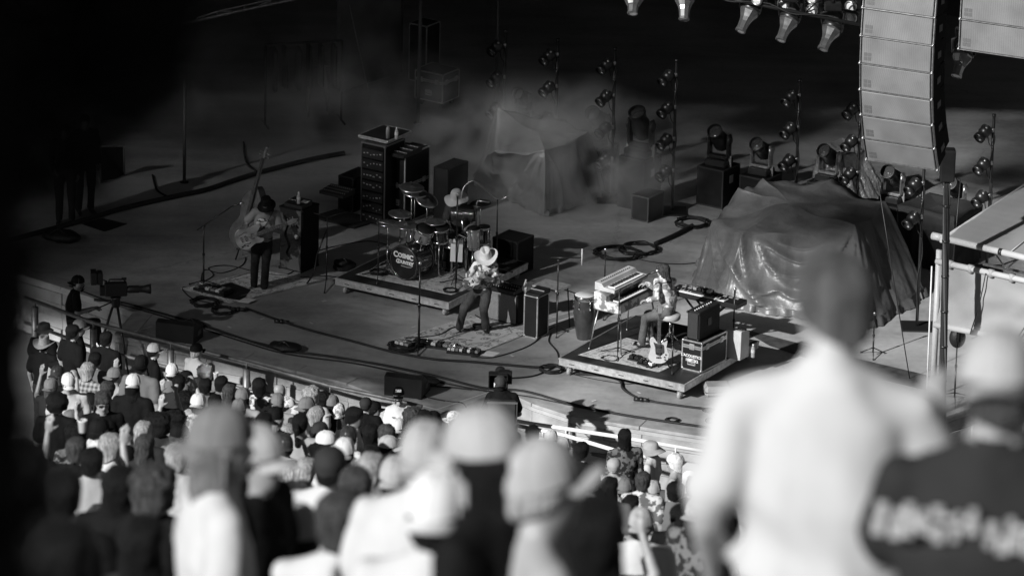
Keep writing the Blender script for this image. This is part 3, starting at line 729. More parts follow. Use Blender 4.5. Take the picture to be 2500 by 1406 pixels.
def wedge(label, near, w, d, h, th=TH, z=0.0):
    N_ = P(near[0], near[1], z); a = radians(th); x = V3((cos(a), -sin(a), 0)); y = V3((sin(a), cos(a), 0))
    t = thing('stage_monitor', label, 'stage monitor', N_-x*w/2+y*d/2, -th)
    b = MB(); b.prism([(-d/2, 0), (d/2, 0), (d/2, h*.35), (-d*.28, h), (-d/2, h*.9)], -w/2, w/2, Matrix(((0, 0, 1, 0), (1, 0, 0, 0), (0, 1, 0, 0), (0, 0, 0, 1))), b=.012); b.build('enclosure', BLK, t)
    sl = (V3((0, -d*.28, h))-V3((0, d/2, h*.35))); mid = (V3((0, -d*.28, h))+V3((0, d/2, h*.35)))/2; n = V3((0, h*.65, d*.78)).normalized()
    b = MB(); Mg = look(mid+n*.004, n, (1, 0, 0)); b.box((0, 0, 0), (sl.length*.92, w*.93, .006), Mg); b.build('grille', mat('wedge_grille', .02, .5, .3, bump=.6, bs=200), t)
    b = MB(); b.box((w/2+.002, .02, h*.42), (.006, .12, .09), b=.008); b.build('side_handle', mat('handle_recess', .1, .5), t)
    return t
GBODY = [(0, -.235), (.07, -.23), (.13, -.19), (.165, -.12), (.15, -.05), (.115, .0), (.12, .05), (.135, .10), (.12, .16), (.085, .165), (.06, .11), (.03, .095), (-.03, .095), (-.055, .14), (-.09, .185), (-.135, .165), (-.145, .09), (-.12, .0), (-.15, -.07), (-.16, -.14), (-.125, -.2), (-.06, -.23)]
def guitar(label, M, bodym, th=.045, guardm=None, hollow=False, headm=WOODM):
    t = thing('electric_guitar', label, 'guitar'); t.matrix_world = M
    pts = [(p.x, p.y) for p in smoothpts([(x, y, 0) for x, y in GBODY]+[(0, -.235, 0)], 3)[:-1]]
    b = MB(); b.prism(pts, -th/2, th/2, b=.008); b.build('guitar_body', bodym, t)
    b = MB(); b.box((0, .32, th/2+.004), (.052, .50, .022), b=.004); b.build('neck', WOODM, t)
    b = MB(); b.box((0, .335, th/2+.018), (.048, .47, .006)); fb = b.build('fretboard', WOODD, t)
    b = MB()
    for i in range(15): b.box((0, .56-.44*(1-.94**i)/(1-.94**15), th/2+.0225), (.046, .003, .002))
    b.build('frets', STL, fb)
    b = MB(); b.prism([(-.02, .56), (.02, .56), (.045, .60), (.03, .70), (-.01, .75), (-.035, .66)], th/2-.012, th/2+.004, b=.003); hs = b.build('headstock', headm, t)
    b = MB()
    for i in range(3):
        for s in (-1, 1): b.tube([(s*.03, .60+.04*i, th/2-.004), (s*.055, .60+.04*i, th/2-.004)], .006, n=6); b.ell((s*.058, .60+.04*i, th/2-.004), .009, n=6, m=5)
    b.build('tuners', CHR, hs)
    if guardm:
        b = MB(); b.prism([(.02, -.12), (.09, -.06), (.08, .06), (.03, .085), (-.05, .09), (-.09, .11), (-.06, .02), (-.05, -.08)], th/2+.001, th/2+.004); b.build('pickguard', guardm, t)
    if hollow:
        for s in (-1, 1):
            b = MB(); b.tube([(s*.085+.012, -.16, th/2+.002), (s*.075, -.12, th/2+.002), (s*.09, -.07, th/2+.002), (s*.08, -.03, th/2+.002)], .005, n=5); b.build('sound_hole', BLK, t)
    for y in (-.075, .03):
        b = MB(); b.box((0, y, th/2+.010), (.085, .036, .016), b=.004); b.build('pickup', BLK if not hollow else CHR, t)
    b = MB(); b.box((0, -.14, th/2+.008), (.08, .025, .014), b=.003); b.build('bridge', CHR, t)
    b = MB()
    for i in range(6): x = (i-2.5)*.0075; b.tube([(x*1.2, -.14, th/2+.020), (x*.8, .57, th/2+.024)], .0011, n=4)
    b.build('strings', STL, t)
    b = MB()
    for p in ((.09, -.13), (.11, -.09), (.10, -.17)): b.tube([(p[0], p[1], th/2), (p[0], p[1], th/2+.018)], .011, n=8)
    b.build('knobs', BLK, t); return t
def cymbal(label, base, h, r, tilt=(0, 0), z=0.0, legs=.26, name='cymbal_stand', boom=None, m=None):
    b0 = P(base[0], base[1], z); t = thing(name, label, 'cymbal', b0)
    b = MB(); b.tube([(0, 0, .08), (0, 0, h*.5)], .013, n=8); b.tube([(0, 0, h*.45), (0, 0, h*.97)], .009, n=7); b.tube([(0, 0, h*.49), (0, 0, h*.53)], .02, n=8); 
    top = V3((0, 0, h))
    if boom: top = V3(boom); b.tube([(0, 0, h*.9), top-V3((0, 0, .01))], .008, n=6)
    b.build('pole', CHR, t)
    for k in range(3):
        a = k*2*pi/3+.9; b = MB(); b.tube([(0, 0, .20), (cos(a)*legs*.6, sin(a)*legs*.6, .10), (cos(a)*legs, sin(a)*legs, .012)], .008, n=6); b.tube([(0, 0, .06), (cos(a)*legs*.6, sin(a)*legs*.6, .10)], .005, n=5); b.ell((cos(a)*legs, sin(a)*legs, .014), .016, n=6, m=5); b.build('leg', CHR, t)
    M = Matrix.Translation(top) @ Euler((radians(tilt[0]), radians(tilt[1]), 0)).to_matrix().to_4x4()
    b = MB(); b.lathe([(.006, .022), (.03, .020), (.045, .004), (r*.5, -.003), (r*.8, -.011), (r, -.022), (r*.995, -.024), (r*.5, -.006), (.03, .0)], 36, M, cap=False); b.build('cymbal', m or mat('cymbal_brass', .5, .28, .9, var=.35, vs=7), t)
    b = MB(); b.tube([M @ V3((0, 0, .015)), M @ V3((0, 0, .05))], .009, n=7); b.build('wing_nut', BLK, t)
    return t
def drum(name, label, c, r, depth, M3, shell, z=0, cat='drum', head=.55, lugs=6, legs=None, parent=None):
    """c world centre of the lower head, M3 axis frame"""
    t = thing(name, label, cat); t.matrix_world = Matrix.Translation(c) @ M3
    b = MB(); b.lathe([(r*.985, .012), (r*.985, depth-.012)], 30, cap=False); b.build('shell', shell, t)
    for zz in (0.0, depth):
        b = MB(); b.lathe([(r*1.0, zz-.018), (r*1.04, zz-.018), (r*1.04, zz+.018), (r*1.0, zz+.018)], 30, cap=False); b.build('hoop', CHR, t)
    b = MB(); b.lathe([(.001, depth+.004), (r*1.0, depth+.004), (r*1.0, depth-.004)], 30, cap=False); b.build('drum_head', mat('drum_skin', head, .6, var=.15), t)
    b = MB(); b.lathe([(r*1.0, .004), (.001, -.002)], 30, cap=False); b.build('bottom_head', mat('drum_skin_clear', .2, .3), t)
    b = MB()
    for k in range(lugs):
        a = 2*pi*k/lugs+.2; x, y = cos(a)*r*1.02, sin(a)*r*1.02; b.tube([(x, y, -.01), (x, y, depth+.01)], .004, n=5); b.box((x, y, depth*.5), (.022, .022, min(.08, depth*.4)), b=.003)
    b.build('lugs', CHR, t)
    return t
LAMPT = None
def par_tower(label, top, n_l, hgt=2.72, first=.28, step=.58, group='vertical lamp towers round the stage'):
    """top: photo pixel of the pole top, which stands hgt metres over the floor"""
    t0 = P(top[0], top[1], hgt); t0.z = 0; t = thing('lamp_tower', label, 'stage light tower', t0, 0, group)
    b = MB(); b.tube([(0, 0, .02), (0, 0, hgt)], .026, n=9); b.tube([(0, 0, hgt-.02), (0, 0, hgt+.02)], .034, n=9); b.build('pole', BLK2, t)
    b = MB(); b.box((0, 0, .015), (.5, .5, .03), b=.006); b.build('base', BLK2, t)
    b = MB(); b.tube(smoothpts([(.02, -.03, .05), (-.03, -.03, .8), (.035, -.03, 1.3), (-.03, -.035, 1.9), (.03, -.03, 2.3), (0, -.03, hgt-.3)], 5), .009, n=5); b.build('cable', RUB, t)
    for k in range(n_l):
        z = hgt-first-step*k; c = V3((-.17, -.06, z)); d = V3((-.55, -.55, -.45)).normalized()
        M = look(c-d*.10, d)
        b = MB(); b.lathe([(.045, -.06), (.085, -.03), (.10, .02), (.10, .10), (.085, .11), (.085, .18), (.098, .185), (.098, .24), (.088, .24)], 20, M, cap=False); b.lathe([(.001, -.065), (.045, -.06)], 16, M, cap=False)
        for zz in (-.02, .0, .02): b.lathe([(.10, zz), (.108, zz+.004), (.10, zz+.008)], 18, M, cap=False)
        o = b.build('lamp', BLK2, t)
        b = MB(); b.lathe([(.001, .215), (.06, .20), (.084, .17)], 18, M, cap=False); b.build('lens', mat('lens_glass', .05, .05, 0, spec=1.0, coat=1.0), o)
        b = MB(); b.tube([(0, -.02, z+.03), (-.05, .02, z+.05), c+V3((.02, .12, .04)), c+V3((-.02, .11, 0))], .012, n=6); b.tube([(-.01, 0, z+.01), (-.01, 0, z+.08)], .036, n=8); b.ell(c+V3((.05, -.02, .10)), .022, n=8, m=6); b.build('clamp', STL, o)
        b = MB(); b.tube(smoothpts([c+V3((.08, .05, -.05)), c+V3((.10, .0, -.16)), c+V3((.15, -.02, -.24)), (0, -.03, z-.30)], 4), .007, n=5); b.build('lead', RUB, o)
    return t
def moving_head(label, pos, yaw, tilt, s=1.0, group=None, name='moving_head_light', tone=None, yokem=None):
    """floor moving light: base on pos; the head points along yaw, tilt degrees over the horizon"""
    tm = tone or BLK; t = thing(name, label, 'moving light', pos, yaw, group); t.scale = (s,)*3
    b = MB(); b.box((0, 0, .06), (.40, .34, .12), b=.02); b.build('base', tm, t)
    for sx in (-1, 1):
        b = MB(); b.prism([(x, y) for x, y in ((-.15, -.03), (-.14, .03), (.14, .03), (.15, -.03))], -.008, .008, Matrix.Translation((sx*.21, 0, .05)) @ Euler((0, radians(90), radians(90))).to_matrix().to_4x4()); b.build('base_handle', GRY, t)
    b = MB(); b.box((0, 0, .15), (.36, .16, .06), b=.02)
    for sx in (-1, 1): b.box((sx*.185, 0, .36), (.05, .14, .42), b=.02); b.ell((sx*.20, 0, .46), (.035, .09, .09), n=12, m=8)
    b.build('yoke', yokem or tm, t)
    M = T(0, 0, .46) @ Euler((radians(tilt), 0, 0)).to_matrix().to_4x4() @ Euler((radians(-90), 0, 0)).to_matrix().to_4x4()
    b = MB(); b.lathe([(.08, -.24), (.125, -.20), (.145, -.08), (.14, .05), (.12, .12), (.12, .24), (.135, .26), (.135, .30), (.12, .30)], 22, M, cap=False); b.lathe([(.001, -.25), (.08, -.24)], 18, M, cap=False)
    for zz in (-.16, -.12, -.08): b.lathe([(.143, zz), (.152, zz+.008), (.145, zz+.016)], 22, M, cap=False)
    o = b.build('head', tm, t)
    b = MB(); b.lathe([(.001, .285), (.07, .275), (.118, .25)], 20, M, cap=False); b.build('lens', mat('lens_glass', .05, .05, 0, spec=1.0, coat=1.0), o)
    return t
def tarp(label, top, bot, m, nfold=26, amp=.10, rows=16, seed=1, cat='tarpaulin', sag=.12, swag=None, name='covered_equipment', droop=0, folds=()):
    """top: [(u,v,z)...] rim, bot: [(u,v)...] floor, both counter-clockwise and of equal length"""
    TP = [P(*q) for q in top]; BP = [P(q[0], q[1], 0.01) for q in bot]; o = sum(BP, V3((0, 0, 0)))/len(BP); o.z = 0; n = len(TP); K = 44; N = n*K; c = sum(TP, V3((0, 0, 0)))/n
    def cyc(A, s):
        i = int(s) % n; f = s-int(s); f2 = f*f*(3-2*f); return A[i].lerp(A[(i+1) % n], f*.5+f2*.5)
    acc = [0]
    for i in range(N): acc.append(acc[-1]+(cyc(BP, (i+1)/K)-cyc(BP, i/K)).length)
    Lt = acc[-1]; b = MB(); rr = random.Random(seed)
    def ridge(x): return 1-abs(noise.noise(x))*2.6
    rings = []; FC = [([(q.x, q.y) for q in smoothpts([(x_, y_, 0) for x_, y_ in f_[0]], 4)], f_[1], f_[2]) for f_ in folds]
    for j in range(rows+1):
        t = j/rows; row = []
        for i in range(N):
            a = cyc(TP, i/K); d = cyc(BP, i/K); s = acc[i]/Lt*2*pi
            p = a.lerp(d, t**.85) ; p.z = a.z*(1-t)+d.z*t
            out = (d-V3((c.x, c.y, 0))); out.z = 0; out.normalize()
            q = V3((cos(s)*nfold/6, sin(s)*nfold/6, seed*3.1+t*.5)); fo = ridge(q)*.6+ridge(q*2.3)*.3
            env = min(1, t*2.2)*(1.0 if t < .85 else 1.15)
            corner = abs((i/K) % 1-.0); corner = min(corner, 1-corner)*2
            p += out*(amp*env*fo-amp*.3-sag*sin(pi*min(1, t*1.2))*.6*corner)
            if swag:
                sc = (i/K) % 1; wmid = 4*sc*(1-sc); eL = min(1, (d-cyc(BP, (int(i/K)+1)%n)).length+ (d-cyc(BP, int(i/K)%n)).length)
                ph = (t*swag[1]-wmid*.62)*2*pi+noise.noise(V3((s*1.3, t*2, seed)))*1.6
                sg2 = 1-abs(sin(ph*.5))*2 if True else 0
                p += out*swag[0]*wmid**.7*(.20*sg2*min(1, t*4)*(1-t*.3))+V3((0, 0, -1))*swag[0]*.5*wmid*sin(pi*min(1, t*1.3))*.6
                vf = cos(sc*2*pi*7+noise.noise(V3((sc*5, t, seed)))*2); p += out*swag[0]*.16*vf*(1-wmid*.8)*min(1, t*3)
            sw = noise.noise(V3((cos(s)*1.6, sin(s)*1.6, t*5+seed+corner*2.2)))
            p += out*sw*amp*.55*env
            if t > .9: p += V3((noise.noise(q*2), noise.noise(q*2+V3((5, 5, 5))), 0))*.09
            if folds and j > 0:
                pu, pv = proj(p)
                for pts_, am, wd in FC:
                    dd = 1e9
                    for (ax, ay), (bx, by) in zip(pts_, pts_[1:]):
                        dx, dy = bx-ax, by-ay; q_ = min(1, max(0, ((pu-ax)*dx+(pv-ay)*dy)/(dx*dx+dy*dy))); dd = min(dd, math.hypot(pu-ax-dx*q_, pv-ay-dy*q_))
                    if dd < wd*4: p += out*am*math.exp(-dd/wd)*min(1, t*6)
            if j == 0: p = a.copy()
            if droop: sc_ = (i/K) % 1; p.z -= droop*4*sc_*(1-sc_)*(1-t)*(.7+.3*sin(i*.3))
            p.z = max(p.z, .015); row.append(b.bm.verts.new(p-o))
        rings.append(row)
    top_r = [rings[0]]
    for j in range(1, 9):
        t = j/9; row = []
        for i in range(N):
            a = cyc(TP, i/K); p = a.lerp(c, t); sc_ = (i/K) % 1; p.z -= droop*4*sc_*(1-sc_)*(1-t)**3; p.z += .05*sin(pi*t)*noise.noise(V3((p.x*1.5, p.y*1.5, seed)))*2-.04*t*sin(pi*t)+.02*noise.noise(p*4); row.append(b.bm.verts.new(p-o))
        top_r.append(row)
    for R_ in (rings, top_r):
        for A, B in zip(R_, R_[1:]):
            for i in range(N): b.bm.faces.new((A[i], A[(i+1) % N], B[(i+1) % N], B[i])).smooth = True
    cv = b.bm.verts.new(c-o)
    for i in range(N): b.bm.faces.new((top_r[-1][i], top_r[-1][(i+1) % N], cv)).smooth = True
    ob = b.build(name, m); ob.location = o; return tag(ob, label, cat)
# ================================================================= the two rolling risers and what stands on them
ZA = .28; ZB = .30
rA, MA, LA = riser('low drum riser with scuffed aluminium edge and dark deck', (822, 677), (1095, 737), ZA, 2.44)
rB, MBm, LB = riser('brightly lit rolling riser with white edge under the keyboards', (1368, 872), (1670, 937), ZB, 2.44)
quad_rug('rug', [(867, 672), (1102, 722), (1235, 672), (1010, 624)], ZA, 'pale patterned rug under the drum kit', .22, .5, 9)
quad_rug('rug', [(440, 706), (560, 742), (784, 688), (638, 660)], 0, 'faded rug under the musician in the dark hat', .24, .75, 8)
quad_rug('rug', [(958, 832), (1168, 864), (1292, 814), (1150, 772)], 0, 'ornate bordered rug under the lead guitarist', .12, .62, 6)
quad_rug('rug', [(1410, 868), (1608, 910), (1700, 868), (1530, 826)], ZB, 'pale patterned rug on the keyboard riser', .25, .6, 9)
# ---- drum kit
KS = mat('drum_wrap', .02, .15, coat=1.0); KR = radians(-TH-3)
def upright(tx=0, ty=0): return Euler((radians(tx), radians(ty), 0)).to_matrix().to_4x4()
nrm = -V3((sin(radians(38)), cos(radians(38)), 0)); r_bd = .285
cb = P(988, 684, ZA); cb.z = ZA+r_bd+.025
Mx = look((0, 0, 0), nrm, (0, 0, 1)); Mx.translation = (0, 0, 0)
bd = drum('bass_drum', 'black bass drum with white lettering on its head', cb-nrm*.40, r_bd, .42, Mx, KS, lugs=10, cat='drum', head=.012)
for o in list(bd.children):
    if o.name.startswith('hoop'): o.data.materials[0] = mat('hoop_black', .03, .25, coat=.6)
b = MB(); b.lathe([(r_bd*.985, .43), (r_bd*.985, .437), (r_bd*.965, .438), (r_bd*.965, .43)], 40, cap=False); b.build('hoop_rim', CHR, bd)
TW = mat('lettering_white', .8, .6)
# local frame of the drum: z along the normal; x,y from look(): x = up x z
Mt = T(0, .035, .4285)
xs = 1
def word(big, rest, y, s1, s2, x0):
    """small capitals: first letter larger, the rest centred after it"""
    text(big, s1, .001, TW, 'lettering', Mt @ T(x0, y, 0), bd, bold=.006)
text('C', .135, .001, TW, 'lettering', Mt @ T(-.175, .035, 0, rz=0), bd, bold=.0065)
text('OSMI', .105, .001, TW, 'lettering', Mt @ T(-.005, .043, 0, rz=0), bd, bold=.006, spacing=1.0)
text('C', .118, .001, TW, 'lettering', Mt @ T(.152, .040, 0, rz=-3), bd, bold=.006)
text('C', .100, .001, TW, 'lettering', Mt @ T(-.128, -.062, 0, rz=0), bd, bold=.0055)
text('OUNTR', .075, .001, TW, 'lettering', Mt @ T(.015, -.055, 0), bd, bold=.0048)
text('Y', .095, .001, TW, 'lettering', Mt @ T(.172, -.064, 0), bd, bold=.0055)
b = MB(); b.tube([(-.06, -.095, 0), (.06, -.100, 0), (.16, -.085, 0)], .004, n=5, M=Mt, flat=1); b.build('underline', TW, bd)
b = MB()
for s in (-1, 1):
    d = V3((cos(radians(38))*s, -sin(radians(38))*s, 0)); 
for s in (-1, 1): b = MB(); b.tube([(s*.25*-1, -.12, .30), (s*-.36, -r_bd-.02, .42)], .008, n=6); b.ell((s*-.36, -r_bd-.02, .42), .014, n=6, m=5); b.build('spur', CHR, bd)
def up_drum(label, u, v, zc, r, dep, tx, ty, shell, head=.55, name='tom_drum', stand=True):
    c = PY(u, v, P(u, v+zc*140/1.0, 0).y); c = P(u, v, zc); c.z = zc
    d = drum(name, label, c, r, dep, upright(tx, ty), shell, head=head)
    if stand:
        b = MB(); Mi = d.matrix_world.inverted() if False else (Matrix.Translation(c) @ upright(tx, ty)).inverted()
        for k in range(3):
            a = k*2*pi/3+.4; p0 = c+V3((cos(a)*(r+.02), sin(a)*(r+.02), .02)); p1 = V3((c.x+cos(a)*(r+.05), c.y+sin(a)*(r+.05), ZA+.02)); b.tube([Mi @ p0, Mi @ p1], .008, n=6)
            b.ell(Mi @ p1, .016, n=6, m=5)
        b.build('legs', CHR, d)
    return d
SS = mat('drum_wrap_silver', .45, .25, .6, coat=.5)
up_drum('small tilted rack tom over the bass drum', 1031, 583, ZA+.66, .15, .20, 18, 14, SS)
up_drum('second rack tom nearer the drummer', 1076, 583, ZA+.62, .165, .22, 14, -4, KS)
up_drum('snare drum in front of the drummer', 1107, 597, ZA+.50, .18, .15, 4, 0, CHR, head=.7, name='snare_drum')
up_drum('tall silver hand drum at the right of the kit', 1156, 604, ZA+.56, .105, .33, 6, 0, SS, head=.7, name='hand_drum')
up_drum('shorter dark hand drum at the far right of the kit', 1181, 592, ZA+.60, .10, .27, 6, 0, KS, head=.7, name='hand_drum')
up_drum('floor tom behind the hand drums', 1150, 622, ZA+.20, .21, .38, 0, 0, KS, name='floor_tom')
cymbal('large crash cymbal high at the left of the kit', (1002, 655), 1.42, 0.21, (6, 3.2), ZA)
cymbal('wide ride cymbal behind the crash cymbal', (1010, 632), 1.18, 0.22, (4.8, 5.6), ZA)
cymbal('crash cymbal tilted over the left of the bass drum', (975, 660), 1.0, 0.20, (4.2, 4), ZA)
cymbal('lowest cymbal left of the rack tom', (990, 668), .86, 0.20, (3.6, 3.2), ZA)
cymbal('flat cymbal in front of the drummer', (1062, 668), .92, 0.18, (2.4, -1.6), ZA)
cymbal('dark cymbal behind the right hand drums', (1170, 640), 1.05, 0.18, (3, -3.2), ZA, m=mat('cymbal_dark', .12, .3, .9, var=.3))
cymbal('flat closed hi-hat pair on a stand at the left end of the riser', (945, 662), .86, .19, (0, 0), ZA)
cymbal('small tilted cymbal far behind the hi-hat', (1040, 640), 1.10, .2, (20, 20), ZA)
# wind chimes
b0 = P(1127, 655, ZA); t = thing('wind_chimes', 'row of hanging metal chimes on a bar in front of the drummer', 'chimes', b0, -10)
b = MB(); b.tube([(0, 0, .02), (0, 0, 1.02)], .010, n=7); b.build('pole', CHR, t)
for k in range(3):
    a = k*2*pi/3; b = MB(); b.tube([(0, 0, .2), (cos(a)*.24, sin(a)*.24, .012)], .008, n=6); b.build('leg', CHR, t)
b = MB(); b.box((0, -.02, 1.03), (.40, .03, .03), b=.004); b.build('bar', BLK, t)
b = MB()
for i in range(24): b.tube([(-.18+i*.0155, -.02, 1.01), (-.18+i*.0155, -.02, 1.01-.20+.05*i/24)], .0048, n=6)
b.build('chime_bars', CHR, t)
# set list on its stand by the kit
b0 = P(1112, 690, ZA); t = thing('music_stand', 'sheet of paper clipped to a stand in front of the drum kit', 'music stand', b0, -8)
b = MB(); b.tube([(0, .02, .02), (0, .02, .85)], .009, n=7)
for k in range(3): a = k*2*pi/3+.3; b.tube([(0, .02, .15), (cos(a)*.2, .02+sin(a)*.2, .012)], .007, n=5)
b.build('pole', BLK2, t); b = MB(); b.box((0, 0, .50), (.20, .006, .30), T(rx=-6)); b.build('sheet', PAP, t)
b = MB(); b.box((-.02, -.002, .72), (.055, .008, .06)); b.box((-.02, -.007, .725), (.02, .004, .028)); b.build('small_card', [PAP], t)
# drum mic stands
_, b0 = mic_stand('tall straight microphone stand rising through the drum kit', (1113, 700, ZA), 1.50, None, (.0, -.2, 1), r=.013)
t, b0 = mic_stand('overhead microphone stand with curved boom right of the drummer', (1211, 672, ZA), 1.32, None, None)
bb = pxboom(b0, 1.32, (1240, 478), (1165, 447)); b = MB(); top = V3((0, 0, 1.32))
b.tube(smoothpts([top+bb[0], top, top+bb[1], PY(1150, 443, b0.y)-b0, PY(1132, 458, b0.y)-b0, PY(1125, 488, b0.y-.1)-b0], 4), .011, n=6); b.build('boom', STL, t)
t, b0 = mic_stand('short microphone stand at the left end of the drum riser', (923, 680, ZA), .98, None, None); bb = pxboom(b0, .98, (930, 552), (965, 551)); b = MB(); b.tube([V3((0, 0, .98)), V3((0, 0, .98))+bb[1]], .009, n=6); b.build('boom', STL, t)
t, b0 = mic_stand('vocal microphone stand with boom behind the drummer', (1160, 664, ZA), 1.1, None, None); bb = pxboom(b0, 1.1, (1165, 490), (1195, 494)); b = MB(); b.tube([V3((0, 0, 1.1)), V3((0, 0, 1.1))+bb[0]], .008, n=6); b.tube([V3((0, 0, 1.1))+bb[0], V3((0, 0, 1.1))+bb[1]], .016, n=8); b.build('boom', STL, t)
bs0 = P(1100, 660, ZA); t = thing('drum_pedal', 'chrome foot pedal on the rug behind the bass drum', 'pedal', bs0, -TH-5); b = MB(); b.box((0, 0, .03), (.1, .28, .015), T(rx=8), b=.003); b.box((0, 0, .008), (.12, .3, .012)); b.tube([(-.06, .12, 0), (-.06, .12, .14), (.06, .12, .14), (.06, .12, 0)], .008); b.tube([(0, .12, .14), (0, .18, .22)], .006); b.ell((0, .19, .24), .025); b.build('pedal_frame', CHR, t)
bs0 = P(1122, 648, ZA); t = thing('drum_stool', 'round stool under the drummer', 'stool', bs0); b = MB(); b.lathe([(.001, .46), (.16, .46), (.17, .50), (.15, .54), (.001, .545)], 20); b.build('seat', BLK, t)
for k in range(3): a = k*2*pi/3; b = MB(); b.tube([(0, 0, .40), (cos(a)*.2, sin(a)*.2, .015)], .012, n=6); b.build('leg', CHR, t)
coil('loose coil of cable at the front of the drum rug', (1100, 712), .13, ZA, n=3)
coil('bundle of cable at the left end of the drum riser', (925, 668), .16, ZA, n=4, seed=4)
# ---- backline behind the drums
flight_case('flight_case', 'tall black flight case with silver latches behind the drums', (987, 548), 0, .37, .75, 1.22, v=.02, lid=.55, trim=mat('pale_edging', .38, .5))
c0 = P(987, 548, 0)
t = flight_case('equipment_rack', 'dark equipment rack left of the tall flight case', (938, 556), 0, .50, .6, 1.44, v=.006, latches=False, trim=mat('worn_trim', .12, .5, .5))
R_ = random.Random(2)
for i in range(7):
    b = MB(); b.box((0, -.302, .12+i*.19), (.42, .02, .15), b=.004); sh_ = b.build('rack_unit', BLK2 if i % 2 else BLK, t)
    b = MB()
    for k in range(6): b.box((-.17+k*.066, -.315, .12+i*.19+R_.uniform(-.04, .04)), (R_.uniform(.01, .04), .008, .018))
    b.build('panel_controls', mat('panel_marks', .4, .5), sh_)
flight_case('equipment_rack', 'low dark rack at the left of the backline', (862, 520), 0, .32, .6, .62, v=.006, latches=False, trim=BLK2)
flight_case('flight_case', 'plain dark case behind the drummer', (1092, 540), 0, .30, .62, .92, v=.03, latches=False, trim=BLK2)
def desk(label, near, z, w, d, h, rows=3, v=.02, dots=True, name='mixing_desk'):
    N_ = P(near[0], near[1], z); a = radians(TH); x = V3((cos(a), -sin(a), 0)); y = V3((sin(a), cos(a), 0))
    t = thing(name, label, name.replace('_', ' '), N_-x*w/2+y*d/2, -TH)
    b = MB(); b.prism([(-d/2, 0), (d/2, 0), (d/2, h), (-d/2, h*.6)], -w/2, w/2, Matrix(((0, 0, 1, 0), (1, 0, 0, 0), (0, 1, 0, 0), (0, 0, 0, 1))), b=.006); b.build('chassis', BLK, t)
    b = MB(); R_ = random.Random(len(label)); n = 12
    for r_ in range(rows):
        for i in range(n):
            yy = -d/2+d*(r_+.6)/(rows+.3); zz = h*.6+(h*.4)*((yy+d/2)/d); b.tube([(-w/2+w*(i+.5)/n, yy, zz), (-w/2+w*(i+.5)/n, yy, zz+.018)], .008, n=6)
    b.build('knobs', mat('knob_light', .4, .4), t)
    return t
desk('small mixing desk on the tall flight case', (986, 389), 1.225, .36, .55, .10)
flight_case('flight_case', 'open lid shelf holding bottles over the backline', (947, 352), 1.45, .62, .75, .05, v=.02, latches=False)
bottle('dark bottle with white cap over the backline', (968, 340), 1.50, pos=P(968, 340, 1.50))
t = thing('gas_cylinder', 'small grey cylinder beside the bottle over the backline', 'cylinder', P(947, 338, 1.50)); b = MB(); b.lathe([(.035, 0), (.036, .17), (.028, .20), (.008, .215)], 14); b.build('cylinder_body', GRY, t)
desk('low console of knobs left of the backline racks', (838, 486), .62, .5, .35, .09)
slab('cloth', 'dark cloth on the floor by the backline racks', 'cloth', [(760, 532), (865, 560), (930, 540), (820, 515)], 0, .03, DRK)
# dark speaker behind the drummer at the riser's right end
flight_case('loudspeaker', 'black loudspeaker cabinet behind the right end of the drum riser', (1262, 676), 0, .5, .5, .60, v=.008, latches=False, trim=BLK2)
# ================================================================= left musician
def fl_amp(label, near, z, w, d, h, front, v=.01, name='guitar_amplifier', top=None):
    N_ = P(near[0], near[1], z); a = radians(TH); x = V3((cos(a), -sin(a), 0)); y = V3((sin(a), cos(a), 0))
    t = thing(name, label, 'amplifier', N_-x*w/2+y*d/2, -TH)
    b = MB(); b.box((0, .012, h/2), (w, d-.024, h), b=.012); b.build('cabinet', mat('tolex%d' % int(v*1000), v, .6, bump=.3, bs=150), t)
    b = MB(); b.box((0, -d/2+.010, h/2), (w-.05, .012, h-.05), b=.003); b.build('front_cloth', front, t)
    b = MB()
    for sx in (-1, 1):
        for sy in (-1, 1):
            for zz in (.02, h-.02): b.ell((sx*(w/2-.012), sy*(d/2-.012)+ (0 if sy > 0 else 0), zz), .024, n=7, m=5)
    b.build('corners', BLK2, t)
    b = MB(); b.tube([(-.09, 0, h), (-.08, 0, h+.025), (.08, 0, h+.025), (.09, 0, h)], .009, n=6); b.build('carry_handle', BLK, t)
    return t
PAINT = mat('painted_front', .015, .22, kind='spots', vs=2.6, v2=.14, coat=.8)
t = fl_amp('tall black bass cabinet with a painted glossy front', (736, 668), 0, .47, .50, 1.10, PAINT)
b = MB(); b.tube([(.13, -.252, .62), (.13, -.258, .62)], .04, n=20); b.build('round_badge', mat('badge', .45, .4), t)
b = MB(); b.tube(smoothpts([(-.12, -.256, .95), (-.05, -.256, .80), (-.10, -.256, .62), (-.02, -.256, .45), (-.06, -.256, .30), (.04, -.256, .22)], 5), .035, n=6, flat=.15); b.tube([(-.05, -.256, .80), (.1, -.256, .84), (.16, -.256, .78)], .02, n=5); b.build('painted_figure', mat('painted_dark', .008, .3), t)
AT = P(736, 668, 0); 
desk('amplifier head with small knobs on the tall bass cabinet', (737, 512), 1.105, .36, .30, .09, rows=1)
bottle('bottle standing on the tall bass cabinet', 0, 0, .2, pos=P(729, 497, 1.2))
slab('set_list', 'sheet of paper on the tall bass cabinet', 'paper', [(733, 494), (748, 497), (757, 492), (742, 489)], 1.2, .003, PAP)
slab('pedal_mat', 'black mat under the left pedals', 'mat', [(528, 700), (563, 690), (612, 708), (592, 734), (548, 728)], .012, .008, BLK)
slab('set_list', 'white set list on the rug below the left musician', 'paper', [(579, 737), (596, 728), (626, 732), (606, 741)], .03, .004, PAP)
t, b0 = mic_stand('tall straight microphone stand with raised boom at the far left', (497, 703, 0), 1.06, None, None, r=.012, legs=.28)
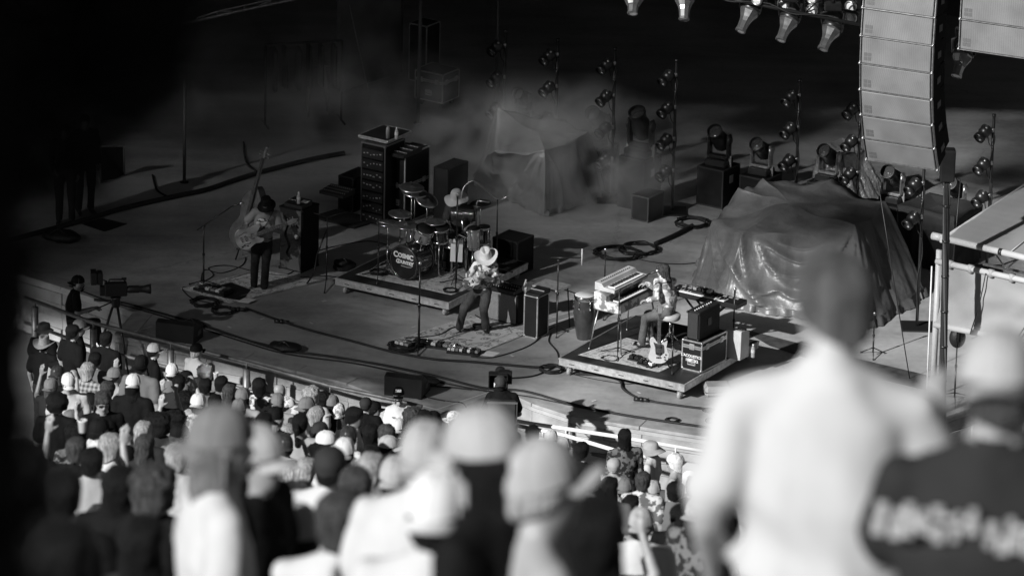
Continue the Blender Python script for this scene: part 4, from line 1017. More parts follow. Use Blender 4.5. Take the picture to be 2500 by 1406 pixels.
bb = pxboom(b0, 1.06, (481, 562), (566, 504)); b = MB(); b.tube([V3((0, 0, 1.06))+bb[0], V3((0, 0, 1.06))+bb[1]], .010, n=7); b.ell((0, 0, 1.06), .025, n=8, m=6); b.build('boom', BLK2, t); mic(look(V3((0, 0, 1.06))+bb[1], V3((1, 0, .35))), t, L=.2)
t, b0 = mic_stand('folded black stand with wide tripod beside the bass cabinet', (797, 692, 0), 1.15, None, None, legs=.5)
b = MB(); b.tube([(0, 0, .95), (-.16, -.02, .5), (-.2, -.02, .2), (-.32, -.1, .02)], .014, n=6); b.tube([(0, 0, 1.15), (-.22, 0, 1.22)], .008, n=6); b.tube([(0, 0, 1.15), (.3, 0, 1.25)], .008, n=6); b.build('folded_arm', BLK2, t)
def pedals(label, cells, z, w=.5, d=.3, rz=-TH, u=0, v=0, seed=0, cat='pedalboard'):
    o = P(u, v, z); t = thing('pedalboard', label, cat, o, rz); R_ = random.Random(seed)
    b = MB(); b.box((0, 0, .03), (w, d, .02), b=.004); b.box((0, -d/2, .02), (w, .02, .04)); b.box((0, d/2, .035), (w, .02, .07)); b.build('board', BLK, t)
    nx, ny = cells
    for i in range(nx):
        for j in range(ny):
            x = -w/2+w*(i+.5)/nx; y = -d/2+d*(j+.5)/ny; pw = w/nx*.78; pd = d/ny*.80; m_ = R_.choice([BLK2, GRY, WHT, mat('pedal_light', .6, .35), BLK2, BLK])
            b = MB(); b.box((x, y, .065), (pw, pd, .045), b=.005); o_ = b.build('pedal', m_, t)
            b = MB()
            for k in range(3): b.tube([(x+(k-1)*pw*.28, y+pd*.25, .085), (x+(k-1)*pw*.28, y+pd*.25, .10)], .007, n=6)
            b.tube([(x, y-pd*.3, .085), (x, y-pd*.3, .10)], .009, n=8); b.build('knobs', R_.choice([CHR, BLK]), o_)
    return t
pedals('long row of pedals on the floor in front of the left musician', (6, 2), .02, .62, .24, -TH, 520, 712, 3)
# double bass on its stand
bw0 = P(600, 624, 0); t = thing('double_bass', 'large double bass leaning on a stand behind the left musician', 'double bass', bw0)
top = PY(656, 369, bw0.y+.1)-bw0; low = PY(592, 607, bw0.y)-bw0; ax = (top-low).normalized(); M = look(low, ax, (0, -1, 0))
# local: z along the neck, x/y across; make the front face the viewer-left
fr = V3((-.55, -.8, .15)); fr = (fr-ax*fr.dot(ax)).normalized(); xx = ax.cross(fr).normalized()*-1; M = Matrix(((xx.x, ax.x, fr.x, low.x), (xx.y, ax.y, fr.y, low.y), (xx.z, ax.z, fr.z, low.z), (0, 0, 0, 1)))
ol = [(0, 0), (.14, .01), (.24, .08), (.285, .20), (.275, .32), (.22, .42), (.165, .50), (.165, .60), (.20, .68), (.205, .80), (.17, .92), (.10, 1.02), (.03, 1.10)]
ol = ol+[(-x, y) for x, y in ol[::-1]][:-1]
b = MB(); b.prism([(p.x, p.y) for p in smoothpts([(x, y, 0) for x, y in ol]+[(0, 0, 0)], 3)[:-1]], -.09, .09, M, b=.012); b.build('body', mat('bass_wood', .10, .22, var=.4, vs=5, coat=.8), t)
b = MB(); b.prism([(-.025, 1.05), (.025, 1.05), (.02, 1.62), (-.02, 1.62)], .07, .11, M, b=.006); b.build('neck', WOODM, t)
b = MB(); b.prism([(-.035, .62), (.035, .62), (.022, 1.62), (-.022, 1.62)], .115, .13, M); b.build('fingerboard', WOODD, t)
b = MB()
for i in range(4): b.tube([M @ V3(((i-1.5)*.016, .32, .15)), M @ V3(((i-1.5)*.010, 1.62, .135))], .0018, n=4)
b.tube([M @ V3((-.06, .42, .10)), M @ V3((.06, .42, .10))], .012, n=6); b.build('strings', STL, t)
b = MB(); b.box((0, 1.70, .08), (.05, .16, .05), M, b=.01); b.ell((0, 1.80, .07), (.035, .035, .035), M); hd = b.build('scroll', WOODM, t)
b = MB()
for s in (-1, 1):
    for k in range(2): b.tube([M @ V3((0, 1.66+.06*k, .09)), M @ V3((s*.085, 1.66+.06*k, .09))], .008, n=6); b.ell(M @ V3((s*.09, 1.66+.06*k, .09)), .018, n=8, m=6)
b.build('tuning_pegs', STL, hd)
b = MB(); b.tube([M @ V3((0, 0, 0)), (low.x*.9, low.y, .01)], .01, n=6); b.build('end_pin', CHR, t)
st = thing('instrument_stand', 'low black stand holding the double bass', 'stand', bw0); b = MB()
for a in (0, 2.1, 4.2): b.tube([(0, 0, .5), (cos(a)*.32, sin(a)*.32, .015)], .013, n=6)
b.tube([(0, .12, .5), (0, .12, .95)], .012); b.build('stand_frame', BLK2, st)
# ================================================================= lead guitarist's gear
t, b0 = mic_stand('straight black microphone stand in front of the lead guitarist', (1022, 852, 0), 1.35, None, (0, 0, 1), r=.015, legs=.33)
fl_amp('grey fronted guitar cabinet behind the lead guitarist', (1261, 796), 0, .66, .27, .52, mat('amp_cloth', .22, .7, var=.12, vs=30), v=.012)
desk('amplifier head with a row of knobs on the grey cabinet', (1256, 722), .525, .56, .24, .10, rows=2, name='amplifier_head')
desk('metal effects box on the amplifier head', (1238, 700), .625, .14, .12, .05, rows=1, name='effects_box')
bottle('clear water bottle on the guitar cabinet', 0, 0, .24, pos=P(1283, 716, .55))
flight_case('flight_case', 'upright flight case with pale metal edges beside the guitar cabinet', (1311, 829), 0, .27, .34, .72, v=.02, latches=False)
desk('open electronics unit with cables on the upright flight case', (1316, 727), .725, .26, .34, .07, rows=1, name='effects_box')
b0 = P(1345, 800, 0); t = thing('work_table', 'small metal table behind the upright flight case', 'table', b0, -TH); b = MB(); b.box((0, 0, .72), (.5, .4, .03), b=.004); b.build('tabletop', ALU, t)
for sx in (-1, 1):
    for sy in (-1, 1): b = MB(); b.tube([(sx*.2, sy*.16, .70), (sx*.24, sy*.19, .0)], .012, n=6); b.build('leg', BLK2, t)
pedals('long black pedal unit on the floor in front of the lead guitarist', (7, 1), .0, .72, .20, -TH+14, 1061, 846, 5)
pedals('white knobbed switcher beside the long pedal unit', (8, 1), .0, .52, .18, -TH+18, 1132, 862, 9)
pedals('small pair of pedals left of the microphone stand', (3, 1), .0, .28, .16, -TH, 985, 846, 11)
slab('set_list', 'white set list on the floor beside the lead guitarist rug', 'paper', [(1174, 867), (1190, 857), (1221, 862), (1204, 871)], 0, .004, PAP)
# ================================================================= keyboards
ps = mat('painted_piano', .62, .45, kind='spots', vs=9, v2=.2)
N_ = P(1508, 868, ZB); aa = radians(TH); x = V3((cos(aa), -sin(aa), 0)); y = V3((sin(aa), cos(aa), 0))
t = thing('electric_piano', 'white painted stage piano on splayed metal legs', 'piano', N_-x*.23+y*.55, -TH)
b = MB(); b.box((0, 0, .76), (.50, 1.12, .16), b=.02); b.prism([(-.25, .84), (-.02, .84), (-.02, .93), (-.10, .97), (-.25, .97)], -.54, .54, Matrix(((1, 0, 0, 0), (0, 0, 1, 0), (0, 1, 0, 0), (0, 0, 0, 1))), b=.006); b.build('case', ps, t)
def keys(t, x0, y0, L, z, dep=.13, n=44, axis='y', dirx=1):
    """keybed along local y, key fronts towards +x*dirx"""
    b = MB(); b.slot(0)
    for i in range(n): b.box((x0, y0+L*(i+.5)/n, z), (dep, L/n*.86, .016))
    o = b.build('white_keys', WHT, t); b = MB()
    for i in range(n-1):
        if i % 7 in (0, 1, 3, 4, 5): b.box((x0-dirx*dep*.18, y0+L*(i+1)/n, z+.014), (dep*.6, L/n*.5, .016))
    b.build('black_keys', BLK, t)
keys(t, .13, -.47, .94, .858)
b = MB(); b.box((.04, 0, .87), (.03, 1.0, .03)); b.box((.235, 0, .862), (.03, 1.06, .022)); b.build('key_slip', BLK, t)
for sx in (-1, 1):
    for sy in (-1, 1): b = MB(); b.tube([(sx*.20, sy*.46, .69), (sx*.30, sy*.56, .02)], [.014, .011], n=8); b.ell((sx*.30, sy*.56, .012), .018, n=7, m=5); b.build('leg', STL, t)
N2 = P(1508, 868, ZB)-x*.23+y*.55
t2 = thing('organ', 'smaller keyboard stacked on the painted piano', 'keyboard', N2+V3((0, 0, .975))-x*.12+y*.04, -TH)
b = MB(); b.prism([(-.17, 0), (.20, 0), (.20, .055), (.0, .065), (-.04, .12), (-.17, .13)], -.50, .50, Matrix(((1, 0, 0, 0), (0, 0, 1, 0), (0, 1, 0, 0), (0, 0, 0, 1))), b=.005); b.build('case', mat('organ_case', .42, .5, var=.2), t2)
keys(t2, .11, -.44, .85, .072, .12, 36)
b = MB()
for i in range(16): b.tube([(-.10, -.42+i*.055, .125), (-.10, -.42+i*.055, .142)], .009, n=6)
b.build('knobs', BLK, t2)
# keyboard on X stand behind the player
A_ = P(1655, 752, 0); B_ = P(1790, 790, 0)
kb0 = P(1730, 845, 0); t = thing('synthesizer', 'long dark keyboard with white keys right of the player', 'keyboard', P(1728, 728, .80), -TH)
b = MB(); b.box((0, 0, .02), (1.28, .34, .09), b=.012); b.build('case', BLK2, t)
b = MB(); n = 52
for i in range(n): b.box((-.60+1.0*(i+.5)/n, -.09, .070), (1.0/n*.86, .14, .014))
b.build('white_keys', WHT, t); b = MB()
for i in range(n-1):
    if i % 7 in (0, 1, 3, 4, 5): b.box((-.60+1.0*(i+1)/n, -.065, .082), (1.0/n*.5, .085, .014))
b.build('black_keys', BLK, t); b = MB()
for i in range(10): b.box((-.5+i*.11, .10, .068), (.07, .05, .01)); b.tube([(-.5+i*.11, .14, .066), (-.5+i*.11, .14, .085)], .008, n=6)
b.build('panel_controls', GRY, t)
ks = thing('keyboard_stand', 'black crossed stand under the long keyboard', 'stand', P(1728, 728, .80)-V3((0, 0, .80-ZB*0)), -TH); b = MB()
for yy in (-.1, .1): b.tube([(-.42, yy, .02), (.36, yy, .77)], .018, n=8); b.tube([(.42, yy*1.1, .02), (-.36, yy*1.1, .77)], .018, n=8)
for xx in (-.42, .42): b.tube([(xx, -.2, .02), (xx, .2, .02)], .016, n=7)
b.build('stand_frame', BLK2, ks)
pedals('row of small pedals on the back of the long keyboard', (4, 1), .0, .34, .13, -TH, 0, 0, 21)
pb = [o for o in col.objects if o.get('label') == 'row of small pedals on the back of the long keyboard'][0]; pb.location = P(1716, 716, .885)
# stool
s0 = P(1634, 851, ZB); t = thing('piano_stool', 'round padded stool under the keyboard player', 'stool', s0)
b = MB(); b.lathe([(.001, .50), (.15, .50), (.165, .52), (.165, .575), (.15, .59), (.001, .595)], 26); b.build('seat', mat('stool_vinyl', .42, .5), t)
b = MB(); b.tube([(0, 0, .2), (0, 0, .50)], .018, n=8); b.build('post', CHR, t)
for k in range(4): a = k*pi/2+.4; b = MB(); b.tube([(cos(a)*.02, sin(a)*.02, .28), (cos(a)*.22, sin(a)*.22, .015)], .010, n=7); b.build('leg', CHR, t)
# amplifier on flight case, white amplifier
fc = flight_case('flight_case', 'black flight case with white stencil lettering and pale edging', (1712, 911), ZB, .375, .76, .50, v=.02, lid=.80)
TWs = mat('stencil_white', .75, .7)
Mf = Matrix.Translation((0, -.383, 0)) @ Euler((radians(90), 0, 0)).to_matrix().to_4x4()
text("L'ACOUSTICS", .062, .001, TWs, 'stencil_lettering', Mf @ T(0, .225, .004), fc, bold=.0022)
text('108P  X2', .062, .001, TWs, 'stencil_lettering', Mf @ T(.01, .155, .004), fc, bold=.0022)
tp = fl_amp('black keyboard amplifier on the stencilled flight case', (1705, 834), ZB+.505, .23, .64, .47, mat('amp_dark_front', .025, .5, bump=.4, bs=120), v=.02)
b = MB()
for i in range(9): b.tube([(.0, -.26+i*.06, .472), (.0, -.26+i*.06, .492)], .010, n=7)
b.build('knobs', PAP, tp)
b = MB(); b.box((.119, 0, .25), (.004, .10, .12)); b.build('side_plate', BLK2, tp)
t = thing('small_amplifier', 'pale box amplifier standing behind the stencilled case', 'amplifier', P(1806, 880, ZB)-x*.13+y*.13, -TH)
b = MB(); b.prism([(-.13, 0), (.13, 0), (.13, .42), (-.10, .48), (-.13, .47)], -.14, .14, Matrix(((0, 0, 1, 0), (1, 0, 0, 0), (0, 1, 0, 0), (0, 0, 0, 1))), b=.008); b.build('box', mat('cream_box', .5, .5, var=.1), t)
b = MB()
for i in range(4): b.tube([(-.08+i*.05, 0, .44), (-.08+i*.05, 0, .47)], .009, n=6)
b.box((.06, .06, .455), (.09, .06, .03)); b.build('knobs', BLK, t)
bottle('clear water bottle at the back edge of the keyboard riser', 0, 0, .22, pos=P(1838, 872, ZB))
g0 = P(1607, 892, ZB); t = thing('guitar_stand', 'black tripod stand holding the pale guitar', 'stand', g0); b = MB()
for a in (-.5, pi+.5, pi/2): b.tube([(0, 0, .20), (cos(a)*.22, sin(a)*.22-.05, .015)], .013, n=7)
b.tube([(0, 0, .18), (0, .05, .62)], .010, n=7); b.tube([(-.09, -.05, .12), (0, 0, .10), (.09, -.05, .12)], .011, n=7); b.tube([(0, -.0, .18), (.0, -.12, .0)], .014, n=7); b.build('stand_frame', BLK2, t)
Mg = Matrix.Translation(g0+V3((0, -.02, .50))) @ Euler((radians(80), 0, radians(168))).to_matrix().to_4x4()
Mg = Matrix.Translation(g0+V3((0, -.05, .30))) @ Euler((radians(82), radians(0), radians(0))).to_matrix().to_4x4()
guitar('pale solid guitar upright on a stand in front of the stool', Mg, mat('guitar_cream', .55, .3, coat=.8), headm=WOODM, guardm=mat('guard_dark', .05, .4))
coil('coil of thin cable on the keyboard riser rug', (1490, 877), .15, ZB, n=2, seed=8, r=.009)
pedals('little box pedals on the riser rug by the guitar stand', (2, 1), ZB, .2, .14, -TH, 1551, 880, 31)
pedals('dark foot pedals in front of the guitar stand', (3, 1), ZB, .3, .14, -TH-8, 1580, 893, 33)
t, b0 = mic_stand('microphone stand with long boom reaching over the painted piano', (1508, 868, ZB), 1.10, None, None, legs=.3)
bb = pxboom(b0, 1.10, (1501, 698), (1586, 668)); b = MB(); b.tube([V3((0, 0, 1.10)), V3((0, 0, 1.10))+bb[1]], .009, n=7); b.ell((0, 0, 1.1), .024, n=8, m=6); b.build('boom', BLK2, t); mic(look(V3((0, 0, 1.1))+bb[1], V3((1, -.1, .45))), t)
t, b0 = mic_stand('bare black stand right of the pale guitar', (1641, 898, ZB), .72, None, None, legs=.32)
bb = pxboom(b0, .60, (1641, 822), (1614, 832)); b = MB(); b.tube([V3((0, 0, .6)), V3((0, 0, .6))+bb[1]], .010, n=7); b.build('boom', BLK2, t)
t, b0 = mic_stand('thin stand with a vertical white microphone behind the painted piano', (1474, 768, 0), 1.02, None, (0, 0, 1), pencil=True)
t, b0 = mic_stand('tall stand with flat boom left of the conga', (1359, 815, 0), 1.25, None, None, legs=.2); bb = pxboom(b0, 1.25, (1344, 629), (1421, 629)); b = MB(); b.tube([V3((0, 0, 1.25))+bb[0], V3((0, 0, 1.25))+bb[1]], .010, n=7); b.ell((0, 0, 1.25), .024, n=8, m=6); b.build('boom', BLK2, t)
e_ = V3((0, 0, 1.25))+bb[1]; b = MB(); b.tube([e_+V3((0, 0, -.13)), e_+V3((0, 0, .15))], .014, n=8); b.build('microphone', mat('pencil_mic', .55, .4), t)
t, b0 = mic_stand('leaning microphone stand behind the pale box amplifier', (1789, 858, ZB), .95, None, (0, 0, 1), legs=.2)
cg = P(1425, 826, 0); t = thing('conga', 'tall dark wooden conga drum with pale head', 'drum', cg)
b = MB(); b.lathe([(.11, .0), (.125, .06), (.165, .30), (.18, .45), (.165, .62), (.15, .70)], 28, cap=False); b.build('shell', mat('conga_wood', .04, .3, var=.4, vs=6, coat=.7), t)
b = MB(); b.lathe([(.158, .66), (.172, .67), (.176, .73), (.165, .745), (.155, .72)], 28, cap=False); b.build('rim', CHR, t)
b = MB(); b.lathe([(.001, .752), (.15, .750), (.168, .735)], 28, cap=False); b.build('drum_head', mat('conga_skin', .62, .7, var=.1), t)
b = MB()
for k in range(6): a = k*pi/3; b.tube([(cos(a)*.178, sin(a)*.178, .56), (cos(a)*.178, sin(a)*.178, .68)], .006, n=5); b.box((cos(a)*.18, sin(a)*.18, .55), (.025, .025, .04), b=.003)
b.build('tension_rods', CHR, t)
sc0 = P(1750, 962, 0); t = thing('case', 'small pale suitcase lying on the floor by the keyboard riser', 'case', sc0, 8); b = MB(); b.box((0, 0, .09), (.42, .34, .17), b=.04); b.build('shell', mat('suitcase', .33, .5, var=.1), t); b = MB(); b.box((0, 0, .085), (.425, .345, .014), b=.003); b.build('seam', STL, t)
# ================================================================= covered equipment
TPM = mat('tarp_black_vinyl', .10, .40, var=.3, vs=2, bump=.5, bs=10, spec=.45)
TPM2 = mat('tarp_grey_vinyl', .19, .42, var=.2, vs=2, bump=.3, bs=14, spec=.5)
TPM3 = mat('tarp_silver', .35, .3, .5, var=.3, vs=5, bump=2.0, bs=14)
tarp('large piece of equipment under a dark draped tarpaulin behind the keyboard player', [(1740, 536, 1.0), (1812, 568, 1.15), (2088, 549, 1.25), (2162, 490, 1.2), (2032, 435, 1.45), (1862, 435, 1.5), (1802, 458, 1.4)],
     [(1690, 700), (1768, 752), (2130, 806), (2262, 725), (2180, 620), (1900, 560), (1712, 640)], TPM, nfold=60, amp=.045, rows=90, seed=2, sag=.10, droop=.12, folds=[
     (((1740, 535), (1745, 600), (1752, 660), (1774, 722)), .07, 5), (((1756, 540), (1768, 600), (1800, 670), (1852, 740)), .08, 6), (((1813, 570), (1818, 620), (1832, 690), (1860, 740)), .10, 6), (((1850, 570), (1890, 602), (1930, 622), (1975, 625), (2030, 592), (2078, 552)), .10, 7),
     (((1854, 580), (1872, 630), (1905, 660), (1960, 662), (2015, 625), (2082, 555)), .08, 7), (((1905, 584), (1960, 592), (2020, 580), (2070, 550)), .08, 6), (((2080, 552), (2045, 612), (2020, 655)), .08, 4), (((2088, 552), (2082, 612), (2078, 670)), .08, 4), (((2094, 552), (2108, 602), (2116, 650)), .07, 4), (((2104, 552), (2122, 600), (2148, 690)), .06, 4),
     (((1830, 690), (1865, 712), (1900, 700), (1940, 722), (1990, 705), (2040, 720)), .14, 11), (((1790, 640), (1830, 700), (1880, 745)), .07, 6), (((1702, 690), (1716, 640), (1730, 580)), .05, 5), (((1880, 640), (1920, 690), (1990, 690), (2050, 640)), .07, 8)])
tarp('tall equipment under a pale creased tarpaulin behind the drummer', [(1207, 370, 1.15), (1330, 368, 1.2), (1438, 320, 1.3), (1380, 292, 1.45), (1215, 262, 1.65)],
     [(1152, 447), (1330, 530), (1480, 480), (1440, 400), (1180, 385)], TPM2, nfold=44, amp=.05, rows=70, seed=5, sag=.1, droop=.08, folds=[
     (((1327, 369), (1328, 440), (1325, 516)), .09, 4), (((1211, 376), (1258, 386), (1300, 376)), .06, 4), (((1321, 379), (1290, 469), (1212, 520)), .08, 5), (((1313, 375), (1274, 438), (1235, 500)), .07, 5), (((1209, 372), (1210, 440), (1222, 500)), .07, 4), (((1338, 372), (1360, 430), (1370, 500)), .07, 5), (((1400, 345), (1408, 400), (1430, 470)), .07, 5), (((1196, 380), (1178, 420), (1165, 450)), .06, 5), (((1245, 400), (1250, 450), (1262, 510)), .05, 5)])
tarp('small equipment under a crumpled silvery cover below the loudspeaker array', [(1992, 362, 1.1), (2060, 380, 1.05), (2118, 372, 1.05), (2060, 335, 1.15)], [(1985, 500), (2080, 540), (2180, 510), (2080, 460)], TPM3, nfold=14, amp=.12, rows=14, seed=9)
tarp('low dark covered case at the right of the big tarpaulin', [(2190, 500, .9), (2330, 530, .9), (2400, 500, .9), (2270, 470, .9)], [(2190, 640), (2330, 670), (2400, 630), (2270, 590)], mat('cover_black', .015, .8, bump=.4, bs=12), nfold=12, amp=.06, rows=10, seed=12)
# ================================================================= lamp towers
for top, n, lab in (((1953, 197), 4, 'lamp tower left of the loudspeaker array behind the covered piano'), ((1652, 148), 4, 'lamp tower in the middle of the dark rear stage'), ((1502, 120), 4, 'lamp tower left of the middle one, beside the smoke'),
                    ((1362, 98), 3, 'faint lamp tower above the creased tarpaulin'), ((1234, 76), 3, 'faint leftmost lamp tower behind the tall flight case'), ((2103, 228), 3, 'lamp tower half hidden by the left edge of the loudspeaker array'),
                    ((2427, 282), 4, 'lamp tower at the far right above the white awning'), ((2256, 410), 2, 'short visible lamp tower under the loudspeaker array')):
    par_tower(lab, top, n, first=.30, step=.57)
# ================================================================= moving lights standing on cases
def mh_on_case(u, v, zc, lab, near=None, case=True, s=1.0, yaw=150, tilt=40, w=.52, d=.55, silver=False):
    """u,v: pixel of the base centre, zc its height"""
    p = P(u, v, zc)
    if case:
        a = radians(TH); x = V3((cos(a), -sin(a), 0)); y = V3((sin(a), cos(a), 0)); c = V3((p.x, p.y, 0)); N_ = c+x*w/2-y*d/2
        t = thing('flight_case', 'black case on wheels under the '+lab, 'flight case', (c.x, c.y, 0), -TH)
        b = MB(); b.box((0, 0, zc/2), (w, d, zc-.01), b=.006); b.build('case_body', mat('case_laminate_12', .012, .5, var=.2), t)
        b = MB()
        for sx in (-1, 1):
            for sy in (-1, 1): b.box((sx*(w/2-.008), sy*(d/2-.008), zc/2), (.025, .025, zc-.002))
        for s_ in (-1, 1):
            for zz in (.02, zc-.012): b.box((0, s_*(d/2-.008), zz), (w-.03, .024, .024)); b.box((s_*(w/2-.008), 0, zz), (.024, d-.03, .024))
        b.build('edging', mat('dull_edging', .05, .45, .6), t)
        b = MB(); b.box((w/2+.002, 0, zc*.7), (.008, .12, .14), b=.004); b.build('handle', mat('handle_plate', .4, .4, .6), t)
    return moving_head(lab, p, yaw, tilt, s, 'moving lights standing at the rear of the stage', yokem=STL if silver else None)
mh_on_case(1460, 352, .85, 'moving light above the creased tarpaulin', s=1.0, tilt=35)
mh_on_case(1563, 378, .92, 'moving light left of the middle lamp tower', s=1.15, tilt=60)
mh_on_case(1755, 402, .70, 'moving light right of the middle lamp tower', s=1.0, tilt=45)
mh_on_case(1858, 424, .55, 'moving light with bright bracket behind the covered piano', s=.95, tilt=35, silver=True)
mh_on_case(2022, 440, .6, 'moving light in front of the silvery cover', s=.95, tilt=35, silver=True)
mh_on_case(2178, 492, .62, 'moving light under the lower edge of the loudspeaker array', s=.95, tilt=35, silver=True)
mh_on_case(2330, 520, .6, 'moving light beside the hanging cable bundle', s=.95, tilt=35, silver=True)
mh_on_case(1275, 285, .7, 'barely visible moving light behind the creased tarpaulin', s=.8, tilt=30)
flight_case('flight_case', 'low case with pale edges in the smoke at the rear', (1582, 545), 0, .35, .5, .45, v=.03, latches=False, trim=mat('worn_trim', .12, .5, .5))
# ================================================================= hanging loudspeaker arrays
GRL = mat('array_grille', .165, .55, .0, kind='grille', vs=75); CAB = mat('array_cabinet', .006, .85, spec=.1); GRL2 = mat('array_grille_darker', .16, .6, .0, kind='grille', vs=75)  # second grille tone, slightly darker, for some lower cabinets
def array(label, tl, d0, w_px, yaw, rows, hc=.40, dep=.62):
    """tl: pixel of the top left corner of the first row; rows: pitch of each cabinet in degrees (positive looks down)"""
    o = PD(tl[0], tl[1], d0); W = w_px
    t = thing('speaker_array', label, 'loudspeakers', o, 0); a = radians(yaw)
    x = V3((cos(a), -sin(a), 0)); n = V3((-sin(a), -cos(a), 0))       # n: outward normal of the grille
    p = V3((0, 0, 0))
    for k, pit in enumerate(rows):
        q = radians(pit); nn = (n*cos(q)+V3((0, 0, -sin(q)))); dn = (-V3((0, 0, 1))*cos(q)-n*sin(q))
        M = Matrix(((x.x, dn.x, -nn.x, p.x), (x.y, dn.y, -nn.y, p.y), (x.z, dn.z, -nn.z, p.z), (0, 0, 0, 1)))   # x right, y down the face, z into the cabinet
        b = MB(); b.prism([(0.0, .012), (.0, hc-.004), (W, hc-.004), (W, .012)], .02, dep*.6, M, b=.008)
        b.prism([(.03, .04), (.03, hc-.03), (W-.03, hc-.03), (W-.03, .04)], dep*.6, dep, M, b=.01); c = b.build('cabinet', CAB, t)
        b = MB(); b.box((W/2, hc/2+.004, .012), (W-.05, hc-.03, .024), M, b=.008); b.build('grille', GRL2 if k in (5, 7, 8) else GRL, c)
        b = MB(); b.box((W/2, hc-.003, .004), (W*1.02, .012, .03), M)
        for s_ in (0, W): b.tube([M @ V3((s_-.015, hc-.003, .0)), M @ V3((s_+.015, hc-.003, .0))], .022, n=8); b.box((s_, hc*.5, .03), (.012, hc*.9, .05), M)
        b.build('rigging_bar', STL, c)
        b = MB()
        for i in range(2):
            for j in range(2): b.box((.085+i*.062, hc-.085-j*.062, -.002), (.052, .052, .004), M)
        b.build('emblem', mat('emblem', .09, .6), c)
        for i_, (yy, zz) in enumerate(((hc*.3, dep*.45), (hc*.7, dep*.45))):
            pass
        b = MB(); b.box((W+.004, hc*.5, dep*.45), (.012, .10, .14), M, b=.004); b.build('side_handle', BLK2, c)
        p = p+dn*hc
    return t
AR = array('long curved column of grey fronted loudspeakers hanging at the right', (2122, -188), 81.5, 1.10, 24, [-7, -6, -5, -3, 1, 6, 12, 19, 25], hc=.412)
array('second loudspeaker column at the top right corner', (2352, -100), 80.5, 1.25, 24, [-2, -1, 0], hc=.44)
# dark rigging behind the array
# ================================================================= lighting truss across the top
A_ = PD(2105, 62, 84.8); L_ = 7.5; A0_ = A_-e1*L_
t = thing('lighting_truss', 'black lighting truss crossing the top right of the picture', 'truss', A0_, -TH)
b = MB()
for yy in (0, .52):
    for zz in (0, .52): b.tube([(0, yy, zz), (L_, yy, zz)], .027, n=8)
b.build('rails', BLK2, t)
b = MB(); k = 0; xx = 0
while xx < L_-.5:
    for yy in (0, .52): b.tube([(xx, yy, 0 if k % 2 else .52), (xx+.5, yy, .52 if k % 2 else 0)], .012, n=6)
    b.tube([(xx, 0, 0), (xx, .52, 0)], .012, n=6); b.tube([(xx, 0, 0), (xx, 0, .52)], .012, n=6); xx += .5; k += 1
b.build('braces', BLK2, t)
b = MB(); b.tube(smoothpts([(i*.37, -.04, .02+.05*sin(i*2.1)) for i in range(20)], 3), .010, n=5); b.build('cable', RUB, t)
SIL = mat('silver_housing', .22, .30, .75, var=.25, vs=8)
def hung_spot(lab, u, v, u2, v2, dist, s=1.0):
    """hanging profile light: u,v shoulder pixel, u2,v2 the lens pixel"""
    a = PD(u, v, dist); bq = PD(u2, v2, dist-.15); t = thing('hanging_spotlight', lab, 'spotlight', a, 0, 'silver spotlights hanging from the truss')
    d = (bq-a); L = d.length; d.normalize(); M = look((0, 0, 0), d)
    b = MB(); b.lathe([(.06, -.16), (.13, -.12), (.155, -.02), (.15, .06), (.10, .16), (.085, L*.55), (.075, L*.85), (.085, L*.87), (.085, L*.95), (.07, L*.96)], 8, M, cap=False); b.lathe([(.001, -.17), (.06, -.16)], 8, M, cap=False)
    for f in b.bm.faces: f.smooth = False
    h_ = b.build('housing', SIL, t); b = MB(); b.lathe([(.001, L*.93), (.07, L*.94)], 18, M, cap=False); b.build('lens', mat('lens_pale', .25, .1, coat=1), h_)
    b = MB(); b.lathe([(.160, -.03), (.168, -.0), (.155, .03)], 14, M, cap=False); b.build('band', BLK2, h_)
    b = MB(); b.tube([M @ V3((.17, 0, 0)), V3((.17, 0, .22)), V3((0, 0, .28)), V3((-.17, 0, .22)), M @ V3((-.17, 0, 0))], .022, n=6); b.box((0, 0, .33), (.26, .2, .12), b=.02); b.tube([(0, 0, .38), (0, 0, .5)], .03, n=8); b.build('yoke', BLK2, t)
    return t
for i, (u, v, u2, v2, dd, lab) in enumerate(((1548, -8, 1544, 36, 87.5, 'leftmost silver spotlight hanging at the top, pointing straight down'), (1672, -6, 1670, 52, 87, 'second silver spotlight from the left, pointing straight down'), (1832, 24, 1806, 80, 86, 'silver spotlight tilted left under the truss, third from the left'),
                                         (1928, 46, 1904, 102, 85.6, 'silver spotlight tilted left, fourth along the truss'), (2032, 68, 2007, 124, 85.2, 'silver spotlight tilted left beside the loudspeaker array'), (2352, 132, 2334, 190, 84, 'silver spotlight between the two loudspeaker columns'))):
    hung_spot(lab, u, v, u2, v2, dd)
def blinder(lab, cells, dist=85.6):
    a = PD(cells[0][0], cells[0][1], dist); t = thing('blinder_light', lab, 'lamp', a, -TH, 'round lamps fixed to the truss'); R3 = Matrix.Rotation(radians(TH), 4, 'Z')
    b = MB()
    for u, v in cells:
        p = R3 @ (PD(u, v, dist)-a); b.box((p.x, p.y+.07, p.z), (.19, .12, .22), b=.01)
    b.build('housing', BLK, t)
    for u, v in cells:
        p = R3 @ (PD(u, v, dist)-a); M = look(p, (0, -1, -.15)); b = MB(); b.lathe([(.095, 0), (.095, .05), (.075, .055), (.07, .03)], 20, M, cap=False); r_ = b.build('reflector_ring', STL, t)
        b = MB(); b.lathe([(.001, .052), (.05, .045), (.074, .03)], 18, M, cap=False); b.build('lamp_glass', mat('lamp_glass', .85, .3), r_)  # white glass colour stands in for sunlight reflected by the lamps
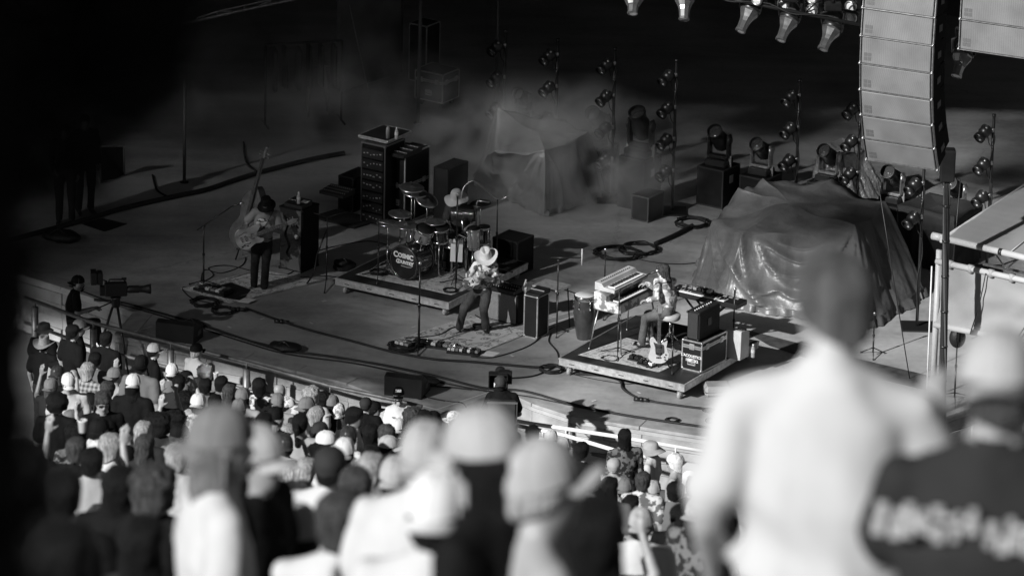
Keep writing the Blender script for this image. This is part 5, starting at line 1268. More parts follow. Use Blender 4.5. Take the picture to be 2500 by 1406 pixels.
for i, (cells, lab) in enumerate(((((1914, 10), (1914, -22)), 'round lamp at the top left of the truss lamps'), (((1984, -6), (1984, 24)), 'pair of round lamps over the fourth spotlight'), (((2079, 15), (2079, 43)), 'pair of round lamps next to the loudspeaker array'), (((1850, -2), (1850, -30)), 'round lamp cut off at the top edge above the third spotlight'))):
    blinder(lab, cells)
# ================================================================= white awning at the right
CNV = mat('awning_canvas', .25, .7, var=.06, vs=1.5, bump=.15, bs=6); CNR = mat('awning_tube', .42, .45, var=.06)
pb = P(2274, 1018, 0); X1, Y1 = e1.copy(), e2.copy()
t = thing('awning', 'white canvas awning with side curtain on a white pole frame', 'awning', (pb.x, pb.y, 0), -TH)
def AZ(u, v): return hz(u, v, pb)
zt = AZ(2283, 610)
b = MB(); b.tube([(0, 0, .0), (0.0, 0, zt)], .048, n=12); b.tube([(0, 0, .02), (0, 0, .04)], .10, n=16); b.build('post', CNR, t)
zm = AZ(2285, 634); zl = AZ(2279, 788); zr = AZ(2272, 578); W_ = 4.2
b = MB(); b.tube([(-.12, -.02, zr), (.06, -.02, zr)], .060, n=12); b.box((.09, -.02, zr), (.11, .12, .13), b=.01); b.build('corner_joint', CNR, t)
b = MB(); b.tube([(.14, -.02, zr), (W_, -.02, zr-.08)], .052, n=12); b.build('front_roof_tube', CNR, t)
b = MB(); b.tube([(.0, -.08, zm), (W_, -.08, zm)], .046, n=12); b.build('curtain_top_tube', CNR, t)
b = MB(); b.tube([(.02, -.08, zl), (W_, -.08, zl+.12)], .050, n=12); b.build('curtain_bottom_tube', CNR, t)
b = MB(); b.grid(lambda u, s: V3((.06+(W_-.06)*u, -.075+.09*sin(pi*s)*noise.noise(V3((u*7, s*2+u*3, 0)))+.03*sin(pi*s)*noise.noise(V3((u*22, s*4, 3)))+.035*sin(pi*s), (zm-.03)*(1-s)+(zl+.03+.12*u)*s)), 50, 20); b.build('curtain', CNV, t)
b = MB(); b.grid(lambda u, s: V3((.10+(W_-.10)*u, -.02+3.2*s, zr+.03-.08*u+.55*sin(s*pi/2)*(.35+.65*u)+.03*noise.noise(V3((u*4, s*4, 3))))), 30, 20); b.build('roof_canvas', CNV, t)
b = MB(); b.tube([(.12, 0, zr+.02), (.12, 3.2, zr+.25)], .04, n=8); b.build('side_tube', CNR, t)
for xx, zz, r_ in ((1.05, zr, .056), (1.9, zr, .058)):
    b = MB(); b.tube([(xx, -.02, zz-.02), (xx+.06, -.02, zz-.02)], r_, n=12); b.build('strap', BLK, t)
b = MB(); b.tube(smoothpts([(1.72, -.14, zm+.02), (1.75, -.15, (zm+zl)/2), (1.70, -.15, zl+.02)], 5), .032, n=6, flat=.4); b.build('dark_strap', BLK, t)
b = MB(); b.tube(smoothpts([(.90, -.14, zm), (.82, -.15, (zm+zl)/2), (.68, -.14, zl)], 5), .009, n=6); b.build('cord', BLK, t)
b = MB(); b.tube(smoothpts([(2.2, -.14, zm), (1.75, -.15, (zm+zl)/2), (1.45, -.14, zl)], 5), .009, n=6); b.build('cord', BLK, t)
b = MB()
for xx in (1.25, 2.5, 3.7): b.tube([(xx, -.02+3.2*s_/8, zr+.045-.08*xx/W_+.55*sin(s_/8*pi/2)*(.35+.65*(xx-.1)/(W_-.1))) for s_ in range(9)], .010, n=5)
b.build('roof_seam', CNR, t)
b = MB()
for i in range(11): b.tube([(.25+i*.36, -.08, zm-.06), (.25+i*.36, -.08, zm+.06)], .052, n=10)
b.build('curtain_ties', mat('tie_grey', .3, .6), t)
# truss inside the awning
t = thing('truss_section', 'dark steel truss seen in the gap under the awning roof', 'truss', V3((pb.x, pb.y, 0))+e1*.3+e2*.9+V3((0, 0, zm-.25)), -TH)
b = MB()
for zz in (0, .4): b.tube([(0, 0, zz), (3.5, 0, zz)], .025, n=7)
for i in range(9): b.tube([(i*.4, 0, 0 if i % 2 else .4), (i*.4+.4, 0, .4 if i % 2 else 0)], .014, n=6)
b.build('truss_frame', STL, t)
# hanging cable bundle beside the awning
q0 = P(2303, 1078, 0); qt = PY(2313, 418, q0.y); q = P(2303, 1078, 0); q.z = -1.0
bun = []; t = thing('cable_bundle', 'tall dark bundle of cables hanging beside the awning', 'cable bundle', q)
for k in range(7):
    a = k*2*pi/7; R_ = .035
    pts = [qt-q+V3((cos(a)*.03, sin(a)*.03, 0))]+[(qt-q).lerp(V3((0, 0, 0)), i/10)+V3((cos(a+i*.5)*R_, sin(a+i*.5)*R_, 0)) for i in range(1, 11)]
    b = MB(); b.tube(smoothpts(pts, 3), .022, n=6); b.build('cable', RUB if k % 3 else mat('cable_grey', .08, .5), t)
b = MB()
for i in range(1, 9): c = (qt-q).lerp(V3((0, 0, 0)), i/9.5); b.tube([c, c+V3((0, 0, .03))], .062, n=10)
b.build('ties', BLK2, t)
b = MB(); c = qt-q; b.box((c.x, c.y, c.z+.1), (.22, .22, .5), b=.02); b.build('upper_block', BLK, t)
def rope(lab, a, b_, r=.008, m=BLK, d1=0, name='guy_rope'):
    o = a; bb = MB(); bb.tube([V3((0, 0, 0)), (b_-a)*.5+V3((0, 0, -.01)), b_-a], r, n=6); ob = bb.build(name, m); ob.location = o; return tag(ob, lab, 'rope')
g = P(2221, 925, 0); rope('thin dark rope slanting down left of the awning', PY(2143, 440, g.y), g)
g = P(2262, 975, 0); rope('white rope hanging in front of the awning post', PY(2275, 650, g.y), g, .012, WHT)
g = P(2290, 1000, 0); rope('thin dark rope close to the awning post', PY(2308, 520, g.y), g, .010)
g = P(2312, 800, 0); rope('thin dark rope crossing the awning curtain', PY(2345, 440, g.y-1), PY(2312, 800, g.y-1), .010)
# stand with black bag under the curtain
t, b0 = mic_stand('black stand under the awning carrying a round black bag', (2330, 978, 0), 1.05, None, None, legs=.35)
bg0 = b0+V3((0, 0, .92)); t = thing('bag', 'round black bag hung on a stand below the awning curtain', 'bag', bg0); b = MB(); b.ell((0, 0, .13), (.13, .10, .17), n=18, m=12); b.build('bag_body', mat('bag_black', .008, .6, bump=.3, bs=20), t); b = MB(); b.tube([(0, -.10, .28), (0, -.115, .12), (0, -.08, 0)], .012, n=6, flat=2); b.build('seam', BLK2, t)
mic_stand('small black microphone stand on the floor behind the big man', (2131, 868, 0), .62, None, (0, -.1, 1), legs=.22)
# ================================================================= rear of the stage
def pole(lab, u, v0, v1, r=.03, m=None):
    g = P(u[0], v1, 0); tp = PY(u[1], v0, g.y); t = thing('pole', lab, 'pole', g); b = MB(); b.tube([(0, 0, 0), tp-g], r, n=9); b.build('tube', m or mat('pole_grey', .10, .5, .4), t); b = MB(); b.tube([(0, 0, 0), (0, 0, .02)], r*2.5, n=14); b.build('foot_plate', BLK2, t)
pole('tall grey pole rising behind the drum backline', (1020, 1028), -60, 302, .035)
pole('grey pole at the dark left rear of the stage', (450, 451), 200, 446, .03)
pole('thin grey pole behind the creased tarpaulin', (1211, 1217), -60, 262, .028)
g = P(905, 250, 0); rope('pale rope slanting down in front of the rear panel', PY(853, 12, g.y), g, .012, mat('rope_pale', .2, .7))
a = P(830, 225, 0); c = P(978, 178, 0); M, L = frame_from(a, c); h_ = hz(830, -30, a)
t = thing('wall_panel', 'tall pale panel standing at the back of the stage', 'panel', a); b = MB(); b.box((L/2, .05, h_/2), (L, .08, h_), M.to_3x3().to_4x4()); b.build('board', mat('panel_grey', .12, .8, var=.2, vs=2), t); b = MB(); b.box((L+.03, .05, h_/2), (.05, .10, h_), M.to_3x3().to_4x4()); b.build('edge_post', mat('panel_edge', .05, .6), t)
flight_case('flight_case', 'big wheeled flight case with pale edges at the back of the stage', (1080, 270), 0, .62, .55, .55, v=.02, wheels=.12, lid=.7)
flight_case('equipment_rack', 'open metal rack at the back of the stage behind the pole', (1040, 205), 0, .4, .45, 1.1, v=.01, latches=False)
t = thing('folding_stool', 'pale tall folding stool in the haze at the left rear', 'stool', P(775, 280, 0), 10); b = MB(); b.box((0, 0, .95), (.35, .3, .03)); b.build('seat', GRY, t)
for sx in (-1, 1):
    for sy in (-1, 1): b = MB(); b.tube([(sx*.12, sy*.1, .94), (sx*.2, sy*.18, 0)], .018, n=7); b.build('leg', GRY, t)
a = P(480, 330, 0)
t = thing('handrail', 'pale metal handrail at the top left of the stage', 'railing', PD(480, 45, 104)); o = PD(480, 45, 104); b = MB()
def q(u, v): return PD(u, v, 104)-o
b.tube([q(440, 60), q(600, 24), q(760, -10)], .03, n=7); b.tube([q(480, 45), q(533, 28), q(660, 0), q(760, -20)], .018, n=6); b.build('rails', ALU, t)
b = MB()
for u, v, v2 in ((530, 43, 28), (596, 30, 14), (660, 16, 2)): b.tube([q(u, v), q(u, v2)], .015, n=6)
b.tube([q(533, 28), q(596, 28)], .012, n=6); b.tube([q(596, 28), q(660, 3)], .012, n=6); b.build('uprights', ALU, t)
t = thing('display_frame', 'thin rectangular metal frame standing at the dark far left', 'frame', P(275, 440, 0)); o = P(275, 440, 0)
cs = [PY(245, 360, o.y)-o, PY(246, 446, o.y-.3)-o, PY(304, 434, o.y+.3)-o, PY(302, 356, o.y)-o]; b = MB(); b.tube(cs, .022, n=6, closed=True); b.build('frame', mat('frame_grey', .12, .5), t); b = MB(); c_ = sum(cs, V3((0, 0, 0)))/4; bm = b.bm; b.bm.faces.new([bm.verts.new(c_+(x_-c_)*.97+V3((0, .02, 0))) for x_ in cs]); b.build('panel', BLK, t)
# rack of coats / guitars at the rear left
t = thing('instrument_rack', 'dark rack hung with gear in the haze at the rear left', 'rack', P(740, 300, 0), 15); b = MB()
for x_ in (-.7, .7): b.tube([(x_, 0, 0), (x_, 0, 1.5)], .025); b.tube([(x_, -.3, .02), (x_, .3, .02)], .02)
b.tube([(-.7, 0, 1.5), (.7, 0, 1.5)], .025); b.build('rack_frame', BLK2, t)
for i in range(6): b = MB(); b.box((-.55+i*.22, 0, 1.05), (.07, .3, .8), T(0, 0, 0, rx=random.Random(i).uniform(-5, 5)), b=.03); b.build('hanging_gear', BLK if i % 2 else mat('gear_dark', .03, .4, coat=.5), t)
# ================================================================= monitors, bags, cables at the front
wedge('black stage monitor near the left camera, seen from behind', (473, 842), .66, .42, .34, th=18)
wedge('black stage monitor behind the bearded man in the white shirt', (1030, 976), .62, .48, .36, th=15)
def bag(lab, u, v, r, sq=.6, h=.14):
    o = P(u, v, 0); t = thing('bag', lab, 'bag', o, -20); b = MB(); b.ell((0, 0, h*.45), (r, r*sq, h*.55), n=20, m=12)
    for vv in b.bm.verts: vv.co += V3((0, 0, 1))*noise.noise(vv.co*9)*.03; vv.co.z = max(vv.co.z, .002)
    b.build('bag_body', mat('bag_black', .008, .6, bump=.3, bs=20), t); b = MB(); b.tube(smoothpts([(-r*.5, -r*sq*.6, h*.6), (0, -r*sq*.5, h*1.2), (r*.5, -r*sq*.6, h*.6)], 4), .01, n=5); b.build('strap', BLK2, t); return t
bag('round black cable bag on the bare stage floor', 697, 855, .28)
bag('black cable bag behind the right stage monitor', 1035, 938, .26)
bag('small dark bag behind the left stage monitor', 468, 798, .22)
bag('dark bag lying at the far left of the stage floor', 150, 588, .35, h=.2)
bag('dark bag on the floor left of the drum riser', 842, 652, .2)
CG = 'cables running over the stage floor'
cable('long thick black cable from the left rug towards the guitarist', [(600, 755), (640, 770), (690, 788), (760, 810), (850, 833), (960, 862), (1060, 880), (1150, 886), (1250, 895), (1330, 900), (1372, 893)], .022, group=CG)
cable('cable bundle along the front of the stage', [(230, 735), (300, 742), (380, 764), (480, 792), (600, 832), (690, 858), (800, 872), (900, 888), (980, 903), (1080, 925), (1180, 950), (1280, 958), (1380, 985), (1480, 1008), (1600, 1028), (1740, 1048)], .022, group=CG)
cable('second cable beside the front bundle', [(170, 700), (260, 735), (370, 766), (500, 806), (600, 838), (700, 866), (860, 888), (960, 908), (1090, 938), (1200, 958), (1300, 972), (1420, 996), (1560, 1022), (1700, 1040)], .014, group=CG)
cable('thin cable meeting the front bundle near the black bag', [(420, 782), (500, 800), (560, 820), (640, 840), (690, 852)], .012, group=CG)
cable('cable from the right monitor over the stage edge', [(1010, 962), (1060, 975), (1100, 982), (1127, 985), (1138, 995)], .012, group=CG)
cable('cable from the small bag to the front bundle', [(1055, 944), (1110, 948), (1170, 955), (1230, 962)], .012, group=CG)
cable('dark cable curving from the right edge of the monitor line', [(1225, 926), (1300, 920), (1350, 900)], .014, group=CG)
cable('thick cable curling from under the lit riser', [(1405, 915), (1470, 920), (1513, 932), (1520, 950), (1545, 968), (1580, 980), (1640, 990), (1700, 998), (1760, 1004)], .020, group=CG)
cable('thin pale lit cable beside the thick curling one', [(1400, 915), (1460, 928), (1530, 938), (1570, 934)], .008, group=CG)
cable('old thick cable snaking across the dark rear floor', [(0, 600), (100, 572), (200, 545), (300, 515), (420, 487), (500, 470), (560, 450), (640, 425), (760, 395), (840, 380)], .045, group=CG)
cable('dark curved hose at the dark left rear', [(372, 430), (385, 468), (420, 487)], .018, group=CG)
cable('dark curved hose behind the double bass', [(594, 350), (602, 400), (632, 425)], .02, group=CG)
cable('cable from the bass cabinet to the pedals', [(740, 640), (700, 672), (640, 668), (560, 650), (510, 655), (520, 675), (470, 700), (445, 705), (470, 730), (520, 742)], .009, group=CG)
cable('thin cable looping on the left rug', [(600, 630), (590, 650), (540, 668), (500, 660), (490, 690)], .009, group=CG)
cable('cable on the ornate rug by the guitarist', [(1160, 770), (1185, 790), (1160, 808), (1110, 800), (1080, 815), (1050, 822), (990, 826)], .009, .012, group=CG)
cable('cable from the upright case round to the pedals', [(1330, 815), (1300, 840), (1260, 858), (1200, 874), (1150, 872)], .010, group=CG)
cable('cable from the work table down to the riser corner', [(1345, 815), (1340, 835), (1360, 860), (1365, 890)], .010, group=CG)
cable('cable across the floor behind the conga', [(1350, 700), (1400, 716), (1450, 735)], .012, group=CG)
cable('thin cable curving right behind the keyboard player', [(1550, 632), (1600, 642), (1660, 646), (1720, 641)], .009, group=CG)
cable('thin cable from the drum riser to the left', [(770, 615), (830, 600), (900, 590), (950, 600)], .009, group=CG)
for i, (u, v, r, n, lab) in enumerate(((500, 742, .24, 6, 'tangled coil of cable in front of the left pedals'), (545, 762, .2, 5, 'coil of cable below the left rug'), (985, 850, .26, 6, 'tangled coil of cable left of the guitarist pedals'), (1345, 905, .2, 5, 'knot of cable at the left corner of the lit riser'), (1510, 622, .42, 6, 'large dark coil of cable on the rear floor'), (1560, 612, .36, 6, 'second dark coil of cable beside the large one'), (1690, 548, .3, 7, 'tangle of dark cable left of the covered piano'),
                                       (1642, 1028, .11, 3, 'small neat cable loop on the lit front edge'), (1728, 1004, .09, 3, 'small cable loop beside the big man, upper one'), (1740, 1030, .12, 3, 'small cable loop beside the big man, lower one'), (840, 656, .2, 5, 'coil of cable left of the drum riser corner'), (1175, 800, .15, 3, 'loose loop of cable behind the guitarist feet'))):
    coil(lab, (u, v), r, 0.012 if u in (1175,) else 0, n, .010, seed=i+20, group='coiled cables on the stage floor')
cable('dark cable from the coils to the tangle', [(1600, 600), (1650, 578), (1690, 556)], .04, group=CG)
for u, v, lab in ((1566, 980, 'black cable connector on the lit floor'), (582, 760, 'black cable connector in front of the left rug'), (688, 790, 'black cable connector on the long thick cable')):
    o = P(u, v, 0); t = thing('cable_connector', lab, 'connector', o, -12); b = MB(); b.tube([(-.12, 0, .035), (-.02, 0, .035)], .034, n=10); b.tube([(.02, 0, .035), (.12, 0, .035)], .034, n=10); b.build('plugs', BLK, t); b = MB(); b.tube([(-.025, 0, .035), (.025, 0, .035)], .042, n=12); b.build('collar', BLK2, t)
# tape marks and painted line
LN = mat('white_tape', .6, .7)
def tape(pts, w=.025):
    b = MB()
    for p, q in zip(pts, pts[1:]):
        p, q = P(*p), P(*q); d = (q-p).normalized(); n = V3((-d.y, d.x, 0))*w/2; b.bm.faces.new([b.bm.verts.new(x_+V3((0, 0, .012))) for x_ in (p-n, q-n, q+n, p+n)])
    struct(b.build('floor_marking', LN))
tape([(1060, 1003), (1197, 957)]); tape([(1032, 992), (1085, 1006)]); tape([(310, 816), (372, 798)]); tape([(300, 818), (345, 828)]); tape([(786, 738), (796, 735)], .05)
# dark trapdoor plates and floor mats
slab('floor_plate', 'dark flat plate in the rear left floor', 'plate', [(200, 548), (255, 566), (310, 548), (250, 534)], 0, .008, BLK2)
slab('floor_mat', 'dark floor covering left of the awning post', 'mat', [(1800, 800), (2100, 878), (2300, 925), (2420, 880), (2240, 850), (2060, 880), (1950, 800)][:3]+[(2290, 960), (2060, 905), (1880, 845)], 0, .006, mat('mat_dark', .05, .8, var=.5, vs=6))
for k, (u, v) in enumerate(((905, 700), (1090, 880), (1010, 800), (760, 790), (640, 780), (1250, 870), (1450, 980), (1560, 960), (1350, 760), (560, 800))):
    p = P(u, v); d_ = .09; tape([(u-4, v-2), (u+4, v+2)], .04) if k % 2 else tape([(u-5, v+1), (u+5, v-2)], .035)
# ================================================================= musicians and crew
def posed(label, base, joints, z=0.0, sleeve='short', vox=.011, mats=None, bulk=1.0, cat='person', yaw=180, nod=0, tilt=0, key=None, extra=None):
    """joints: name -> (u, v, depth offset); world aligned local frame at the base spot"""
    b0 = V3(base) if isinstance(base, V3) else P(base[0], base[1], z)
    pose = {}
    for k, q in joints.items():
        pose[k] = tuple(PY(q[0], q[1], b0.y+q[2])-b0)
    pose.update(extra or {}); pose.update(yaw=yaw, nod=nod, tilt=tilt)
    k = key or label; body_mesh(k, pose, sleeve, vox, bulk, sm=2, warp=.007)
    root, H, J = person(label, b0, 0, k, mats)
    return root, H, J, b0
TEEG = mat('tee_grey_print', .22, .85, kind='spots', vs=5, v2=.28, bump=.3, bs=20); JEAN = mat('dark_jeans', .022, .8, var=.4, vs=6, bump=.3, bs=30); JEANB = mat('blue_jeans', .05, .8, var=.5, vs=4, bump=.3, bs=30); BOOT = mat('boots', .02, .4); SNEAK = mat('sneakers', .25, .6, kind='spots', vs=18, v2=.05)
# bassist at the left
r, H, J, b0 = posed('person in a dark flat hat and grey printed shirt playing a hollow guitar', (632, 706),
    dict(pel=(640, 590, 0), wai=(642, 572, 0), che=(647, 544, -.03), nek=(650, 517, -.06), hed=(651, 503, -.12), shR=(622, 518, -.05), elR=(600, 545, -.02), wrR=(606, 566, -.20), shL=(675, 524, -.03), elL=(685, 566, -.08), wrL=(667, 562, -.30),
         hiR=(628, 592, 0), hiL=(652, 592, 0), knR=(622, 640, -.05), knL=(650, 640, -.05), anR=(620, 695, .04), anL=(645, 700, .0), toR=(611, 707, -.02), toL=(639, 716, -.10)),
    mats=[SK[1], TEEG, JEAN, SNEAK], yaw=165, nod=-22, extra=dict(hdR=(.5, -.6, -.5), npR=(.3, .9, 0), hdL=(-.7, -.1, .6), npL=(-.2, .9, .3), curl=.7))
put_head(r, 'long', HAIRM['dark'], H, 'hair', True); put_head(r, 'tophat', mat('hat_black', .008, .7), H @ T(0, 0, -.01), 'hat'); put_head(r, 'band', mat('band_light', .4, .5), H @ T(0, 0, .005), 'hat_band'); eyes_mouth(H, r); glasses(H, r)
b = MB(); c_ = J['che']; b.ell(c_+V3((-.03, -.155, .04)), (.11, .02, .09), n=14, m=10); b.build('shirt_print', mat('print_white', .6, .8, kind='spots', vs=14, v2=.05), r)
def put_guitar(label, b0, body, neck, dyb, dyn, face, bodym, s=1.0, **k):
    """body, neck: pixels of the body centre and headstock"""
    a = PY(body[0], body[1], b0.y+dyb); n_ = PY(neck[0], neck[1], b0.y+dyn); y = (n_-a).normalized(); z = V3(face); z = (z-y*z.dot(y)).normalized(); x = y.cross(z)
    sc = (n_-a).length/.66 if s == 0 else s
    M = Matrix(((x.x, y.x, z.x, a.x), (x.y, y.y, z.y, a.y), (x.z, y.z, z.z, a.z), (0, 0, 0, 1))) @ Matrix.Diagonal((sc, sc, sc, 1))
    g = guitar(label, M, bodym, **k); return g, M
g, Mg_ = put_guitar('glossy hollow body guitar held by the person in the dark hat', b0, (613, 577), (699, 545), -.27, -.28, (0, -1, .15), mat('guitar_sunburst', .28, .15, var=.5, vs=5, coat=1.0), s=1.12, hollow=True, th=.06)
def strap(parent, pts, m=BLK, w=.028):
    b = MB(); b.tube(smoothpts(pts, 5), w, n=6, flat=.25); b.build('guitar_strap', m, parent)
strap(r, [J['hiR']+V3((-.06, -.16, .12)), J['che']+V3((.02, -.16, .02)), J['nek']+V3((.09, -.10, -.01)), J['nek']+V3((.11, .06, .0)), J['che']+V3((.0, .15, .0)), J['hiR']+V3((-.06, -.05, .10))])
# lead guitarist
SHF = mat('floral_shirt', .62, .8, kind='spots', vs=11, v2=.10, bump=.2, bs=20)
r, H, J, b0 = posed('person in a white cowboy hat and floral shirt leaning back with a guitar', (1156, 812),
    dict(pel=(1174, 708, 0), wai=(1179, 696, .02), che=(1185, 667, .02), nek=(1186, 643, .0), hed=(1187, 628, -.04), shR=(1164, 646, -.02), elR=(1144, 672, -.04), wrR=(1156, 679, -.22), shL=(1206, 649, .02), elL=(1213, 687, -.05), wrL=(1183, 676, -.26),
         hiR=(1163, 711, 0), hiL=(1188, 713, 0), knR=(1133, 752, -.16), knL=(1181, 757, -.16), anR=(1122, 799, -.03), anL=(1186, 797, .06), toR=(1106, 820, -.10), toL=(1190, 815, -.05)),
    mats=[SK[0], SHF, JEANB, BOOT], sleeve='roll', yaw=175, nod=-18, bulk=.95, extra=dict(hdR=(.6, -.4, -.4), npR=(.2, .9, .1), hdL=(-.8, -.2, .5), npL=(-.2, .9, .3), curl=.7))
put_head(r, 'long', HAIRM['dark'], H, 'hair', True); put_head(r, 'cowboy', mat('hat_white', .52, .8), H @ T(0, 0, -.005, 0, 6, 12) @ Matrix.Diagonal((1.12, 1.12, 1.0, 1)), 'hat'); eyes_mouth(H, r)
put_guitar('white and dark solid guitar held by the person in the white cowboy hat', b0, (1152, 688), (1208, 658), -.23, -.22, (0, -1, .25), mat('guitar_white', .5, .25, coat=.9, kind='spots', vs=3.2, v2=.10), s=0, guardm=mat('guard_white', .7, .35))
strap(r, [J['hiR']+V3((-.04, -.14, .12)), J['che']+V3((.0, -.15, .02)), J['nek']+V3((.10, -.08, -.01)), J['nek']+V3((.10, .07, -.02)), J['che']+V3((.0, .15, .0)), J['hiR']+V3((-.05, .03, .12))], mat('strap_stripes', .03, .6, kind='stripes', vs=9, v2=.5), .03)
# drummer, seated
r, H, J, b0 = posed('person in a pale cowboy hat seated behind the drum kit', P(1126, 640, ZA),
    dict(pel=(1124, 566, .0), wai=(1124, 555, .0), che=(1122, 527, -.02), nek=(1117, 501, -.05), hed=(1114, 485, -.10), shR=(1096, 508, -.03), elR=(1088, 542, -.12), wrR=(1101, 560, -.38), shL=(1146, 509, .0), elL=(1158, 546, -.10), wrL=(1136, 560, -.34),
         hiR=(1113, 570, .0), hiL=(1136, 570, .0), knR=(1098, 600, -.42), knL=(1142, 600, -.42), anR=(1098, 650, -.40), anL=(1140, 650, -.40), toR=(1094, 664, -.52), toL=(1140, 664, -.52)),
    mats=[SK[0], mat('shirt_dark_grey', .05, .85, bump=.3, bs=30), JEAN, BOOT], yaw=165, nod=-15, extra=dict(hdR=(.3, -.8, -.2), npR=(-.3, 0, -1), hdL=(-.3, -.8, -.2), npL=(.3, 0, -1), curl=.9))
put_head(r, 'short', HAIRM['dark'], H, 'hair', True); put_head(r, 'wide', mat('hat_cream', .50, .75), H @ T(0, 0, -.005, 0, 0, 0) @ Matrix.Diagonal((1, 1, 1.25, 1)), 'hat'); eyes_mouth(H, r)
for s_, w_ in (('right', 'wrR'), ('left', 'wrL')):
    p = b0+J[w_]+V3((.0, -.05, -.01)); b = MB(); d = V3((.25 if s_ == 'right' else -.15, -.34, .0)); b.tube([-d*.2, d], .008, n=6); b.ell(d, .012, n=6, m=5); o = b.build('drum_stick', WOODM); o.location = p; tag(o, 'wooden drum stick in the drummer\'s hand on the picture\'s %s' % ('left' if s_ == 'right' else 'right'), 'drum stick')
# keyboard player, seated, facing left and away
SHP = mat('paisley_shirt', .66, .8, kind='spots', vs=13, v2=.22, bump=.2, bs=20)
r, H, J, b0 = posed('person with shoulder length hair in a patterned shirt playing the keyboards', P(1630, 848, ZB),
    dict(pel=(1632, 758, .0), wai=(1632, 744, .0), che=(1627, 709, .0), nek=(1623, 679, .0), hed=(1619, 663, .02), shL=(1604, 689, -.12), elL=(1603, 728, -.22), wrL=(1583, 733, -.25), shR=(1643, 687, .10), elR=(1606, 706, .26), wrR=(1580, 693, .22),
         hiL=(1628, 764, -.10), hiR=(1634, 760, .10), knL=(1577, 776, -.16), knR=(1582, 768, .20), anL=(1567, 832, -.14), anR=(1590, 822, .18), toL=(1546, 838, -.10), toR=(1572, 828, .22)),
    mats=[SK[0], SHP, mat('jeans_faded', .10, .8, var=.5, vs=3), SNEAK], sleeve='long', yaw=60, nod=-12, bulk=.96, extra=dict(hdL=(-.9, .1, -.1), npL=(0, 0, -1), hdR=(-.9, .15, -.05), npR=(0, 0, -1), curl=.5))
put_head(r, 'long', HAIRM['brown'], H, 'hair'); eyes_mouth(H, r)
# ---- left camera operator and camera
CO = P(180, 800, -.2)
r, H, J, b0 = posed('person with headset and backwards cap operating the left camera', V3((P(175, 800, 0).x, P(175, 800, 0).y, -.75)),
    dict(pel=(180, 790, .0), wai=(178, 775, .0), che=(178, 745, 0), nek=(184, 712, 0), hed=(190, 692, 0), shR=(186, 722, -.14), elR=(190, 765, -.16), wrR=(222, 755, -.1), shL=(180, 720, .14), elL=(192, 762, .15), wrL=(226, 752, .12),
         hiR=(182, 795, -.1), hiL=(182, 793, .1), knR=(232, 790, -.12), knL=(236, 786, .12), anR=(236, 850, -.12), anL=(240, 845, .12), toR=(250, 860, -.12), toL=(254, 855, .12)),
    mats=[SK[1], mat('tee_black', .005, .85, bump=.3, bs=25), JEAN, BOOT], yaw=-80, nod=-5, extra=dict(hdR=(.9, 0, .2), npR=(0, 0, -1), hdL=(.9, 0, .2), npL=(0, 0, -1)))
put_head(r, 'capb', mat('cap_black', .006, .8), H, 'cap'); put_head(r, 'buzz', HAIRM['dark'], H, 'hair', True); eyes_mouth(H, r, HAIRM['dark'])
b = MB()
for s_ in (-1, 1): b.tube([(s_*.075, 0, -.01), (s_*.10, 0, -.01)], .038, n=14)
hp = b.build('headset', mat('headset_grey', .30, .5), r); hp.matrix_local = H
b = MB(); b.tube([(-.088, 0, .02), (-.085, 0, .09), (0, 0, .138), (.085, 0, .09), (.088, 0, .02)], .009, n=6); b.tube([(.09, .01, -.03), (.07, .09, -.07), (.03, .12, -.07)], .006, n=5); o = b.build('headband', BLK2, hp)
def video_camera(label, base, z0, hgt, yaw, s=1.0, monitor=True):
    t = thing('video_camera', label, 'camera', V3((base.x, base.y, z0+hgt)), yaw); t.scale = (s,)*3     # lens along +y
    b = MB(); b.box((0, 0, .14), (.13, .36, .22), b=.015); b.box((0, -.20, .12), (.11, .12, .16), b=.01); b.build('camera_body', BLK2, t)
    b = MB(); b.tube([(0, -.12, .25), (0, -.10, .30), (0, .12, .30), (0, .16, .25)], .016, n=7); b.build('top_handle', BLK, t)
    b = MB(); Ml = T(0, .18, .13) @ Euler((radians(-90), 0, 0)).to_matrix().to_4x4(); b.lathe([(.05, 0), (.062, .03), (.062, .18), (.052, .20), (.055, .26), (.075, .34), (.085, .38), (.075, .38)], 18, Ml, cap=False); b.build('lens', BLK, t)
    b = MB(); b.box((.0, .13, .31), (.03, .08, .04)); b.tube([(0, -.14, .27), (0, -.20, .30)], .012); b.build('bracket', BLK2, t)
    b = MB(); b.box((0, -.26, .34), (.20, .10, .20), b=.02); b.prism([(-.11, .25), (.11, .25), (.11, .45), (-.11, .45)], -.40, -.31, Matrix(((1, 0, 0, 0), (0, 0, 1, 0), (0, 1, 0, 0), (0, 0, 0, 1)))); b.build('viewfinder', BLK, t)
    tr = thing('tripod', 'tripod carrying the '+label, 'tripod', V3((base.x, base.y, z0)), yaw); b = MB(); b.lathe([(.06, hgt-.16), (.075, hgt-.10), (.07, hgt-.02), (.09, hgt-.005)], 14); b.tube([(0, 0, hgt-.05), (.12, -.45, hgt-.20)], .012, n=6); b.build('tripod_head', BLK2, tr)
    for k in range(3):
        a = k*2*pi/3+.5; b = MB(); b.tube([(cos(a)*.05, sin(a)*.05, hgt-.16), (cos(a)*.25, sin(a)*.25, hgt*.45), (cos(a)*.46, sin(a)*.46, .0)], [.022, .020, .013], n=7); b.tube([(cos(a+.2)*.05, sin(a+.2)*.05, hgt-.16), (cos(a)*.25, sin(a)*.25, hgt*.45)], .010, n=6); b.build('leg', BLK2, tr)
    return t
cbp = P(283, 838, 0); video_camera('large television camera at the left edge of the stage', cbp, -.7, hz(285, 726, cbp)+.7, -82, 1.0)
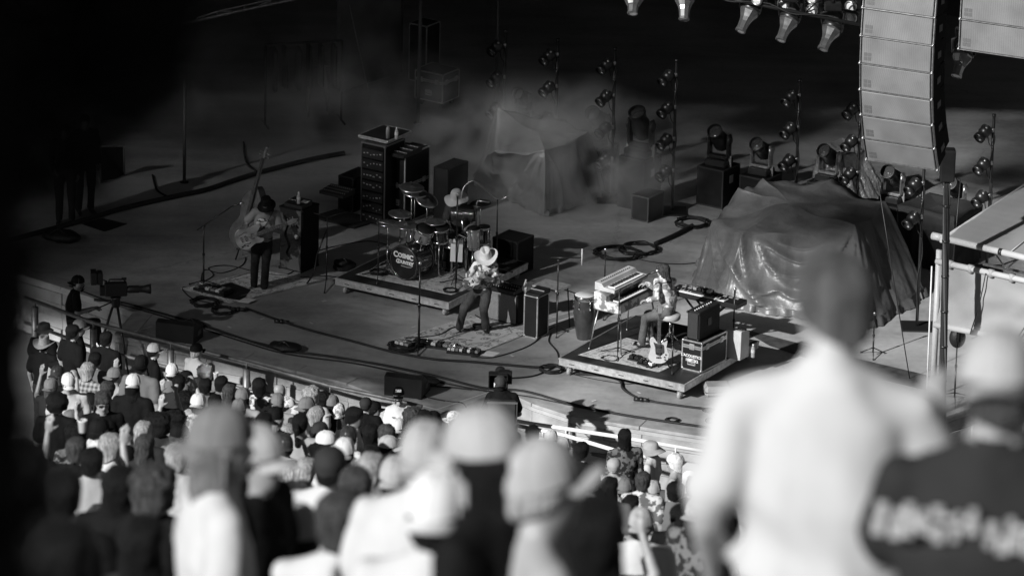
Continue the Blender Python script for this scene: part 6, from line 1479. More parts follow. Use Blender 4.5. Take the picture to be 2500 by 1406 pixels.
# ---- right camera operator seen from behind on a raised chair
co = P(1224, 1120, 0); co.z = PIT
r, H, J, b0 = posed('person in black with a headset seated behind the front camera, seen from behind', co,
    dict(pel=(1228, 1040, 0), wai=(1228, 1020, .02), che=(1226, 985, .02), nek=(1224, 955, .03), hed=(1222, 938, .05), shL=(1196, 968, .02), elL=(1182, 1008, .05), wrL=(1190, 1012, .30), shR=(1254, 968, .02), elR=(1268, 1010, .06), wrR=(1258, 1015, .32),
         hiL=(1216, 1045, 0), hiR=(1242, 1045, 0), knL=(1208, 1040, .42), knR=(1250, 1040, .42), anL=(1208, 1095, .42), anR=(1250, 1095, .42), toL=(1206, 1095, .55), toR=(1252, 1095, .55)),
    mats=[SK[1], MATS['tee_black'], JEAN, BOOT], yaw=0, nod=-5, bulk=1.05, extra=dict(hdR=(0, .9, .1), npR=(0, 0, -1), hdL=(0, .9, .1), npL=(0, 0, -1)))
put_head(r, 'capb', mat('cap_charcoal', .04, .8), H, 'cap'); put_head(r, 'short', HAIRM['dark'], H, 'hair', True)
b = MB()
for s_ in (-1, 1): b.tube([(s_*.075, 0, -.01), (s_*.10, 0, -.01)], .036, n=14)
hp = b.build('headset', mat('headset_light', .55, .4), r); hp.matrix_local = H
b = MB(); b.tube([(-.088, 0, .02), (-.085, 0, .09), (0, 0, .142), (.085, 0, .09), (.088, 0, .02)], .010, n=6); b.build('headband', BLK2, hp)
t = thing('operator_chair', 'black mesh chair of the front camera operator', 'chair', co); o = PY(1226, 1005, co.y-.16)-co; b = MB(); b.box((o.x, o.y, o.z-.02), (.46, .04, .42), T(0, 0, 0), b=.04); b.build('backrest', mat('chair_mesh', .02, .5, kind='stripes', vs=18, v2=.045), t)
b = MB(); b.box((o.x, o.y-.022, o.z+.15), (.46, .012, .03)); b.build('chair_rail', mat('chair_rail', .10, .4), t); b = MB(); b.box((o.x, o.y+.25, o.z-.30), (.48, .48, .08), b=.03); b.build('seat', BLK, t); b = MB(); b.tube([(o.x, o.y+.25, o.z-.32), (o.x, o.y+.25, .0)], .03); b.tube([(o.x-.25, o.y+.25, .02), (o.x+.25, o.y+.25, .02)], .02); b.build('base', BLK2, t)
cb2 = V3((co.x, co.y+.75, 0)); hh = PY(1217, 945, cb2.y).z-PIT; video_camera('television camera in front of the seated operator', cb2, PIT, hh-.05, 5, .95)
t = thing('monitor_hood', 'square hooded viewfinder screen above the seated operator', 'monitor', PY(1216, 927, co.y+.45)); b = MB(); b.box((0, 0, 0), (.29, .06, .27), b=.015)
for sx in (-1, 1): b.box((sx*.14, -.09, 0), (.012, .14, .25))
b.box((0, -.09, .13), (.28, .14, .012)); b.build('hood', BLK, t); b = MB(); b.box((0, -.034, 0), (.22, .006, .18)); b.build('screen', mat('screen_dark', .02, .1), t)
# ---- bearded guard facing the crowd
gd = P(972, 1052, 0); gd.z = PIT
r, H, J, b0 = posed('person with goatee, dark cap and white polo shirt facing the crowd', gd,
    dict(pel=(975, 1070, 0), wai=(974, 1052, 0), che=(974, 1020, 0), nek=(974, 990, 0), hed=(973, 966, -.03), shR=(950, 1000, 0), elR=(945, 1040, .0), wrR=(950, 1076, -.06), shL=(1002, 1002, 0), elL=(1010, 1040, 0), wrL=(1006, 1076, -.05),
         hiR=(963, 1074, 0), hiL=(988, 1074, 0), knR=(962, 1130, -.02), knL=(990, 1130, -.02), anR=(962, 1190, .0), anL=(990, 1190, 0), toR=(958, 1206, -.12), toL=(992, 1206, -.12)),
    mats=[SK[0], mat('polo_white', .60, .8, bump=.2, bs=20), JEAN, BOOT], yaw=180, nod=2, bulk=1.12)
put_head(r, 'capf', mat('cap_black', .006, .8), H @ T(0, 0, .002), 'cap'); glasses(H, r); eyes_mouth(H, r, HAIRM['white'])
b = MB(); b.tube([(-.045, .075, -.04), (-.035, .088, -.048), (0, .102, -.045), (.035, .088, -.048), (.045, .075, -.04)], .010, n=6); b.tube([(-.038, .08, -.05), (-.04, .075, -.10)], .008); b.tube([(.038, .08, -.05), (.04, .075, -.10)], .008); o = b.build('moustache', HAIRM['dark'], r); o.matrix_local = H
b = MB(); b.box((0, .118, .075), (.09, .012, .045), T(0, 0, 0, rx=0), b=.004); o = b.build('cap_patch', mat('patch_white', .7, .7, kind='spots', vs=60, v2=.3), r); o.matrix_local = H @ T(0, -.012, .005, rx=14)
b = MB(); c_ = J['che']
b.box(c_+V3((-.085, -.145, .06)), (.05, .006, .022)); b.box(c_+V3((.09, -.145, .06)), (.06, .006, .018)); b.box(c_+V3((.10, -.142, -.06)), (.07, .006, .022)); b.build('shirt_emblem', mat('emblem_grey', .22, .8), r)
# two crew members in the dark far left
for i, (u, v, lab) in enumerate(((160, 545, 'person in black with pale forearm standing in the dark at the far left'), (208, 520, 'person barely visible in the dark with one arm hanging down'))):
    g = P(u, v, 0)
    k = 'crew%d' % i; body_mesh(k, dict(elR=(.24, .05, 1.14), wrR=(.16, .24, 1.0), hdR=(-.3, .9, -.3)) if i == 0 else {}, 'long', .02)
    rr, H, J = person(lab, g, 180+20*i, k, [SK[2], MATS['tee_black'], JEAN, BOOT]); put_head(rr, 'short', HAIRM['dark'], H, 'hair'); eyes_mouth(H, rr)
# ================================================================= railings in front of the stage
def railing(label, pts, posts, m, r=.032, drop=.42, zb=PIT, thick=.058, low=True):
    """pts: pixels of the top rail with the offset in metres in front of the edge"""
    Z = .38; W_ = [P(u, v, Z) for u, v in pts]; o = W_[0].copy(); o.z = 0; t = thing('railing', label, 'railing', o)
    b = MB(); b.tube([p-o for p in W_], r, n=9); b.build('top_rail', m, t)
    if low: b = MB(); b.tube([p-o+V3((0, 0, -drop)) for p in W_], r*.9, n=9); b.build('lower_rail', m, t)
    for u, v in posts:
        p = P(u, v, Z)-o; b = MB(); b.tube([V3((p.x, p.y, zb)), V3((p.x, p.y, Z-.10))], thick, n=12); b.tube([V3((p.x, p.y, Z-.10)), V3((p.x, p.y, Z))], .014, n=6); b.build('post', m, t)
    return t
RLD = mat('rail_dark', .16, .45, .5, var=.3, vs=10); RLW = mat('rail_white', .74, .35)
railing('long weathered pipe railing between the crowd and the dark part of the stage', [(60, 726), (228, 788), (391, 831), (600, 884), (806, 942), (960, 975), (1030, 992)], [(85, 736), (228, 789), (417, 839), (602, 886), (806, 943)], RLD)
railing('bright pipe railing left of the camera operator chair', [(1085, 1024), (1150, 1031), (1215, 1042)], [(1180, 1037)], RLW, low=False)
railing('bright pipe railing reaching right from the camera operator, nearer one', [(1213, 1028), (1382, 1063), (1495, 1097), (1570, 1120)], [(1325, 1052), (1500, 1098)], RLW, low=False, drop=.3)
railing('bright pipe railing reaching right from the camera operator, farther one', [(1226, 1021), (1300, 1034), (1492, 1063), (1719, 1101)], [(1382, 1046), (1650, 1090)], RLW, low=False)
slab('stage_block', 'dark flat topped boards in front of the lit stone edge', 'staging', [(1466, 1044), (1641, 1073), (1599, 1093), (1427, 1070)], -.35, .06, mat('boards_grey', .10, .7, var=.3, vs=4))
slab('stage_block', 'lower dark boards under the bright railing', 'staging', [(1420, 1072), (1560, 1098), (1500, 1125), (1370, 1095)], -.6, .06, MATS['boards_grey'])
slab('stage_block', 'black box tops between the railing and the big man', 'staging', [(1560, 1100), (1740, 1062), (1790, 1110), (1620, 1150)], -.7, .1, mat('boards_dark', .035, .7, var=.3, vs=4))
# ================================================================= the crowd
TS = {'w': mat('tee_white', .42, .85, bump=.25, bs=14), 'lg': mat('tee_light_grey', .26, .85, bump=.25, bs=14), 'g': mat('tee_grey', .11, .85, bump=.25, bs=14), 'd': mat('tee_dark', .018, .85, bump=.25, bs=14), 'k': mat('tee_black', .005, .85),
      'fl': mat('shirt_flowers', .10, .85, kind='spots', vs=16, v2=.45), 'fd': mat('shirt_dark_flowers', .02, .85, kind='spots', vs=16, v2=.12), 'pl': mat('shirt_plaid', .06, .85, kind='plaid', vs=5, v2=.28), 'st': mat('shirt_stripes', .05, .85, kind='stripes', vs=9, v2=.5), 'sp': mat('shirt_specks', .35, .85, kind='spots', vs=60, v2=.55), 'sk': SK[0]}
HT = {'w': mat('hat_white', .48, .8), 'lg': mat('hat_light_grey', .30, .8, var=.1, vs=20), 'g': mat('hat_grey', .14, .8, var=.12, vs=20), 'd': mat('hat_dark', .025, .8), 'k': mat('cap_black', .006, .8), 's': mat('hat_straw', .30, .8, var=.25, vs=60), 'x': mat('hat_printed', .55, .8, kind='spots', vs=22, v2=.22), 'l': mat('hat_leather', .03, .3, var=.4, vs=20)}
POSES = {'s': {}, 'f': dict(elL=(-.25, .05, 1.17), wrL=(-.10, .26, 1.12), elR=(.25, .05, 1.17), wrR=(.10, .26, 1.12), hdL=(.7, .6, .3), hdR=(-.7, .6, .3), npL=(0, -1, 0), npR=(0, -1, 0)),
         'p': dict(elR=(.30, .16, 1.36), wrR=(.20, .30, 1.62), hdR=(-.05, .1, 1), npR=(0, 1, 0), fr=(.05, .05, 1.4, 1.5), curl=.3),
         'h': dict(elR=(.28, .12, 1.36), wrR=(.16, .22, 1.58), hdR=(-.3, -.1, 1), npR=(-1, 0, 0), curl=.8),
         'o': dict(elL=(-.36, .14, 1.40), wrL=(-.38, .26, 1.66), hdL=(.15, .0, 1), npL=(0, 1, 0), curl=.15),
         'u': dict(elL=(-.34, .10, 1.62), wrL=(-.22, .12, 1.84), hdL=(.3, 0, 1), npL=(0, 1, 0), elR=(.34, .10, 1.62), wrR=(.22, .12, 1.84), hdR=(-.3, 0, 1), npR=(0, 1, 0), curl=.3)}
def bkey(p, sl, hy=0, nod=0, bulk=1.0):
    k = '%s_%s_%d_%d_%d' % (p, sl, hy, nod, int(bulk*100))
    if k not in VAR:
        q = dict(POSES[p]); q['yaw'] = hy; q['nod'] = nod; body_mesh(k, q, {'t': 'short', 'n': 'none', 'l': 'long'}[sl], .0135 if p in 'pho' else .019, bulk)
    return k
PX = []; GB = []                                   # ground anchors
def crowd(u, v, w, top, hair, hm, hat, hatm, label, rz=-12, pose='s', sl='t', hy=0, nod=0, bulk=1.0, skin=0, face=False, gl=False, zoff=0, tilt=(0, 0), pants='d', group=None, eyeb=None, dist=None):
    W_ = .195 if hat in ('cap', 'capb', 'capf', 'beanie') else (.175 if hair in ('short', 'buzz', None) else .20)
    if hat in ('bucket',): W_ = .30
    if hat in ('cowboy', 'straw', 'wide', 'fedora'): W_ = .36
    d = FP*W_/w; k = bkey(pose, sl, hy, nod, bulk)
    hl = VAR[k][1].translation; R_ = Matrix.Rotation(radians(rz), 3, 'Z')
    if dist: d = dist
    d = min(d, (PIT+hl.z-Cp.z)/ray(u, v).z); h = PD(u, v, d); b0 = h-R_ @ V3(hl); GB.append(tuple(b0)); PX.append((u, v, FP*.2/d, label))
    r, H, J = person(label, b0, rz, k, [SK[skin], TS[top], TS[pants], BOOT], hair, hm, hat, HT[hatm] if hat else None, group or 'people standing in the crowd', 1.0, tilt)
    if face: eyes_mouth(H, r, eyeb)
    if gl: glasses(H, r)
    return r, H, J, d
C = crowd
# -- far left, first rows
C(108, 806, 44, 'k', 'short', 'dark', 'fedora', 'g', 'person in a grey felt hat, farthest left at the rail', rz=-30)
C(108, 842, 50, 'k', 'short', 'dark', 'straw', 's', 'person in a curled straw cowboy hat seen from behind at far left', rz=-20)
C(194, 800, 30, 'k', 'short', 'dark', 'cap', 'lg', 'person in a pale cap looking right beside the rail post', rz=-75)
C(178, 812, 30, 'k', 'short', 'dark', None, 0, 'person with plain short dark hair before the pale cap', rz=-50)
C(155, 862, 28, 'k', 'bob', 'light', None, 0, 'person with a shiny blond bob and dark sleeveless top', rz=-10, sl='n')
C(184, 864, 27, 'd', 'bun', 'light', None, 0, 'person with blond bun and sunglasses pushed up, right of the bob', rz=-40)
r, H, J, d = C(252, 862, 29, 'k', 'vlong', 'dark', None, 0, 'person with very long dark hair and a white ribbon bow', rz=-25)
b = MB(); b.tube(smoothpts([(0, -.10, .10), (-.05, -.12, .20), (-.02, -.12, .12), (.03, -.12, .17), (.01, -.11, .09), (.04, -.13, .02)], 4), .007, n=5); o = b.build('ribbon_bow', WHT, r); o.matrix_local = H
C(260, 828, 29, 'k', 'short', 'dark', None, 0, 'person with short dark hair at the rail behind the ribbon bow', rz=-30)
C(276, 886, 28, 'k', 'pony', 'brown', None, 0, 'person with glossy braided hair in front of the rail post', rz=-35)
C(233, 880, 30, 'g', 'short', 'dark', None, 0, 'person in a grey shirt left of the braided hair', rz=-25)
C(167, 936, 38, 'w', 'buzz', 'dark', 'capf', 'w', 'person in a white cap and sunglasses turned towards the camera', rz=190, gl=True, face=True, nod=-12)
C(325, 940, 40, 'k', 'long', 'dark', 'capb', 'w', 'person with a white cap worn backwards over long dark hair', rz=-15, tilt=(-8, 8))
C(345, 892, 38, 'g', 'short', 'dark', 'capb', 'k', 'person in a black cap with a round badge and grey shirt', rz=-20)
C(376, 858, 28, 'k', 'short', 'dark', 'cap', 'lg', 'person in a pale cap right against the stone wall', rz=-70)
C(378, 968, 34, 'd', 'short', 'dark', None, 0, 'person raising two fingers in a peace sign', rz=-10, pose='p')
C(250, 982, 44, 'k', 'long', 'brown', None, 0, 'person with receding long hair and sunglasses facing the camera', rz=195, gl=True, face=True, nod=-10)
C(140, 988, 42, 'k', 'afro', 'dark', None, 0, 'person with a big dark afro at the left edge')
C(173, 1026, 39, 'pl', 'short', 'dark', 'capb', 'g', 'person in a dull grey cap and plaid shirt', rz=-40)
C(142, 1058, 38, 'k', 'short', 'dark', 'capb', 'd', 'person in a dark cap in the left shadow, below the plaid shirt')
C(187, 1100, 50, 'k', 'short', 'brown', None, 0, 'person with short brown hair raising an open left hand', rz=-20, pose='o')
C(243, 1052, 46, 'w', 'short', 'dark', 'cap', 'k', 'person in a wide black cap with two small pale dots', rz=-70)
C(369, 968, 34, 'd', 'buzz', 'brown', None, 0, 'person with a shaved head beside the peace sign', rz=-15)
C(308, 1010, 38, 'g', 'short', 'brown', 'cap', 'g', 'person in a flat grey cap seen from the side', rz=-80)
C(338, 1012, 38, 'g', 'vlong', 'light', None, 0, 'person with long light brown hair right of the flat grey cap')
C(295, 1040, 40, 'g', 'vlong', 'brown', None, 0, 'person with straight brown hair below the flat grey cap')
C(350, 1056, 48, 'd', 'long', 'light', 'band', 'w', 'person with light hair and a pale headband')
C(378, 1034, 42, 'k', 'curly', 'dark', None, 0, 'person with dark curly hair right of the headband')
C(354, 1092, 54, 'd', 'vlong', 'brown', None, 0, 'person with long brown hair and head bent, lower left')
C(272, 1092, 54, 'w', 'bob', 'light', None, 0, 'person with messy light hair and a white shirt, lower left', rz=-50)
C(225, 1130, 56, 'lg', 'short', 'dark', None, 0, 'person in a light shirt under the messy light hair')
# -- left middle
C(480, 858, 29, 'lg', 'short', 'light', 'cap', 'k', 'person in a black cap and pale sleeveless top at the rail', rz=-50, sl='n')
C(500, 910, 30, 'lg', 'curly', 'foil', None, 0, 'person wearing glittering silver sequins on the head')
C(502, 944, 31, 'g', 'short', 'dark', None, 0, 'person with round dark hair below the silver sequins')
C(541, 938, 31, 'g', 'short', 'dark', None, 0, 'person with dark hair right of the silver sequins', rz=-30)
C(528, 950, 33, 'g', 'long', 'dark', 'capb', 'g', 'person in a grey mesh cap over long dark hair')
C(413, 948, 32, 'sp', 'curly', 'brown', None, 0, 'person with curly brown hair and pale speckled shirt')
C(437, 936, 32, 'd', 'short', 'dark', None, 0, 'person with dark hair holding a hand to the face', pose='h')
C(455, 925, 30, 'd', 'short', 'dark', 'cap', 'k', 'person in a black cap looking right behind the raised hand', rz=-80)
C(484, 988, 41, 'fl', 'short', 'brown', 'capb', 'w', 'person with a bright white backwards cap and flowered shirt', tilt=(-8, -6))
C(592, 972, 39, 'lg', 'short', 'dark', 'cap', 'g', 'person in a smooth grey cap facing the stage, left of the bearded fans', rz=-10)
C(584, 1000, 40, 'lg', 'short', 'dark', 'capb', 'g', 'person in a second grey cap directly below the smooth grey one')
C(633, 944, 35, 'fl', 'bob', 'dark', None, 0, 'person with straight black hair and leafy patterned shirt', hy=10)
C(683, 956, 29, 'g', None, 'dark', None, 0, 'bald person with a grey shirt close to the rail', rz=-50)
C(702, 992, 36, 'd', 'short', 'dark', 'cap', 'x', 'person in a cap with printed pale brim', rz=-100)
C(463, 1026, 40, 'k', 'short', 'dark', 'capb', 'lg', 'person in a light cap and black tee, bearded cheek visible', rz=-25)
C(392, 1036, 44, 'd', 'curly', 'dark', None, 0, 'person with thick dark hair and pale neck')
C(645, 1034, 46, 'lg', 'long', 'dark', None, 0, 'person with black shoulder length hair and light tee')
C(672, 1022, 44, 'd', 'bob', 'light', 'capb', 'k', 'person in a dark cap with a light strap over grey hair', rz=-20)
C(694, 1114, 66, 'fl', 'short', 'dark', 'bucket', 'w', 'person in a glowing white bucket hat', nod=-5)
C(672, 1172, 88, 'd', 'short', 'dark', 'wide', 'w', 'person in a floppy white hat under the bucket hat', rz=-60)
C(430, 1118, 56, 'w', 'short', 'light', None, 0, 'person with pale blurred cap of hair and bright hands', pose='o', rz=10)
# -- centre
C(759, 966, 37, 'w', 'curly', 'light', None, 0, 'person with frizzy blond hair and white shirt')
C(789, 976, 30, 'd', 'curly', 'dark', None, 0, 'person with dark wavy hair beside the frizzy blond')
C(811, 988, 36, 'd', 'short', 'dark', 'cap', 'g', 'person in a round grey cap near the rail post', rz=-20)
C(826, 1007, 36, 'd', 'short', 'brown', 'capf', 'x', 'person in a printed white cap with a finger at the face', rz=175, pose='h', face=True, nod=-12)
C(772, 1016, 40, 'g', 'bob', 'light', None, 0, 'person with straight light brown hair turned right', rz=-50)
C(733, 1036, 46, 'lg', 'pony', 'dark', None, 0, 'person with a dark glossy ponytail and pale collar')
C(866, 1018, 38, 'sp', 'short', 'dark', None, 0, 'person with glasses in profile and pale printed collar', rz=-85, gl=True, face=True, skin=1)
C(893, 990, 32, 'k', 'buzz', 'dark', 'beanie', 'd', 'person in a smooth dark beanie near the rail')
C(914, 1000, 30, 'k', 'short', 'dark', 'cap', 'k', 'person in a dark cap looking right beside the beanie', rz=-85)
C(851, 1070, 46, 'fl', 'short', 'dark', 'capb', 'l', 'person in a shiny dark leather cap')
C(905, 1060, 42, 'k', 'long', 'dark', None, 0, 'person in black with long dark hair, right of the leather cap')
C(972, 1046, 38, 'k', 'short', 'dark', 'capb', 'w', 'person in a clean white backwards cap below the bearded guard', rz=-25)
C(1006, 1018, 38, 'k', 'curly', 'brown', None, 0, 'person with brown wavy hair right of the bearded guard')
C(1036, 1026, 38, 'w', 'short', 'dark', None, 0, 'person with dark hair and glasses in a plain white tee', rz=25, gl=True, skin=1, bulk=1.1)
C(1108, 1026, 34, 'lg', 'short', 'light', 'cap', 'x', 'person in a striped cap and glasses looking left', rz=75, gl=True, face=True, eyeb=HAIRM['dark'])
C(1134, 1040, 40, 'k', 'long', 'dark', None, 0, 'person with long black hair under the camera operator')
C(797, 1082, 46, 'd', 'short', 'dark', 'cap', 'w', 'person in a curved white cap beside the leather cap', rz=-90)
C(841, 1106, 56, 'w', 'short', 'dark', 'capb', 'w', 'person in a small white cap below the leather cap')
C(949, 1092, 44, 'k', 'short', 'dark', 'cap', 'lg', 'person in a light grey cap with the brim pointing right', rz=-95)
C(1000, 1120, 50, 'd', 'short', 'dark', None, 0, 'person with dark hair below the light grey cap')
C(748, 1150, 56, 'd', 'vlong', 'light', None, 0, 'person with long blond dreadlocks beside the bucket hat')
C(905, 1118, 52, 'k', 'long', 'dark', None, 0, 'person in black holding a drink under the leather cap')
C(1015, 1080, 50, 'w', 'short', 'dark', None, 0, 'person in a white tee behind the big blurred caps', bulk=1.1)
# -- right cluster
r, H, J, d = C(1525, 1068, 36, 'fd', 'vlong', 'dark', None, 0, 'person with very long dark hair standing above the right crowd', rz=15, sl='l')
C(1588, 1098, 62, 'w', 'short', 'light', 'wide', 'lg', 'bearded person in a wide pale sun hat', rz=70, face=True, eyeb=HAIRM['white'])
C(1647, 1130, 37, 'lg', 'bob', 'white', None, 0, 'person with white hair and glasses looking left', rz=75, gl=True, face=True)
C(1499, 1140, 36, 'lg', 'buzz', 'light', 'beanie', 'lg', 'person with a pale bandana tied on the head', rz=-15)
C(1692, 1190, 42, 'k', 'short', 'dark', 'capb', 'd', 'person in a dark cap next to the big man', rz=-10)
C(1420, 1102, 36, 'k', 'short', 'dark', None, 0, 'person with dark hair in front of the bright railing', rz=-30)
C(1345, 1074, 36, 'd', 'short', 'dark', 'capb', 'w', 'person in a white backwards cap under the bright railing, left one', tilt=(-8, 0))
C(1376, 1092, 36, 'd', 'short', 'dark', 'capb', 'w', 'person in a white cap under the bright railing, right one')
C(1255, 1080, 40, 'k', 'short', 'dark', 'capb', 'd', 'person in a dark patterned cap below the camera chair')
C(1300, 1060, 34, 'k', 'short', 'dark', None, 0, 'person in black below the camera chair')
C(1488, 1192, 48, 'g', 'long', 'dark', None, 0, 'person with smooth dark hair left of the grey speckled cap')
C(1526, 1194, 41, 'fl', 'short', 'dark', 'capb', 'g', 'person in a speckled grey cap over dark hair')
C(1570, 1176, 38, 'fl', 'short', 'brown', None, 0, 'person with cropped brown hair behind the smooth cap', rz=-15)
C(1595, 1200, 41, 'k', 'buzz', 'dark', 'capb', 'lg', 'person in a smooth pale cap and broad black tee', bulk=1.15)
C(1647, 1200, 38, 'g', 'short', 'dark', None, 0, 'person with slicked wet hair and creased grey shirt', rz=-15)
C(1565, 1282, 66, 'w', 'short', 'dark', 'capb', 'lg', 'person in a worn pale cap and bright white tee', bulk=1.0)
C(1503, 1300, 66, 'd', 'short', 'dark', 'bucket', 'lg', 'person in a pale netted hat at the left of the white tee', rz=40)
C(1622, 1352, 50, 'g', 'vlong', 'light', None, 0, 'person with straight blond hair at the bottom edge')
C(1698, 1328, 56, 'g', 'curly', 'brown', None, 0, 'person with long curly brown hair beside the big man')
C(1655, 1312, 56, 'd', 'short', 'dark', 'cap', 'd', 'person in a dark cap behind the curly brown hair', rz=-60)
C(1830, 1282, 60, 'lg', 'short', 'dark', 'bucket', 'w', 'person in a white hat seen past the big man\'s elbow')
C(1838, 1200, 46, 'g', 'short', 'brown', None, 0, 'person in grey glimpsed past the big man\'s elbow')
C(1755, 1235, 50, 'lg', 'short', 'dark', None, 0, 'person in a light shirt hidden by the big man\'s arm')
C(1440, 1160, 42, 'd', 'short', 'dark', None, 0, 'person with dark hair behind the pale blurred brim')
C(1450, 1230, 54, 'k', 'curly', 'dark', None, 0, 'person in black left of the netted hat')
C(1540, 1235, 46, 'fl', 'long', 'dark', None, 0, 'person in a patterned top above the worn pale cap')
C(1660, 1262, 48, 'k', 'short', 'dark', None, 0, 'person in black right of the broad black tee', bulk=1.1)
C(1240, 1150, 50, 'd', 'short', 'dark', None, 0, 'person with dark hair between the blurred caps')
C(1180, 1330, 90, 'fl', 'short', 'brown', None, 0, 'person facing the camera between the blurred caps', rz=170, face=True)
C(600, 1050, 46, 'd', 'short', 'dark', None, 0, 'person with dark hair behind the long grey hair')
C(720, 1230, 84, 'g', 'curly', 'brown', None, 0, 'person with curly hair and a pale collar, half blurred', rz=-40)
C(640, 1260, 80, 'lg', 'short', 'brown', None, 0, 'person in a grey shirt right of the long grey hair')
G2 = 'blurred people in the foreground'
# -- blurred foreground
C(806, 1142, 84, 'w', 'short', 'dark', 'beanie', 'd', 'blurred person in a smooth dark cap with pale neck', group=G2)
C(866, 1192, 80, 'w', 'short', 'brown', None, 0, 'blurred person lifting a hand with shining rings', pose='o', rz=20, group=G2, sl='n')
C(905, 1150, 76, 'd', 'long', 'light', None, 0, 'blurred person with light brown hair right of the shining rings', group=G2)
C(965, 1170, 84, 'w', 'short', 'dark', 'capb', 'lg', 'blurred person in a pale cap, left of the big blurred caps', group=G2)
C(832, 1275, 122, 'w', 'short', 'brown', None, 0, 'blurred person with dark hair and pale tank top at the bottom', group=G2, sl='n')
C(715, 1310, 125, 'd', 'short', 'dark', 'cap', 'lg', 'blurred person in a pale cap with drooping brim', rz=60, group=G2)
C(1040, 1122, 140, 'w', 'short', 'light', 'capb', 'lg', 'blurred person in a grey cap over a bright shirt', group=G2, bulk=1.25)
C(1180, 1118, 185, 'k', 'long', 'dark', 'cap', 'lg', 'blurred person in a big pale cap with the brim pointing down left', rz=62, tilt=(-8, 0), group=G2)
C(1068, 1255, 165, 'w', 'short', 'dark', 'capb', 'w', 'blurred person in a brilliant white cap worn backwards', group=G2, bulk=1.3)
C(1325, 1190, 185, 'lg', 'short', 'light', 'cap', 'lg', 'blurred person in a pale cap whose brim points right', rz=-75, group=G2, tilt=(12, 0))
C(1450, 1310, 170, 'k', 'long', 'dark', None, 0, 'blurred person in black under the right pointing brim', group=G2)
C(540, 1090, 150, 'w', 'vlong', 'ash', 'capb', 'g', 'blurred person with long grey hair, grey cap and white shirt', rz=-75, group=G2)
C(628, 1122, 128, 'k', 'vlong', 'dark', 'cap', 'lg', 'blurred person in a dark cap with pale visor and dark hair', rz=-120, group=G2)
C(292, 1190, 92, 'k', 'vlong', 'dark', None, 0, 'blurred person with long black hair and black top', group=G2, sl='n')
C(375, 1195, 96, 'k', 'curly', 'brown', None, 0, 'blurred person with wavy hair and a dark band', group=G2)
C(345, 1330, 120, 'd', 'vlong', 'dark', None, 0, 'blurred person with a pale wrap at the waist', group=G2)
C(150, 1215, 100, 'k', 'short', 'dark', None, 0, 'blurred dark person with bent arm at the left', group=G2, pose='f')
C(55, 1170, 150, 'k', 'long', 'dark', None, 0, 'almost black blurred person at the left edge', group=G2)
C(150, 1370, 170, 'k', 'long', 'dark', None, 0, 'almost black blurred person at the bottom left corner', group=G2)
